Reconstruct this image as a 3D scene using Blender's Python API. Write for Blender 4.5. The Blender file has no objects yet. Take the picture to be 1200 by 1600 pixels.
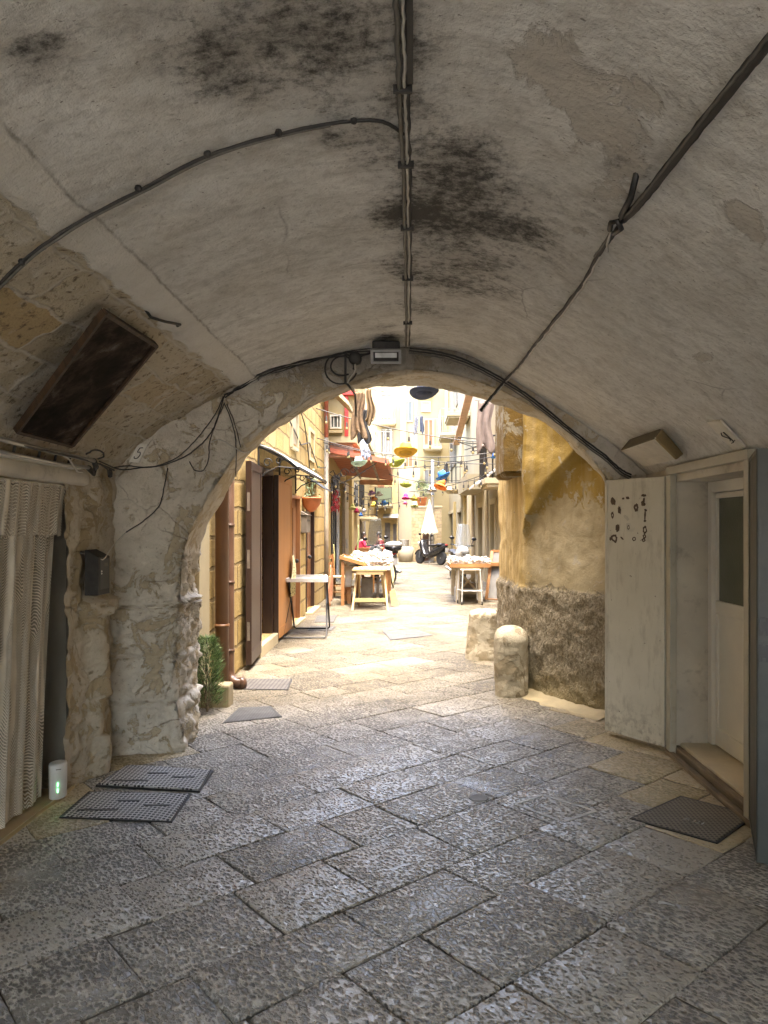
import bpy, math, random
import numpy as np
from mathutils import Vector, Matrix, noise as mnoise

# ---------------------------------------------------------------- camera, sky, sun, exposure
F, CX, CY, EYE = 1156.0, 641.0, 823.0, 1.55      # focal length and vanishing point in the 1200x1600 picture, eye height
SC = bpy.context.scene
COL = SC.collection
cam_d = bpy.data.cameras.new("camera")
cam = bpy.data.objects.new("camera", cam_d)
COL.objects.link(cam)
cam_d.sensor_width = 36.0
cam_d.lens = 36.0 * F / 1600.0
cam_d.shift_x = (600 - CX) / 1600.0
cam_d.shift_y = (CY - 800) / 1600.0
cam_d.clip_start = 0.05
cam_d.clip_end = 2000.0
cam.location = (0, 0, EYE)
cam.rotation_euler = (math.radians(90), 0, 0)
SC.camera = cam

SUN_EL, SUN_AZ = math.radians(80), math.radians(20)     # hazy sun behind the camera, to its right
world = bpy.data.worlds.new("World")
SC.world = world
world.use_nodes = True
wt = world.node_tree
sky = wt.nodes.new("ShaderNodeTexSky")
sky.sky_type = 'NISHITA'
sky.sun_disc = False
sky.sun_elevation = SUN_EL
sky.sun_rotation = math.pi - SUN_AZ
sky.air_density = 1.0
sky.dust_density = 5.0
sky.ozone_density = 0.4
wt.links.new(sky.outputs[0], wt.nodes["Background"].inputs[0])
wt.nodes["Background"].inputs[1].default_value = 0.15
sun_d = bpy.data.lights.new("sun", 'SUN')
sun_d.energy = 0.5
sun_d.angle = math.radians(24)
sun_d.color = (1.0, 0.93, 0.80)
sun = bpy.data.objects.new("sun", sun_d)
COL.objects.link(sun)
_d = Vector((-math.sin(SUN_AZ) * math.cos(SUN_EL), math.cos(SUN_AZ) * math.cos(SUN_EL), -math.sin(SUN_EL)))
sun.rotation_euler = _d.to_track_quat('-Z', 'Y').to_euler()
sun.location = (8, -10, 20)

SC.view_settings.view_transform = 'Standard'
SC.view_settings.look = 'None'
SC.view_settings.exposure = 4.4
SC.view_settings.gamma = 1.0
SC.render.engine = 'CYCLES'
SC.cycles.max_bounces = 10
SC.cycles.diffuse_bounces = 7
SC.cycles.glossy_bounces = 4
SC.cycles.transmission_bounces = 6
SC.cycles.transparent_max_bounces = 12
SC.cycles.sample_clamp_indirect = 12.0
SC.cycles.use_denoising = True

R = random.Random(7)
D2R = math.radians

def at(x, y, Y):
    return Vector(((x - CX) / F * Y, Y, EYE + (CY - y) / F * Y))

def atX(x, y, X):
    return at(x, y, X * F / (x - CX))

def ground(x, y, z=0.0):
    return at(x, y, (EYE - z) * F / (y - CY))

# ---------------------------------------------------------------- mesh helper
ORG = {}

class MB:
    def __init__(s):
        s.v = []; s.f = []; s.m = []
    def add(s, vs, fs, mi=0):
        o = len(s.v)
        s.v.extend([tuple(p) for p in vs])
        s.f.extend([tuple(i + o for i in f) for f in fs])
        s.m.extend([mi] * len(fs))
        return s
    def bx(s, x0, x1, y0, y1, z0, z1, mi=0, M=None):
        vs = [(x0, y0, z0), (x1, y0, z0), (x1, y1, z0), (x0, y1, z0), (x0, y0, z1), (x1, y0, z1), (x1, y1, z1), (x0, y1, z1)]
        if M is not None:
            vs = [M @ Vector(p) for p in vs]
        return s.add(vs, [(0, 3, 2, 1), (4, 5, 6, 7), (0, 1, 5, 4), (1, 2, 6, 5), (2, 3, 7, 6), (3, 0, 4, 7)], mi)
    def bar(s, p0, p1, w, h, mi=0, up=(0, 0, 1)):
        p0, p1 = Vector(p0), Vector(p1)
        d = (p1 - p0).normalized()
        u = Vector(up)
        if abs(d.dot(u)) > 0.98:
            u = Vector((0, 1, 0))
        a = d.cross(u).normalized() * (w / 2)
        b = a.cross(d).normalized() * (h / 2)
        vs = [p0 - a - b, p0 + a - b, p0 + a + b, p0 - a + b, p1 - a - b, p1 + a - b, p1 + a + b, p1 - a + b]
        return s.add(vs, [(0, 3, 2, 1), (4, 5, 6, 7), (0, 1, 5, 4), (1, 2, 6, 5), (2, 3, 7, 6), (3, 0, 4, 7)], mi)
    def tube(s, pts, r, n=8, mi=0, cap=True):
        pts = [Vector(p) for p in pts]
        rr = r if isinstance(r, (list, tuple)) else [r] * len(pts)
        vs = []; fs = []
        pa = None
        for i, p in enumerate(pts):
            d = (pts[min(i + 1, len(pts) - 1)] - pts[max(i - 1, 0)])
            d = d.normalized() if d.length > 1e-9 else Vector((0, 0, 1))
            if pa is None:
                pa = d.orthogonal().normalized()
            pa = (pa - d * pa.dot(d))
            pa = pa.normalized() if pa.length > 1e-6 else d.orthogonal().normalized()
            b = d.cross(pa)
            for k in range(n):
                t = 2 * math.pi * k / n
                vs.append(p + (pa * math.cos(t) + b * math.sin(t)) * rr[i])
        for i in range(len(pts) - 1):
            for k in range(n):
                k2 = (k + 1) % n
                fs.append((i * n + k, i * n + k2, (i + 1) * n + k2, (i + 1) * n + k))
        if cap:
            fs.append(tuple(range(n - 1, -1, -1)))
            fs.append(tuple(range((len(pts) - 1) * n, len(pts) * n)))
        return s.add(vs, fs, mi)
    def lathe(s, prof, n=16, c=(0, 0, 0), mi=0, M=None, sx=1.0, sy=1.0):
        vs = []; fs = []
        for (r, z) in prof:
            for k in range(n):
                t = 2 * math.pi * k / n
                vs.append(Vector((r * math.cos(t) * sx, r * math.sin(t) * sy, z)))
        for i in range(len(prof) - 1):
            for k in range(n):
                k2 = (k + 1) % n
                fs.append((i * n + k, i * n + k2, (i + 1) * n + k2, (i + 1) * n + k))
        if prof[0][0] > 1e-6: fs.append(tuple(range(n - 1, -1, -1)))
        if prof[-1][0] > 1e-6: fs.append(tuple(range((len(prof) - 1) * n, len(prof) * n)))
        if M is not None: vs = [M @ p for p in vs]
        c = Vector(c)
        return s.add([p + c for p in vs], fs, mi)
    def prism(s, poly, vec, mi=0):
        n = len(poly)
        a = [Vector(p) for p in poly]; vec = Vector(vec)
        fs = [tuple(range(n - 1, -1, -1)), tuple(range(n, 2 * n))]
        fs += [(i, (i + 1) % n, n + (i + 1) % n, n + i) for i in range(n)]
        return s.add(a + [p + vec for p in a], fs, mi)
    def grid(s, nu, nv, fn, mi=0):
        vs = [fn(i / nu, j / nv) for j in range(nv + 1) for i in range(nu + 1)]
        fs = [(j * (nu + 1) + i, j * (nu + 1) + i + 1, (j + 1) * (nu + 1) + i + 1, (j + 1) * (nu + 1) + i) for j in range(nv) for i in range(nu)]
        return s.add(vs, fs, mi)
    def ball(s, c, r, n=12, mi=0, sc=(1, 1, 1), M=None):
        m = max(4, n // 2)
        prof = [(math.sin(math.pi * i / m) * r, -math.cos(math.pi * i / m) * r) for i in range(m + 1)]
        prof[0] = (0.0005 * r, -r); prof[-1] = (0.0005 * r, r)
        S = Matrix.Diagonal((sc[0], sc[1], sc[2], 1))
        return s.lathe(prof, n, c, mi, (M @ S) if M is not None else S)
    def move(s, M):
        s.v = [tuple(M @ Vector(p)) for p in s.v]
        return s
    def build(s, name, mat, parent=None, loc=None, smooth=False, bevel=0, solid=0, sub=0):
        me = bpy.data.meshes.new(name)
        o = bpy.data.objects.new(name, me)
        COL.objects.link(o)
        org = Vector(ORG[parent.name]) if parent is not None else Vector(loc or (0, 0, 0))
        me.from_pydata([tuple(Vector(p) - org) for p in s.v], [], s.f)
        for m in (mat if isinstance(mat, (list, tuple)) else [mat]):
            me.materials.append(m)
        if any(s.m):
            me.polygons.foreach_set("material_index", s.m)
        if smooth:
            me.polygons.foreach_set("use_smooth", [True] * len(s.f))
        me.update()
        if parent is not None:
            o.parent = parent
        else:
            o.location = org
        ORG[o.name] = tuple(org)
        if solid:
            md = o.modifiers.new("thickness", 'SOLIDIFY'); md.thickness = solid; md.offset = 0
        if bevel:
            md = o.modifiers.new("bevel", 'BEVEL'); md.width = bevel; md.segments = 2; md.limit_method = 'ANGLE'; md.angle_limit = D2R(40)
        if sub:
            md = o.modifiers.new("smooth", 'SUBSURF'); md.levels = sub; md.render_levels = sub
        return o

def thing(name, label, cat, loc=(0, 0, 0), group=None):
    o = bpy.data.objects.new(name, None)
    COL.objects.link(o)
    o.location = loc
    o.empty_display_size = 0.1
    ORG[o.name] = tuple(loc)
    return tag(o, label, cat, group)

def tag(o, label, cat, group=None):
    o["label"] = label
    o["category"] = cat
    if group: o["group"] = group
    return o

def struct(o):
    o["kind"] = "structure"
    return o

def kids(o):
    return [c for c in bpy.data.objects if c.parent == o]

def copy_tree(o, parent=None):
    c = o.copy()
    COL.objects.link(c)
    if parent is not None: c.parent = parent
    for ch in kids(o):
        copy_tree(ch, c)
    return c

def fract(p, sc=1.0, oct=4, H=0.9):
    return mnoise.fractal(Vector(p) * sc, H, 2.1, oct)

def catenary(p0, p1, sag, n=16):
    p0, p1 = Vector(p0), Vector(p1)
    return [p0.lerp(p1, i / n) - Vector((0, 0, sag * 4 * (i / n) * (1 - i / n))) for i in range(n + 1)]

def catmull(pts, n=8):
    P = [np.array(p, float) for p in pts]
    P = [2 * P[0] - P[1]] + P + [2 * P[-1] - P[-2]]
    out = []
    for i in range(1, len(P) - 2):
        for k in range(n):
            t = k / n
            out.append(0.5 * ((2 * P[i]) + (-P[i - 1] + P[i + 1]) * t + (2 * P[i - 1] - 5 * P[i] + 4 * P[i + 1] - P[i + 2]) * t * t + (-P[i - 1] + 3 * P[i] - 3 * P[i + 1] + P[i + 2]) * t ** 3))
    out.append(P[-2])
    return out

# ---------------------------------------------------------------- material helper
class G:
    def __init__(s, name):
        s.mat = bpy.data.materials.new(name)
        s.mat.use_nodes = True
        s.nt = s.mat.node_tree
        s.nt.nodes.clear()
        s.out = s.nt.nodes.new("ShaderNodeOutputMaterial")
        s.b = s.nt.nodes.new("ShaderNodeBsdfPrincipled")
        s.nt.links.new(s.b.outputs[0], s.out.inputs[0])
    def put(s, inp, v):
        if v is None: return
        if isinstance(v, bpy.types.NodeSocket):
            s.nt.links.new(v, inp)
        elif isinstance(v, (tuple, list)):
            inp.default_value = (*v, 1.0) if (len(v) == 3 and inp.type == 'RGBA') else v
        else:
            inp.default_value = (v, v, v, 1.0) if inp.type == 'RGBA' else v
    def N(s, t, **k):
        n = s.nt.nodes.new("ShaderNode" + t)
        for a, b in k.items(): setattr(n, a, b)
        return n
    def obj(s):
        return s.N("TexCoord").outputs["Object"]
    def pos(s):
        return s.N("NewGeometry").outputs["Position"]
    def uv(s):
        return s.N("TexCoord").outputs["UV"]
    def attr(s, name):
        return s.N("Attribute", attribute_name=name).outputs["Fac"]
    def sep(s, v):
        n = s.N("SeparateXYZ"); s.put(n.inputs[0], v); return n.outputs
    def comb(s, x, y, z=0.0):
        n = s.N("CombineXYZ"); s.put(n.inputs[0], x); s.put(n.inputs[1], y); s.put(n.inputs[2], z); return n.outputs[0]
    def noise(s, vec, scale, detail=4, rough=0.55, dist=0.0, color=False):
        n = s.N("TexNoise"); s.put(n.inputs["Vector"], vec)
        n.inputs["Scale"].default_value = scale; n.inputs["Detail"].default_value = detail
        n.inputs["Roughness"].default_value = rough; n.inputs["Distortion"].default_value = dist
        return n.outputs["Color" if color else "Fac"]
    def vor(s, vec, scale, feature='F1', out="Distance", rnd=1.0):
        n = s.N("TexVoronoi", feature=feature); s.put(n.inputs["Vector"], vec)
        n.inputs["Scale"].default_value = scale
        n.inputs["Randomness"].default_value = rnd
        return n.outputs[out]
    def brick(s, vec, bw, bh, mortar, off=0.5, smooth=0.3):
        n = s.N("TexBrick"); s.put(n.inputs["Vector"], vec)
        n.offset = off
        n.inputs["Scale"].default_value = 1.0
        n.inputs["Brick Width"].default_value = bw; n.inputs["Row Height"].default_value = bh
        n.inputs["Mortar Size"].default_value = mortar; n.inputs["Mortar Smooth"].default_value = smooth
        n.inputs["Color1"].default_value = (0, 0, 0, 1); n.inputs["Color2"].default_value = (1, 1, 1, 1)
        n.inputs["Mortar"].default_value = (0.5, 0.5, 0.5, 1)
        return n.outputs["Color"], n.outputs["Fac"]
    def ramp(s, fac, stops, interp='LINEAR'):
        n = s.N("ValToRGB"); s.put(n.inputs[0], fac)
        cr = n.color_ramp; cr.interpolation = interp
        while len(cr.elements) < len(stops): cr.elements.new(0.5)
        for e, (p, c) in zip(cr.elements, stops):
            e.position = p
            e.color = (c, c, c, 1) if not isinstance(c, (tuple, list)) else (*c, 1)
        return n.outputs[0]
    def mix(s, fac, a, b, blend='MIX'):
        n = s.N("Mix", data_type='RGBA', blend_type=blend)
        s.put(n.inputs[0], fac); s.put(n.inputs[6], a); s.put(n.inputs[7], b)
        return n.outputs[2]
    def math(s, op, a, b=0.0, clamp=False):
        n = s.N("Math", operation=op, use_clamp=clamp); s.put(n.inputs[0], a); s.put(n.inputs[1], b); return n.outputs[0]
    def step(s, v, a, b):
        n = s.N("MapRange"); s.put(n.inputs[0], v); s.put(n.inputs[1], a); s.put(n.inputs[2], b); n.clamp = True; return n.outputs[0]
    def vmath(s, op, a, b):
        n = s.N("VectorMath", operation=op); s.put(n.inputs[0], a); s.put(n.inputs[1], b); return n.outputs[0]
    def scale(s, v, sc, rot=(0, 0, 0), loc=(0, 0, 0)):
        n = s.N("Mapping"); s.put(n.inputs[0], v); n.inputs["Scale"].default_value = sc; n.inputs["Rotation"].default_value = rot; n.inputs["Location"].default_value = loc; return n.outputs[0]
    def bump(s, h, strength=0.5, dist=0.01, normal=None):
        n = s.N("Bump"); s.put(n.inputs["Height"], h); n.inputs["Strength"].default_value = strength; n.inputs["Distance"].default_value = dist
        s.put(n.inputs["Normal"], normal); return n.outputs[0]
    def done(s, col, rough=0.7, normal=None, metal=0.0, **k):
        s.put(s.b.inputs["Base Color"], col); s.put(s.b.inputs["Roughness"], rough); s.put(s.b.inputs["Normal"], normal); s.put(s.b.inputs["Metallic"], metal)
        for a, v in k.items(): s.put(s.b.inputs[a.replace("_", " ")], v)
        return s.mat

_PM = {}
ALB = [1.0]          # colour factor, lowered for the lane to offset its strong light
def pm(name, col, rough=0.6, var=0.22, scale=7.0, bump=0.25, bscale=45.0, metal=0.0, dirt=None, dirt_amt=0.3, bdist=0.004, **k):
    if name in _PM: return _PM[name]
    g = G(name)
    col = tuple(c * ALB[0] for c in col)
    o = g.obj()
    n = g.noise(o, scale, 5, 0.6)
    a = tuple(max(0, c * (1 - var)) for c in col); b = tuple(min(1, c * (1 + var)) for c in col)
    c = g.ramp(n, [(0.3, a), (0.7, b)])
    if dirt is not None:
        d = g.ramp(g.noise(o, scale * 2.3, 6, 0.7), [(0.55, 0.0), (0.72, 1.0)])
        c = g.mix(g.math('MULTIPLY', d, dirt_amt), c, dirt)
    rr = g.ramp(n, [(0.2, max(0, rough - 0.08)), (0.8, min(1, rough + 0.08))])
    nm = g.bump(g.noise(o, bscale, 4, 0.6), bump, bdist)
    _PM[name] = g.done(c, rr, nm, metal, **k)
    return _PM[name]

def emis(name, col, strength):
    g = G(name)
    return g.done((0.02, 0.02, 0.02), 0.4, None, 0, Emission_Color=col, Emission_Strength=strength)

def wood(name, col, dark, rough=0.5, sc=(14, 14, 1.2)):
    if name in _PM: return _PM[name]
    g = G(name)
    col = tuple(c * ALB[0] for c in col); dark = tuple(c * ALB[0] for c in dark)
    o = g.scale(g.obj(), sc)
    n = g.noise(o, 2.0, 5, 0.65, 0.6)
    c = g.ramp(n, [(0.3, dark), (0.68, col)])
    _PM[name] = g.done(c, rough, g.bump(n, 0.25, 0.003))
    return _PM[name]
# ================================================================ THE PAVEMENT
ROT = D2R(41)

def _fix_scale(mat, v=0.10):
    for n in mat.node_tree.nodes:
        if n.bl_idname == "ShaderNodeVectorMath" and n.operation == 'SCALE':
            n.inputs["Scale"].default_value = v

def m_slabs():
    g = G("worn_limestone_slabs")
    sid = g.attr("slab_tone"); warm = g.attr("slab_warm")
    p = g.pos()
    q = g.vmath('ADD', g.scale(p, (1, 1, 1), (0, 0, -ROT)), g.comb(g.math('MULTIPLY', sid, 37.0), g.math('MULTIPLY', sid, 91.0), 0.0))
    qa = g.scale(q, (1.0, 0.62, 1.0))
    qd = g.vmath('ADD', qa, g.vmath('SCALE', g.noise(qa, 70.0, 3, 0.6, color=True), None))
    vd = g.vor(qd, 64.0, 'F1')
    thr = g.ramp(g.noise(q, 8.0, 4, 0.65), [(0.28, 0.30), (0.72, 0.62)])
    thr = g.math('ADD', thr, g.math('MULTIPLY', g.math('SUBTRACT', sid, 0.60), 0.34))
    pit = g.math('ADD', g.math('MULTIPLY', g.math('SUBTRACT', vd, thr), 2.2), 0.5, True)      # 0 in the chiselled dimples, 1 on the worn tops
    worn = g.ramp(g.noise(p, 2.6, 5, 0.65, 0.5), [(0.50, 0.0), (0.66, 0.5)])       # patches rubbed smooth by feet
    pit = g.math('MAXIMUM', pit, worn)
    big = g.noise(q, 5.0, 4, 0.6)
    pm_ = g.ramp(pit, [(0.0, 0.0), (0.9, 1.0)])
    wear = g.ramp(big, [(0.28, 0.55), (0.6, 1.0)])
    top = g.ramp(sid, [(0.0, (0.49, 0.45, 0.37)), (0.5, (0.56, 0.515, 0.425)), (1.0, (0.65, 0.60, 0.50))])
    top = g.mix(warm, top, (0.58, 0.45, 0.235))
    PX, PY, PZ = g.sep(p)
    top = g.mix(g.math('MULTIPLY', g.step(PY, 4.9, 6.6), 0.93), top, (0.115, 0.094, 0.058))  # slabs beyond the arch darkened in colour to offset the lane's strong light
    top = g.mix(g.ramp(g.noise(p, 1.1, 4, 0.6), [(0.40, 0.0), (0.75, 0.4)]), top, (0.30, 0.28, 0.24))
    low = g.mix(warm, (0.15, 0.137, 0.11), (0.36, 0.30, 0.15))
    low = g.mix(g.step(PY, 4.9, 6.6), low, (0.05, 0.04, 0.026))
    c = g.mix(pm_, low, top)
    rough = g.ramp(pm_, [(0.0, 0.55), (1.0, 0.30)])
    rough = g.mix(g.ramp(big, [(0.4, 0.0), (0.8, 0.5)]), rough, 0.42)
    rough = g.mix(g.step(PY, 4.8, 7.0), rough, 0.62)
    amt = g.math('SUBTRACT', 1.0, g.math('MULTIPLY', warm, 0.45))
    h = g.math('MULTIPLY', g.math('ADD', pit, g.math('ADD', g.math('MULTIPLY', g.noise(q, 120.0, 3, 0.6), 0.18), g.math('MULTIPLY', g.noise(qa, 38.0, 3, 0.6, 0.5), 0.9))), amt)
    h = g.math('ADD', h, g.math('MULTIPLY', big, 0.5))
    m = g.done(c, rough, g.bump(h, 1.0, 0.013), 0, Specular_IOR_Level=g.ramp(g.step(PY, 4.6, 6.6), [(0, .9), (1, .3)]), Coat_Weight=g.ramp(g.step(PY, 4.4, 6.8), [(0, .5), (1, 0.02)]), Coat_Roughness=0.24, Coat_Normal=g.bump(h, 1.0, 0.009))
    _fix_scale(m, 0.022)
    return m

def m_joint():
    g = G("joint_dirt")
    p = g.pos()
    n = g.noise(p, 14, 5, 0.65)
    c = g.ramp(n, [(0.3, (0.08, 0.072, 0.058)), (0.7, (0.21, 0.19, 0.155))])
    return g.done(c, 0.9, g.bump(g.noise(p, 70, 4), 0.8, 0.006))

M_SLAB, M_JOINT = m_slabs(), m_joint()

b = MB(); b.bx(-60, 60, -60, 160, -0.4, -0.0075)
struct(b.build("ground", M_JOINT))

def pavement():
    rr = random.Random(11)
    u = Vector((math.cos(ROT), math.sin(ROT), 0)); v = Vector((-math.sin(ROT), math.cos(ROT), 0))
    vs = []; fs = []; tone = []; warm = []
    vv = -14.0
    while vv < 46:
        w = rr.uniform(0.33, 0.43)
        uu = -40 + rr.uniform(0, 0.5)
        while uu < 46:
            L = rr.uniform(0.34, 0.66)
            c = u * (uu + L / 2) + v * (vv + w / 2)
            if -3.2 < c.x < 6.5 and -13 < c.y < 47 and not (c.y > 14 and abs(c.x) > 5):
                gap = rr.uniform(0.001, 0.0038)
                dz = rr.uniform(-0.003, 0.003); tx = rr.uniform(-0.008, 0.008); ty = rr.uniform(-0.008, 0.008)
                out = []
                cor = [(uu + gap, vv + gap), (uu + L - gap, vv + gap), (uu + L - gap, vv + w - gap), (uu + gap, vv + w - gap)]
                cor = [(a + rr.uniform(-.006, .006), d + rr.uniform(-.006, .006)) for a, d in cor]
                for k in range(4):
                    a, d = cor[k], cor[(k + 1) % 4]
                    for t in (0.018, 0.3, 0.5, 0.72, 0.982):
                        out.append((a[0] + (d[0] - a[0]) * t + rr.uniform(-.003, .003), a[1] + (d[1] - a[1]) * t + rr.uniform(-.003, .003)))
                n = len(out); o = len(vs)
                cu, cv = uu + L / 2, vv + w / 2
                rings = ((0.008, 0.0), (0.003, -0.0015), (0.0, -0.005), (0.0, -0.03))
                for ins, zz in rings:
                    for (a, d) in out:
                        l = math.hypot(a - cu, d - cv)
                        a2 = a + (cu - a) / l * ins; d2 = d + (cv - d) / l * ins
                        p = u * a2 + v * d2
                        vs.append((p.x, p.y, dz + tx * (a2 - cu) + ty * (d2 - cv) + zz))
                fs.append(tuple(range(o, o + n)))
                for r_ in range(len(rings) - 1):
                    for k in range(n):
                        k2 = (k + 1) % n
                        fs.append((o + r_ * n + k, o + (r_ + 1) * n + k, o + (r_ + 1) * n + k2, o + r_ * n + k2))
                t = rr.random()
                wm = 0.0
                if 3.7 < c.y < 7 and c.x > 1.25 - 0.05 * max(0, c.y - 4): wm = rr.uniform(0.7, 1.0)  # yellow light along the right wall, put into the slab colour
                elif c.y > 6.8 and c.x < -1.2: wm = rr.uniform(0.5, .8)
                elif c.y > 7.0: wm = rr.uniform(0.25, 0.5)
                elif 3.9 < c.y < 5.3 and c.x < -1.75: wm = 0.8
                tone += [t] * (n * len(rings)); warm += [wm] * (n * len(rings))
            uu += L
        vv += w
    me = bpy.data.meshes.new("pavement")
    me.from_pydata(vs, [], fs)
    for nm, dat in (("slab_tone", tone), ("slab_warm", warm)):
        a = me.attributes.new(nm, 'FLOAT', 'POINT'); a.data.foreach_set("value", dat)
    me.polygons.foreach_set("use_smooth", [True] * len(fs))
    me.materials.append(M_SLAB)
    me.update()
    o = bpy.data.objects.new("pavement", me); COL.objects.link(o)
    return struct(o)
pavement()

# ================================================================ THE VAULTED PASSAGE
VP = [(-2.06, 1.84), (-1.93, 2.00), (-1.66, 2.23), (-1.30, 2.455), (-1.06, 2.60), (-0.73, 2.72), (-0.40, 2.81), (0.0, 2.85), (0.32, 2.825), (0.60, 2.73), (1.05, 2.47), (1.55, 2.16), (1.80, 1.95)]
VD = [(float(p[0]), float(p[1])) for p in catmull(VP, 24)]
VX = np.array([p[0] for p in VD]); VZ = np.array([p[1] for p in VD])
VS = np.concatenate([[0], np.cumsum(np.hypot(np.diff(VX), np.diff(VZ)))])

def vz(x): return float(np.interp(x, VX, VZ))
def vnormal(x):
    d = (vz(x + .02) - vz(x - .02)) / .04
    return Vector((d, 0, -1)).normalized()          # towards the inside

def vault_hit(x, y, off=0.0):
    """the point of the vault seen at a picture point, moved `off` metres to the inside"""
    dx, dz = (x - CX) / F, (CY - y) / F
    Y = 0.8
    while Y < 6.2:
        X, Z = dx * Y, EYE + dz * Y
        if X < -2.0 or X > 1.80 or Z > vz(X): break
        Y += 0.004
    X = dx * Y
    P = Vector((X, Y, EYE + dz * Y))
    return P + (vnormal(X) * off if -2.0 < X < 1.8 else Vector((off if X < 0 else -off, 0, 0)))

def face_y(X): return 5.1 + 0.1613 * (X + 1.6)
def back_y(X): return 5.75 + 0.113 * (X + 1.65)
def face_hit(x, y, off=0.0):
    s = (x - CX) / F
    Y = (5.1 + 0.1613 * 1.6) / (1 - 0.1613 * s)
    return at(x, y, Y) + Vector((0, -off, 0))

passage = thing("vaulted_passage", "low whitewashed vaulted passage of old stone that frames the alley", "passage", (0, 5.1, 0))

def m_vault():
    g = G("old_vault_plaster")
    p = g.pos(); uv = g.uv()
    X, Y, Z = g.sep(p)
    soot = g.attr("soot"); peel = g.attr("peel")
    n1 = g.noise(p, 1.6, 6, 0.62); n2 = g.noise(p, 7.0, 6, 0.68); n3 = g.noise(p, 30.0, 5, 0.7)
    c = g.ramp(n1, [(0.3, (0.62, 0.60, 0.545)), (0.52, (0.74, 0.72, 0.665)), (0.72, (0.82, 0.80, 0.75))])
    c = g.mix(g.ramp(n2, [(0.46, 0.0), (0.72, 0.55)]), c, (0.48, 0.44, 0.375))
    # peeled coats: beige undercoat with a crisp border
    pk = g.ramp(g.math('ADD', g.math('MULTIPLY', peel, 0.40), g.math('MULTIPLY', g.noise(p, 4.2, 8, 0.72, 0.7), 0.85)), [(0.575, 0.0), (0.62, 0.7)])
    c = g.mix(pk, c, g.ramp(n2, [(0.3, (0.46, 0.41, 0.335)), (0.7, (0.56, 0.51, 0.43))]))
    # soot and mould: fine black speckle inside the stained areas
    sp = g.math('ADD', g.math('MULTIPLY', g.noise(p, 24.0, 7, 0.8), 0.75), g.math('MULTIPLY', n2, 0.25))
    lay = g.noise(g.scale(p, (1, 2.4, 1)), 5.5, 7, 0.72, 0.6)
    sk = g.math('ADD', g.math('MULTIPLY', soot, 0.75), g.math('ADD', g.math('MULTIPLY', g.math('SUBTRACT', sp, 0.5), 3.4), g.math('MULTIPLY', g.math('SUBTRACT', lay, 0.5), 1.0)))
    sk = g.ramp(sk, [(0.14, 0.0), (0.72, 1.0)])
    sk = g.math('MULTIPLY', sk, g.ramp(soot, [(0.02, 0.0), (0.30, 1.0)]))
    haz = g.ramp(soot, [(0.04, 0.0), (0.7, 0.55)])
    c = g.mix(haz, c, (0.27, 0.24, 0.195))
    strk = g.noise(g.scale(p, (1.2, 3.2, 2.0)), 4.0, 7, 0.7, 0.5)
    c = g.mix(g.ramp(strk, [(0.48, 0.0), (0.66, 0.5)]), c, (0.40, 0.375, 0.325))
    c = g.mix(g.ramp(n3, [(0.50, 0.0), (0.72, 0.5)]), c, (0.40, 0.37, 0.32))
    c = g.mix(g.math('MULTIPLY', sk, 0.9), c, (0.055, 0.05, 0.042))
    # hairline cracks
    vd = g.vor(g.vmath('ADD', p, g.vmath('SCALE', g.noise(p, 3.0, 5, color=True), None)), 1.15, 'DISTANCE_TO_EDGE')
    ck = g.math('MULTIPLY', g.ramp(vd, [(0.0, 1.0), (0.007, 0.0)]), g.ramp(g.noise(p, 1.3, 3), [(0.55, 0.0), (0.66, 0.6)]))
    c = g.mix(ck, c, (0.14, 0.12, 0.10))
    specks = g.ramp(g.noise(g.scale(p, (1, 1.8, 1)), 42, 4, 0.6), [(0.655, 0.0), (0.69, 0.7)])
    c = g.mix(specks, c, (0.17, 0.15, 0.12))
    # bare tufa ashlar on the left haunch
    jag = g.math('MULTIPLY', g.math('SUBTRACT', g.noise(p, 9.0, 5, 0.7), 0.5), 0.16)
    ash = g.ramp(g.math('ADD', X, jag), [(0.0, 1.0), (0.001, 0.0)])
    ashl = g.step(g.math('ADD', X, jag), -1.185, -1.205)
    wob = g.vmath('ADD', uv, g.vmath('SCALE', g.noise(p, 4.0, 3, color=True), None))
    bc, bf = g.brick(g.scale(wob, (1, 1, 1), (0, 0, D2R(90))), 0.52, 0.225, 0.014, 0.45, 0.9)
    tuf = g.ramp(bc, [(0.0, (0.46, 0.375, 0.245)), (0.35, (0.55, 0.47, 0.33)), (0.7, (0.61, 0.54, 0.41)), (1.0, (0.50, 0.36, 0.17))])
    tuf = g.mix(g.ramp(g.noise(p, 4.5, 7, 0.7, .5), [(0.51, 0.0), (0.64, 0.85)]), tuf, (0.68, 0.63, 0.53))
    tuf = g.mix(g.ramp(g.noise(p, 26, 5, 0.7), [(0.54, 0.0), (0.66, 0.85)]), tuf, (0.13, 0.09, 0.05))
    tuf = g.mix(g.math('MULTIPLY', g.math('MULTIPLY', bf, g.ramp(n1, [(.35, .35), (.6, 1.0)])), 0.8), tuf, (0.68, 0.63, 0.53))
    c = g.mix(ashl, c, tuf)
    # the smoother limewashed band beside the ashlar
    band = g.math('MULTIPLY', g.math('SUBTRACT', 1.0, ashl), g.step(g.math('ADD', X, g.math('MULTIPLY', jag, 0.12)), -1.055, -1.062))
    c = g.mix(g.math('MULTIPLY', band, 0.75), c, g.ramp(n1, [(0.3, (0.66, 0.625, 0.55)), (0.7, (0.76, 0.72, 0.645))]))
    edge = g.math('MULTIPLY', g.step(g.math('ABSOLUTE', g.math('ADD', g.math('ADD', X, 1.058), g.math('MULTIPLY', jag, 0.12))), 0.006, 0.001), g.ramp(n2, [(0.42, 0.25), (0.55, 0.7)]))
    c = g.mix(edge, c, (0.24, 0.215, 0.175))
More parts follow.
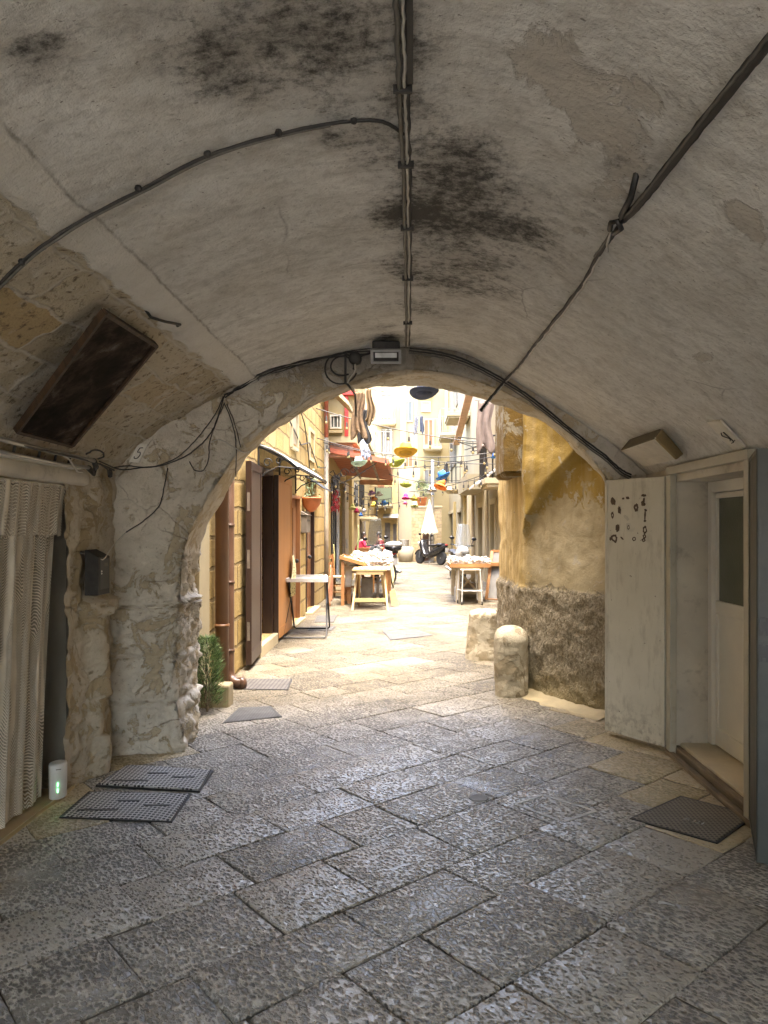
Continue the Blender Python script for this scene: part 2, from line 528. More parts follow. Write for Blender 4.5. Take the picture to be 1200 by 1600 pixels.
    h = g.math('ADD', g.math('MULTIPLY', n2, 0.6), g.math('MULTIPLY', n3, 0.6))
    h = g.math('SUBTRACT', h, g.math('MULTIPLY', sk, 0.25))
    h = g.math('SUBTRACT', h, g.math('MULTIPLY', pk, 0.35))
    h = g.math('SUBTRACT', h, g.math('MULTIPLY', g.math('MULTIPLY', ashl, bf), -0.5))
    h = g.math('ADD', h, g.math('MULTIPLY', g.math('MULTIPLY', ashl, g.noise(p, 22, 6, 0.75)), 1.4))
    return g.done(c, 0.88, g.bump(h, 0.9, 0.018), 0, Specular_IOR_Level=0.25)

M_VAULT = m_vault(); _fix_scale(M_VAULT)

SOOT = [  # (picture point, radius m, amount)
    (515, 10, .07, .42), (530, 60, .07, .40), (505, 110, .06, .40), (515, 165, .06, .42), (520, 215, .04, .3), (350, 65, .09, .30), (390, 100, .09, .34), (335, 118, .07, .28), (430, 45, .09, .25), (400, 150, .05, .22), (60, 70, .05, .40), (55, 110, .05, .34), (240, 20, .12, .2),
    (600, 60, .06, .32), (612, 150, .05, .3), (650, 30, .06, .36), (652, 100, .06, .34), (655, 170, .07, .42), (700, 240, .10, .50), (735, 235, .07, .46), (690, 290, .12, .55), (740, 290, .09, .46), (655, 320, .08, .52), (668, 350, .10, .66), (720, 345, .12, .52), (780, 345, .10, .44),
    (820, 360, .08, .40), (640, 330, .06, .5), (612, 330, .06, .40), (690, 400, .13, .46), (760, 400, .12, .36), (690, 440, .12, .48), (740, 450, .12, .34), (640, 430, .08, .38), (620, 410, .07, .34), (650, 480, .10, .26), (700, 490, .14, .24), (610, 470, .10, .24), (800, 450, .14, .22), (860, 400, .14, .2),
    (605, 527, .06, .95), (602, 510, .05, .5), (565, 531, .08, .3), (500, 545, .08, .25), (650, 532, .07, .3), (970, 250, .04, .36), (580, 250, .08, .3), (570, 205, .07, .3), (560, 360, .12, .2), (845, 320, .12, .2), (930, 330, .10, .16), (450, 420, .2, .14), (300, 420, .2, .12)]
PEEL = [(850, 105, .12, .4), (905, 150, .12, .45), (950, 200, .12, .45), (880, 60, .10, .3), (985, 265, .08, .5), (900, 230, .10, .4), (960, 300, .12, .35), (1165, 330, .08, .6), (1190, 365, .06, .6), (1110, 130, .10, .35), (1010, 150, .12, .25),
        (672, 556, .07, .5), (690, 180, .12, .2), (1100, 560, .10, .3), (870, 330, .15, .3), (1000, 130, .08, .4)]
_s = [(vault_hit(x, y), r * 1.65, a * .76) for x, y, r, a in SOOT]; _p = [(vault_hit(x, y), r, a) for x, y, r, a in PEEL]

def blobs(lst, p):
    return sum(a * math.exp(-((p - c).length / r) ** 2) for c, r, a in lst)

def vault():
    ys = list(np.arange(-5.2, 1.2, 0.3)) + list(np.arange(1.2, 5.85, 0.03))
    ss = np.linspace(0, VS[-1], 150)
    xs = np.interp(ss, VS, VX); zs = np.interp(ss, VS, VZ)
    vs = []; so = []; pe = []; uvs = []
    for Y in ys:
        for k in range(len(ss)):
            x, z = float(xs[k]), float(zs[k])
            p = Vector((x, Y, z)); nrm = vnormal(x)
            d = 0.020 * fract(p, 1.3, 4) + 0.005 * fract(p, 6, 4)
            j = 0.03 * fract(p, 5, 3)
            if x + j < -1.19:
                blend = min(1, (-1.19 - x - j) / 0.03)
                d += blend * (-0.022 + 0.017 * fract(p, 9, 5))
            elif x < -1.06:
                d += 0.014
            if x < -1.9 or x > 1.7: d *= 0.3
            # sag of the old plaster along the crown
            q = p + nrm * d
            vs.append(tuple(q - Vector((0, 5.1, 0))))
            uvs.append((ss[k], Y))
            if 1.0 < Y: so.append(blobs(_s, p)); pe.append(blobs(_p, p))
            else: so.append(0.3 * max(0, fract(p, 1.5) + .2)); pe.append(0.2)
    n = len(ss)
    fs = [(j * n + i, (j + 1) * n + i, (j + 1) * n + i + 1, j * n + i + 1) for j in range(len(ys) - 1) for i in range(n - 1)]
    me = bpy.data.meshes.new("vault"); me.from_pydata(vs, [], fs)
    for nm, dat in (("soot", so), ("peel", pe)):
        a = me.attributes.new(nm, 'FLOAT', 'POINT'); a.data.foreach_set("value", dat)
    uvl = me.uv_layers.new(name="uv")
    li = np.zeros(len(me.loops), int); me.loops.foreach_get("vertex_index", li)
    uvl.data.foreach_set("uv", np.array(uvs, float)[li].ravel())
    me.polygons.foreach_set("use_smooth", [True] * len(fs))
    me.materials.append(M_VAULT); me.update()
    o = bpy.data.objects.new("vault", me); COL.objects.link(o); o.parent = passage; ORG[o.name] = (0, 5.1, 0)
vault()

def m_rough_plaster(name, base, stone, dark, bump=0.9, thr=0.5, stain_or_tone=None):
    g = G(name)
    p = g.pos()
    n1 = g.noise(p, 2.2, 6, 0.62); n2 = g.noise(p, 9.0, 7, 0.68); n3 = g.noise(p, 42.0, 5, 0.7)
    c = g.ramp(n1, [(0.3, tuple(v * 0.78 for v in base)), (0.7, base)])
    flake = g.ramp(g.noise(p, 5.0, 8, 0.7, 0.6), [(thr + .05, 0.0), (thr + .08, 1.0)])
    c = g.mix(flake, c, g.ramp(n2, [(0.3, tuple(v * .8 for v in stone)), (0.7, stone)]))
    c = g.mix(g.ramp(n2, [(0.5, 0.0), (0.7, 0.45)]), c, tuple(v * .62 for v in stone))
    c = g.mix(g.ramp(n3, [(0.60, 0.0), (0.74, 0.75)]), c, dark)
    vd = g.vor(g.vmath('ADD', p, g.vmath('SCALE', g.noise(p, 5.0, 5, color=True), None)), 2.6, 'DISTANCE_TO_EDGE')
    c = g.mix(g.math('MULTIPLY', g.ramp(vd, [(0.0, 1.0), (0.02, 0.0)]), g.ramp(n1, [(0.5, 0.0), (0.6, 0.7)])), c, dark)
    if stain_or_tone is not None:      # arch crown goes dark grey towards the front, with a ragged edge
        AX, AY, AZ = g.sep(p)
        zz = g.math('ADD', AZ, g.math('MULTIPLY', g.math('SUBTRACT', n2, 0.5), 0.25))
        c = g.mix(g.math('MULTIPLY', g.math('MULTIPLY', g.step(zz, 2.45, 2.72), g.step(AY, 5.62, 5.40)), 0.7), c, stain_or_tone)
    h = g.math('ADD', g.math('MULTIPLY', n2, 1.0), g.math('MULTIPLY', n3, 0.4))
    h = g.math('SUBTRACT', h, g.math('MULTIPLY', flake, 0.25))
    m = g.done(c, 0.9, g.bump(h, bump, 0.02), 0, Specular_IOR_Level=0.2)
    _fix_scale(m)
    return m

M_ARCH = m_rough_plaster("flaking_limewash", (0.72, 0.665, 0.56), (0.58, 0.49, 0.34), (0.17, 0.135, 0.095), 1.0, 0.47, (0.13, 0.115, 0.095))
M_WALL = m_rough_plaster("rough_rubble_wall", (0.58, 0.51, 0.39), (0.47, 0.38, 0.24), (0.10, 0.08, 0.055), 1.0, 0.46)
M_PLAIN = pm("painted_plaster", (0.58, 0.535, 0.445), 0.8, 0.15, 3, 0.3, 30, dirt=(0.2, 0.17, 0.13), dirt_amt=0.6)

IN_F = [(-1.58, -0.05), (-1.57, 0.10), (-1.61, 0.28), (-1.64, 0.43), (-1.625, 0.62), (-1.61, 0.79), (-1.61, 0.93), (-1.60, 0.99), (-1.575, 1.02), (-1.60, 1.06), (-1.59, 1.21), (-1.56, 1.42), (-1.45, 1.67), (-1.25, 2.01), (-1.08, 2.19), (-0.86, 2.35), (-0.64, 2.50), (-0.42, 2.58), (-0.19, 2.655), (0.04, 2.69), (0.28, 2.67), (0.56, 2.60), (0.85, 2.48), (1.15, 2.28), (1.35, 2.09), (1.49, 1.90), (1.545, 1.70), (1.56, 1.4), (1.56, 0.9), (1.57, -0.05)]
IN_B = [(-1.655, -0.05), (-1.66, 0.10), (-1.65, 0.28), (-1.645, 0.43), (-1.64, 0.62), (-1.645, 0.79), (-1.65, 0.93), (-1.62, 0.99), (-1.60, 1.02), (-1.66, 1.06), (-1.655, 1.21), (-1.63, 1.42), (-1.50, 1.71), (-1.31, 2.04), (-1.14, 2.23), (-0.93, 2.40), (-0.70, 2.53), (-0.46, 2.62), (-0.21, 2.67), (0.05, 2.69), (0.30, 2.655), (0.60, 2.59), (0.90, 2.48), (1.22, 2.31), (1.43, 2.13), (1.60, 1.92), (1.63, 1.70), (1.64, 1.4), (1.64, 0.9), (1.65, -0.05)]

def arch():
    fi = catmull(IN_F, 12); bi = catmull(IN_B, 12)
    n = len(fi)
    NF, NI = 26, 30
    rows = []
    for k in range(n):
        fx, fz = float(fi[k][0]), float(fi[k][1]); bx_, bz = float(bi[k][0]), float(bi[k][1])
        if fz < 1.05:
            ox, oz = (-2.1 if fx < 0 else 1.9), fz
        else:
            d = Vector((fx, 0, fz - 1.0)).normalized(); t = 0.0
            while True:
                x, z = fx + d.x * t, fz + d.z * t
                if x < -2.06 or x > 1.82 or z > vz(x) + 0.07: break
                t += 0.01
            ox, oz = x + d.x * .05, z + d.z * .05
        row = []
        out = Vector((-2.1 if fx < 0 else 1.9, 0, fz)) if fz < 1.05 else None
        rad = Vector((fx, 0, fz - 1.0)).normalized() if fz >= 1.05 else Vector((-1 if fx < 0 else 1, 0, 0))
        for a in range(NF + 1):
            t = a / NF
            x, z = ox + (fx - ox) * t, oz + (fz - oz) * t
            row.append((Vector((x, face_y(x), z)), Vector((0, -1, 0)), t))
        for a in range(1, NI + 1):
            t = a / NI
            x, z = fx + (bx_ - fx) * t, fz + (bz - fz) * t
            y = face_y(fx) + (back_y(bx_) - face_y(fx)) * t
            row.append((Vector((x, y, z)), -rad, 1 + t))
        for a in range(1, 4):
            x, z = bx_ + rad.x * 0.35 * a, bz + rad.z * 0.35 * a
            row.append((Vector((x, back_y(bx_), z)), Vector((0, 1, 0)), 3))
        rows.append(row)
    vs = []
    m = len(rows[0])
    for k, row in enumerate(rows):
        for (p, nr, t) in row:
            pier = p.x < -1.2 and p.z < 1.35
            amp = 0.024 if not pier else 0.040
            q = p.copy()
            if 0.0 < t <= 2.0:
                d = amp * fract(p, 2.6, 5) + 0.4 * amp * fract(p, 9, 4)
                if pier:
                    # blocks of the pier: coursed steps and a broken foot
                    c = math.floor(p.z / 0.33)
                    d += 0.026 * mnoise.noise(Vector((c * 3.1, 0.4, 5.0))) - 0.022 * math.exp(-((p.z / 0.33 - c - 0.02 * 0) / 0.05) ** 2) + 0.016 * fract(p, 18, 3)
                    if t > 1.0: d += 0.034 * fract(p, 12, 5)
                    if p.z < 0.22: d += 0.03 * (0.22 - p.z) / 0.22
                if 0.93 < t < 1.18:      # worn arris
                    w = 1 - abs(t - 1.0) / 0.18
                    d -= max(0, w) * (0.018 + 0.03 * max(0, fract(p, 5, 3)))
                q += nr * d
            vs.append(q)
    fs = [(k * m + i, k * m + i + 1, (k + 1) * m + i + 1, (k + 1) * m + i) for k in range(n - 1) for i in range(m - 1)]
    b = MB(); b.add(vs, fs)
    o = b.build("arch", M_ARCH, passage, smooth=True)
    return o
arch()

# left wall: rubble between the doorway and the arch pier, with a ledge for the meter box
def left_wall():
    b = MB()
    def fn(u, v):
        Y = 4.30 + u * 0.93; z = -0.05 + v * 2.0
        p = Vector((-2.0, Y, z))
        d = 0.02 * fract(p, 3, 5) + 0.016 * fract(p, 11, 5)
        # broken masonry column beside the doorway
        col = math.exp(-((Y - 4.66 - 0.03 * fract(p, 5, 3)) / 0.10) ** 2) * (0.085 if z < 1.05 else 0.03)
        cr = math.floor(z / 0.24)
        d += col * (1 + 0.9 * mnoise.noise(Vector((cr * 2.3, 1.7, 0.3))))
        d += 0.012 * mnoise.noise(Vector((cr * 5.1, math.floor(Y / .2) * 3.3, 2.3)))
        # deep joint against the pier
        d -= 0.07 * math.exp(-((Y - 5.02) / 0.05) ** 2) * (1 if z < 1.0 else 0.3)
        # niche for the box
        if 4.50 < Y < 4.86 and 1.11 < z < 1.40: d -= 0.05
        if z < 1.09 and z > 1.0 and 4.48 < Y < 4.95: d += 0.05
        return (p.x + d, Y, z)
    b.grid(64, 150, fn)
    o = b.build("wall", M_WALL, passage, smooth=True)
    c = MB()
    c.bx(-2.7, -2.03, -5.2, 3.0, -0.05, 2.0)                       # wall before the doorway
    c.build("wall", M_PLAIN, passage)
    w = MB()
    w.bx(1.80, 2.6, -5.2, 3.86, -0.05, 2.05)
    w.bx(1.80, 2.05, 5.08, 5.9, -0.05, 2.05)
    w.build("wall", M_PLAIN, passage)
left_wall()

# doorway lintel (left), smooth and rounded
b = MB()
pr = [(-2.10, 1.800), (-1.985, 1.800), (-1.965, 1.812), (-1.960, 1.84), (-1.965, 1.875), (-1.985, 1.90), (-2.10, 1.96)]
def lint(u, v):
    i = v * (len(pr) - 1); k = min(int(i), len(pr) - 2); t = i - k
    x = pr[k][0] + (pr[k + 1][0] - pr[k][0]) * t; z = pr[k][1] + (pr[k + 1][1] - pr[k][1]) * t
    Y = 2.6 + 2.05 * u
    d = 0.006 * fract(Vector((x, Y, z)), 4, 3)
    e = max(0, (Y - 4.45) / 0.2)
    return (x - 0.06 * e * e + d, Y, z + d)
b.grid(60, 18, lint)
b.build("lintel", M_PLAIN, passage, smooth=True)

# masonry mass that carries the vault and shades the passage
M_MASS = pm("house_masonry", (0.30, 0.27, 0.21), 0.9, 0.2, 2, 0.3)
b = MB()
b.bx(-9, 9, -5.2, 5.72, 2.97, 5.6)
b.bx(-9, -2.14, 4.6, 5.72, -0.05, 2.96); b.bx(-9, -3.4, 2.2, 4.59, -0.05, 2.96); b.bx(-9, -2.72, -5.2, 2.19, -0.05, 2.96)
b.bx(-5.29, -2.14, 2.2, 4.59, 2.0, 2.96)
b.bx(2.62, 9, -5.2, 5.9, -0.05, 2.96); b.bx(2.06, 2.61, 5.09, 5.9, -0.05, 2.96); b.bx(1.86, 2.61, -5.2, 5.08, 2.06, 2.96)
b.build("masonry", M_MASS, passage)
b = MB(); b.bx(-5.29, -2.3, 2.2, 4.5, -0.011, 0.006); b.build("room_floor", pm("terrazzo", (0.30, 0.22, 0.14), 0.3), passage)
# marble threshold under the curtain, with its bright brass edge
b = MB(); b.bx(-2.30, -2.0, 2.6, 4.33, -0.02, 0.018); t = b.build("threshold", pm("yellow_marble", (0.42, 0.31, 0.17), 0.22, 0.12, 5, 0.05), passage, bevel=0.003)
b = MB(); b.bx(-2.0, -1.992, 2.6, 4.45, -0.02, 0.020); b.build("edge_strip", pm("brass_strip", (0.55, 0.45, 0.25), 0.35, metal=0.8), passage)

# ---- right doorway: recess, frame, white door, step, two shutters
M_WHITE = pm("white_lacquer", (0.82, 0.79, 0.70), 0.35, 0.05, 4, 0.05, 30)
M_DOORPAINT = pm("worn_cream_paint", (0.44, 0.415, 0.33), 0.45, 0.10, 3.0, 0.15, 22, dirt=(0.14, 0.11, 0.07), dirt_amt=0.35)
M_BLUEGREY = pm("chipped_grey_paint", (0.055, 0.058, 0.047), 0.45, 0.22, 6.0, 0.3, 26, dirt=(0.05, 0.045, 0.035), dirt_amt=0.8)
M_DARKMETAL = pm("dark_metal", (0.05, 0.048, 0.045), 0.45, 0.2, 20, 0.2, metal=0.5)
M_STEEL = pm("dull_steel", (0.42, 0.41, 0.38), 0.4, 0.15, 20, 0.1, metal=0.7)
M_OLDWOOD = wood("weathered_wood", (0.30, 0.235, 0.15), (0.09, 0.065, 0.04), 0.75, (6, 1.2, 14))

b = MB()
b.bx(1.801, 2.35, 5.055, 5.079, -0.02, 1.93)        # far reveal
b.bx(1.801, 2.35, 3.861, 3.885, -0.02, 1.93)
b.bx(1.801, 2.35, 3.886, 5.054, 1.855, 1.93)
b.build("door_reveal", M_PLAIN, passage)
b = MB()
b.bx(1.755, 1.80, 5.0, 5.075, 0.0, 1.90); b.bx(1.755, 1.80, 3.84, 3.90, 0.0, 1.90); b.bx(1.75, 1.80, 3.84, 5.075, 1.902, 1.955)
b.build("outer_frame", M_DOORPAINT, passage, bevel=0.004)
dr = MB()
dr.bx(2.055, 2.10, 3.95, 4.985, 0.085, 0.20); dr.bx(2.055, 2.10, 3.95, 4.985, 0.97, 1.055); dr.bx(2.055, 2.10, 3.95, 4.985, 1.74, 1.775)
dr.bx(2.055, 2.10, 4.955, 4.985, 0.201, 0.969); dr.bx(2.055, 2.10, 4.955, 4.985, 1.056, 1.739)
dr.bx(2.055, 2.10, 3.95, 4.02, 0.201, 0.969); dr.bx(2.055, 2.10, 3.95, 4.02, 1.056, 1.739)
door = dr.build("door", M_WHITE, passage, bevel=0.004)
b = MB(); b.bx(2.068, 2.09, 4.02, 4.955, 0.20, 0.97); b.build("panel", M_WHITE, door)
g = G("ribbed_dark_glass"); o_ = g.obj(); nz = g.noise(o_, 60, 3)
M_GLASSDARK = g.done(g.ramp(g.noise(o_, 3, 3), [(0.3, (0.09, 0.10, 0.065)), (0.7, (0.14, 0.15, 0.105))]), 0.28, g.bump(nz, 0.35, 0.004))
b = MB(); b.bx(2.07, 2.085, 4.02, 4.955, 1.055, 1.74); b.build("glass", M_GLASSDARK, door)
b = MB()
b.bx(2.03, 2.12, 4.99, 5.05, 0.08, 1.853); b.bx(2.03, 2.12, 3.89, 3.945, 0.08, 1.853); b.bx(2.03, 2.12, 3.946, 4.989, 1.78, 1.853)
b.build("door_frame", M_WHITE, passage, bevel=0.005)
b = MB(); b.bx(1.84, 2.3, 3.89, 5.05, -0.02, 0.075); b.build("step", pm("worn_yellow_stone", (0.60, 0.52, 0.37), 0.4, 0.15, 4, 0.15), passage, bevel=0.008)
b = MB()
def sill(x0, x1, z0, z1):
    b.grid(40, 1, lambda u, v: (x0 + 0.004 * fract(Vector((u * 30, 0, x0)), 1), 3.88 + 1.17 * u, z1 if v else z1), 0)
b.bx(1.795, 1.838, 3.89, 5.05, -0.02, 0.060); b.bx(1.745, 1.785, 3.80, 5.08, -0.02, 0.028)
b.build("wooden_sill", M_OLDWOOD, passage, bevel=0.006)

def m_leaf():
    g = G("stained_cream_shutter")
    p = g.pos(); o = g.obj()
    n = g.noise(p, 2.4, 5, 0.6)
    c = g.ramp(n, [(0.3, (0.57, 0.535, 0.43)), (0.7, (0.67, 0.635, 0.525))])
    X, Y, Z = g.sep(p)
    st = g.ramp(g.noise(g.scale(p, (5, 5, 1.3)), 3, 5, .7), [(0.50, 0.0), (0.72, 0.55)])
    c = g.mix(st, c, (0.30, 0.265, 0.19))
    low = g.math('MULTIPLY', g.step(Z, 0.35, 0.03), g.ramp(g.noise(p, 16, 5, .7), [(0.48, 0.0), (0.62, .6)]))
    c = g.mix(low, c, (0.13, 0.10, 0.07))
    chips = g.ramp(g.noise(p, 38, 3, .6), [(0.70, 0.0), (0.73, 0.9)])
    c = g.mix(chips, c, (0.10, 0.075, 0.05))
    return g.done(c, 0.42, g.bump(g.noise(p, 14, 4), 0.2, 0.006))
M_LEAF = m_leaf()

def leaf(hinge, free, z0, z1, th, mat, nm, label):
    """a shutter hung at `hinge`, its free edge at `free` (both plan points)"""
    h = Vector((*hinge, 0)); f = Vector((*free, 0))
    L = (f - h).length
    ux = (f - h).normalized(); uy = Vector((-ux.y, ux.x, 0))
    M = Matrix(((ux.x, uy.x, 0, h.x), (ux.y, uy.y, 0, h.y), (0, 0, 1, 0), (0, 0, 0, 1)))
    b = MB(); b.bx(0.012, L, -th / 2, th / 2, z0, z1, M=M)
    for s in (1, -1):       # raised border and welded sheet
        y0, y1 = (th / 2 - 0.001, th / 2 + 0.004) if s > 0 else (-th / 2 - 0.004, -th / 2 + 0.001)
        b.bx(0.012, 0.034, y0, y1, z0, z1, M=M); b.bx(L - 0.022, L, y0, y1, z0, z1, M=M)
        b.bx(0.034, L - 0.022, y0, y1, z1 - 0.022, z1, M=M); b.bx(0.034, L - 0.022, y0, y1, z0, z0 + 0.022, M=M)
    o = b.build(nm, mat, passage, bevel=0.003)
    o["label"] = label
    for zz in (z0 + 0.12, (z0 + z1) / 2, z1 - 0.16):
        k = MB(); k.lathe([(0.011, zz - .05), (0.011, zz + .05)], 10, M @ Vector((0.0, 0, 0)))
        k.build("hinge", M_STEEL, o, smooth=False)
    return o, M, L

lf, LM, LL = leaf((1.775, 5.09), (1.475, 5.535), 0.035, 1.895, 0.05, M_LEAF, "shutter", "cream metal shutter with brown torn glue marks")
# torn glue marks and scraps on the shutter (the camera side is local +y or -y)
side = 1 if (LM.to_3x3() @ Vector((0, 1, 0))).y < 0 else -1
yy = side * (0.025 + 0.0015)
M_GLUE = pm("brown_glue", (0.10, 0.07, 0.045), 0.8, 0.3, 60)
M_SCRAP = pm("paper_scrap", (0.58, 0.55, 0.46), 0.8)
def on_leaf(x, y):
    """the spot on the shutter's face seen at a picture point, in the shutter's own frame"""
    dx, dz = (x - CX) / F, (CY - y) / F
    A = LM.inverted()
    o0 = A @ Vector((0, 0, EYE)); d = A.to_3x3() @ Vector((dx, 1, dz))
    t = (yy - o0.y) / d.y
    q = o0 + d * t
    return q.x, q.z

def blob_on_leaf(b, x, y, rx, rz, rot=0, hole=0.0, seed=0):
    cx, cz = on_leaf(x, y)
    n = 18; rr = random.Random(seed)
    rim = []; inn = []
    for k in range(n):
        t = 2 * math.pi * k / n
        w = 1 + rr.uniform(-.22, .22)
        a, c = math.cos(t) * rx * w, math.sin(t) * rz * w
        rim.append((cx + a * math.cos(rot) - c * math.sin(rot), cz + a * math.sin(rot) + c * math.cos(rot)))
        inn.append((cx + (a * math.cos(rot) - c * math.sin(rot)) * hole, cz + (a * math.sin(rot) + c * math.cos(rot)) * hole))
    e = yy + side * 0.0012
    if hole:
        vs = [LM @ Vector((p[0], e, p[1])) for p in rim + inn]
        b.add(vs, [(k, (k + 1) % n, n + (k + 1) % n, n + k) for k in range(n)])
    else:
        b.add([LM @ Vector((p[0], e, p[1])) for p in rim], [tuple(range(n))])

for i, (x, y, rx, rz, ro, ho) in enumerate([(958, 783, .020, .030, -.5, 0), (974, 779, .012, .008, 0, 0), (981, 778, .016, .010, .4, 0), (1006, 774, .022, .010, 0, 0), (1006, 782, .010, .022, 0, 0), (1005, 787, .020, .018, .5, 0), (994, 793, .020, .030, 0, .25), (968, 797, .016, .030, -.2, 0),
        (957, 805, .014, .028, 0, .3), (1008, 805, .008, .045, .05, 0), (1009, 797, .014, .007, .4, 0), (1008, 814, .011, .008, 0, 0), (965, 825, .018, .032, 0, 0), (960, 841, .030, .034, -.6, .45), (954, 842, .010, .014, 0, 0), (972, 841, .016, .007, .7, 0), (991, 842, .018, .015, 0, .5), (1008, 828, .018, .028, 0, .45), (1007, 838, .016, .016, 0, .3), (1006, 844, .018, .014, 0, .3)]):
    b = MB(); blob_on_leaf(b, x, y, rx, rz, ro, ho, i); b.build("glue_mark", M_GLUE, lf)
b = MB()
for i, (x, y, rx, rz, ro) in enumerate([(979, 809, .030, .014, .6), (988, 826, .022, .022, 0)]):
    blob_on_leaf(b, x, y, rx, rz, ro, 0, 50 + i)
cx, cz = on_leaf(982, 824)
b.add([LM @ Vector((cx + a, yy + side * .002, cz + c)) for a, c in ((-.022, -.03), (.018, -.03), (.018, .03), (-.022, .03))], [(0, 1, 2, 3)])
b.build("paper_remnant", M_SCRAP, lf)
b = MB(); blob_on_leaf(b, 982, 824, .011, .017, 0, .55, 77)
b.v = [tuple(Vector(p) + Vector((0, -0.002, 0))) for p in b.v]
b.build("printed_ring", M_GLUE, lf)
# the nearer shutter, seen along its edge
lf2, LM2, LL2 = leaf((1.80, 3.86), (1.595, 3.335), 0.03, 1.905, 0.055, M_BLUEGREY, "shutter", "blue-grey metal shutter with chipped edges, seen edge on")
b = MB()
for z in (0.98, 1.10):
    b.bx(LL2 - 0.002, LL2 + 0.004, -0.020, 0.020, z - .04, z + .04, M=LM2)
b.build("lock_plate", M_DARKMETAL, lf2)
for z in (0.95, 1.02, 1.07, 1.13):
    b = MB(); b.bx(LL2 + 0.004, LL2 + 0.007, -0.006, 0.006, z - .008, z + .008, M=LM2); b.build("bolt", M_BLUEGREY, lf2)
# ================================================================ THE ALLEY'S BUILDINGS
ALB[0] = 0.72
def m_ashlar(name, axis, c1, c2, mortar, bw=0.52, bh=0.27, bump=0.8, mort=0.012, stain_or_tone=(0.20, 0.14, 0.07)):
    g = G(name)
    c1, c2, mortar, stain_or_tone = [tuple(v_ * ALB[0] for v_ in q_) for q_ in (c1, c2, mortar, stain_or_tone)]
    p = g.pos(); X, Y, Z = g.sep(p)
    w = g.math('MULTIPLY', g.math('SUBTRACT', g.noise(p, 4.0, 5, 0.65), 0.5), 0.10)
    a = Y if axis == 'x' else X
    v = g.comb(g.math('ADD', a, w), g.math('ADD', Z, w))
    bc, bf = g.brick(v, bw, bh, mort, 0.45, 0.5)
    n = g.noise(p, 10, 6, 0.7); n3 = g.noise(p, 45, 5, 0.7); n1 = g.noise(p, 1.4, 4)
    c = g.mix(bc, c1, c2)
    c = g.mix(g.ramp(n, [(0.42, 0.0), (0.66, 0.45)]), c, tuple(v_ * 1.25 for v_ in c1))
    c = g.mix(g.ramp(n3, [(0.56, 0.0), (0.72, 0.8)]), c, stain_or_tone)
    c = g.mix(g.ramp(n1, [(0.45, 0.0), (0.75, 0.35)]), c, stain_or_tone)
    c = g.mix(bf, c, mortar)
    h = g.math('ADD', g.math('MULTIPLY', n, 0.7), g.math('MULTIPLY', n3, 0.4))
    h = g.math('SUBTRACT', h, g.math('MULTIPLY', bf, 1.3))
    return g.done(c, 0.9, g.bump(h, bump, 0.02), 0, Specular_IOR_Level=0.2)

def m_stucco(name, col, stain_or_tone, amt=0.5, bump=0.35):
    g = G(name)
    col = tuple(v * ALB[0] for v in col); stain_or_tone = tuple(v * ALB[0] for v in stain_or_tone)
    p = g.pos()
    n1 = g.noise(p, 0.9, 6, 0.65); st = g.noise(g.scale(p, (3, 3, 0.35)), 2.0, 6, 0.65); n3 = g.noise(p, 26, 5, 0.7)
    c = g.ramp(n1, [(0.3, tuple(v * 0.86 for v in col)), (0.7, tuple(min(1, v * 1.08) for v in col))])
    c = g.mix(g.math('MULTIPLY', g.ramp(st, [(0.48, 0.0), (0.70, 1.0)]), amt), c, stain_or_tone)
    c = g.mix(g.ramp(n3, [(0.64, 0.0), (0.76, 0.4)]), c, stain_or_tone)
    return g.done(c, 0.85, g.bump(g.math('ADD', n1, g.math('MULTIPLY', n3, 0.3)), bump, 0.015), 0, Specular_IOR_Level=0.25)

M_TUFA_X = m_ashlar("yellow_tufa_blocks", 'x', (0.47, 0.325, 0.115), (0.56, 0.42, 0.185), (0.30, 0.215, 0.095), 0.56, 0.29, 1.0, 0.022)
M_TUFA_Y = m_ashlar("tufa_blocks_end", 'y', (0.50, 0.37, 0.17), (0.56, 0.44, 0.23), (0.42, 0.33, 0.19))
M_RUBBLE = m_ashlar("small_stone_blocks", 'y', (0.50, 0.37, 0.20), (0.62, 0.50, 0.30), (0.42, 0.34, 0.22), 0.24, 0.15, 0.9, 0.012)
M_CREAM = m_stucco("cream_stucco", (0.42, 0.335, 0.165), (0.42, 0.32, 0.16))
M_PALE = m_stucco("pale_stucco", (0.43, 0.36, 0.215), (0.46, 0.38, 0.24), 0.4)
M_YELL = m_stucco("yellow_stucco", (0.54, 0.40, 0.16), (0.40, 0.27, 0.10), 0.5)
M_GREYW = m_stucco("grey_flaked_wall", (0.45, 0.39, 0.27), (0.36, 0.32, 0.26), 0.7)
M_TRIM = m_stucco("pale_stone_trim", (0.55, 0.465, 0.29), (0.46, 0.36, 0.2), 0.4)
M_BROWNDOOR = wood("varnished_brown_wood", (0.34, 0.155, 0.06), (0.24, 0.10, 0.04), 0.32, (14, 14, 0.9))
M_ORANGEDOOR = wood("orange_varnished_wood", (0.54, 0.24, 0.06), (0.44, 0.18, 0.04), 0.5, (9, 9, 0.7))
M_DARKDOOR = wood("dark_brown_wood", (0.05, 0.022, 0.010), (0.028, 0.012, 0.007), 0.4)
M_GREYDOOR = pm("grey_brown_paint", (0.21, 0.175, 0.135), 0.5)
M_BLACK = pm("black_paint", (0.02, 0.019, 0.018), 0.45)
M_IRON = pm("wrought_iron", (0.035, 0.033, 0.03), 0.5, metal=0.3)
M_PIPE = pm("brown_drainpipe", (0.24, 0.115, 0.05), 0.38, 0.15, 4)
M_PIPE2 = pm("dark_brown_drainpipe", (0.11, 0.055, 0.03), 0.4, 0.2, 4)
M_BEIGEPIPE = pm("beige_drainpipe", (0.46, 0.38, 0.26), 0.5)
M_CORAL = pm("coral_paint", (0.58, 0.16, 0.085), 0.55)
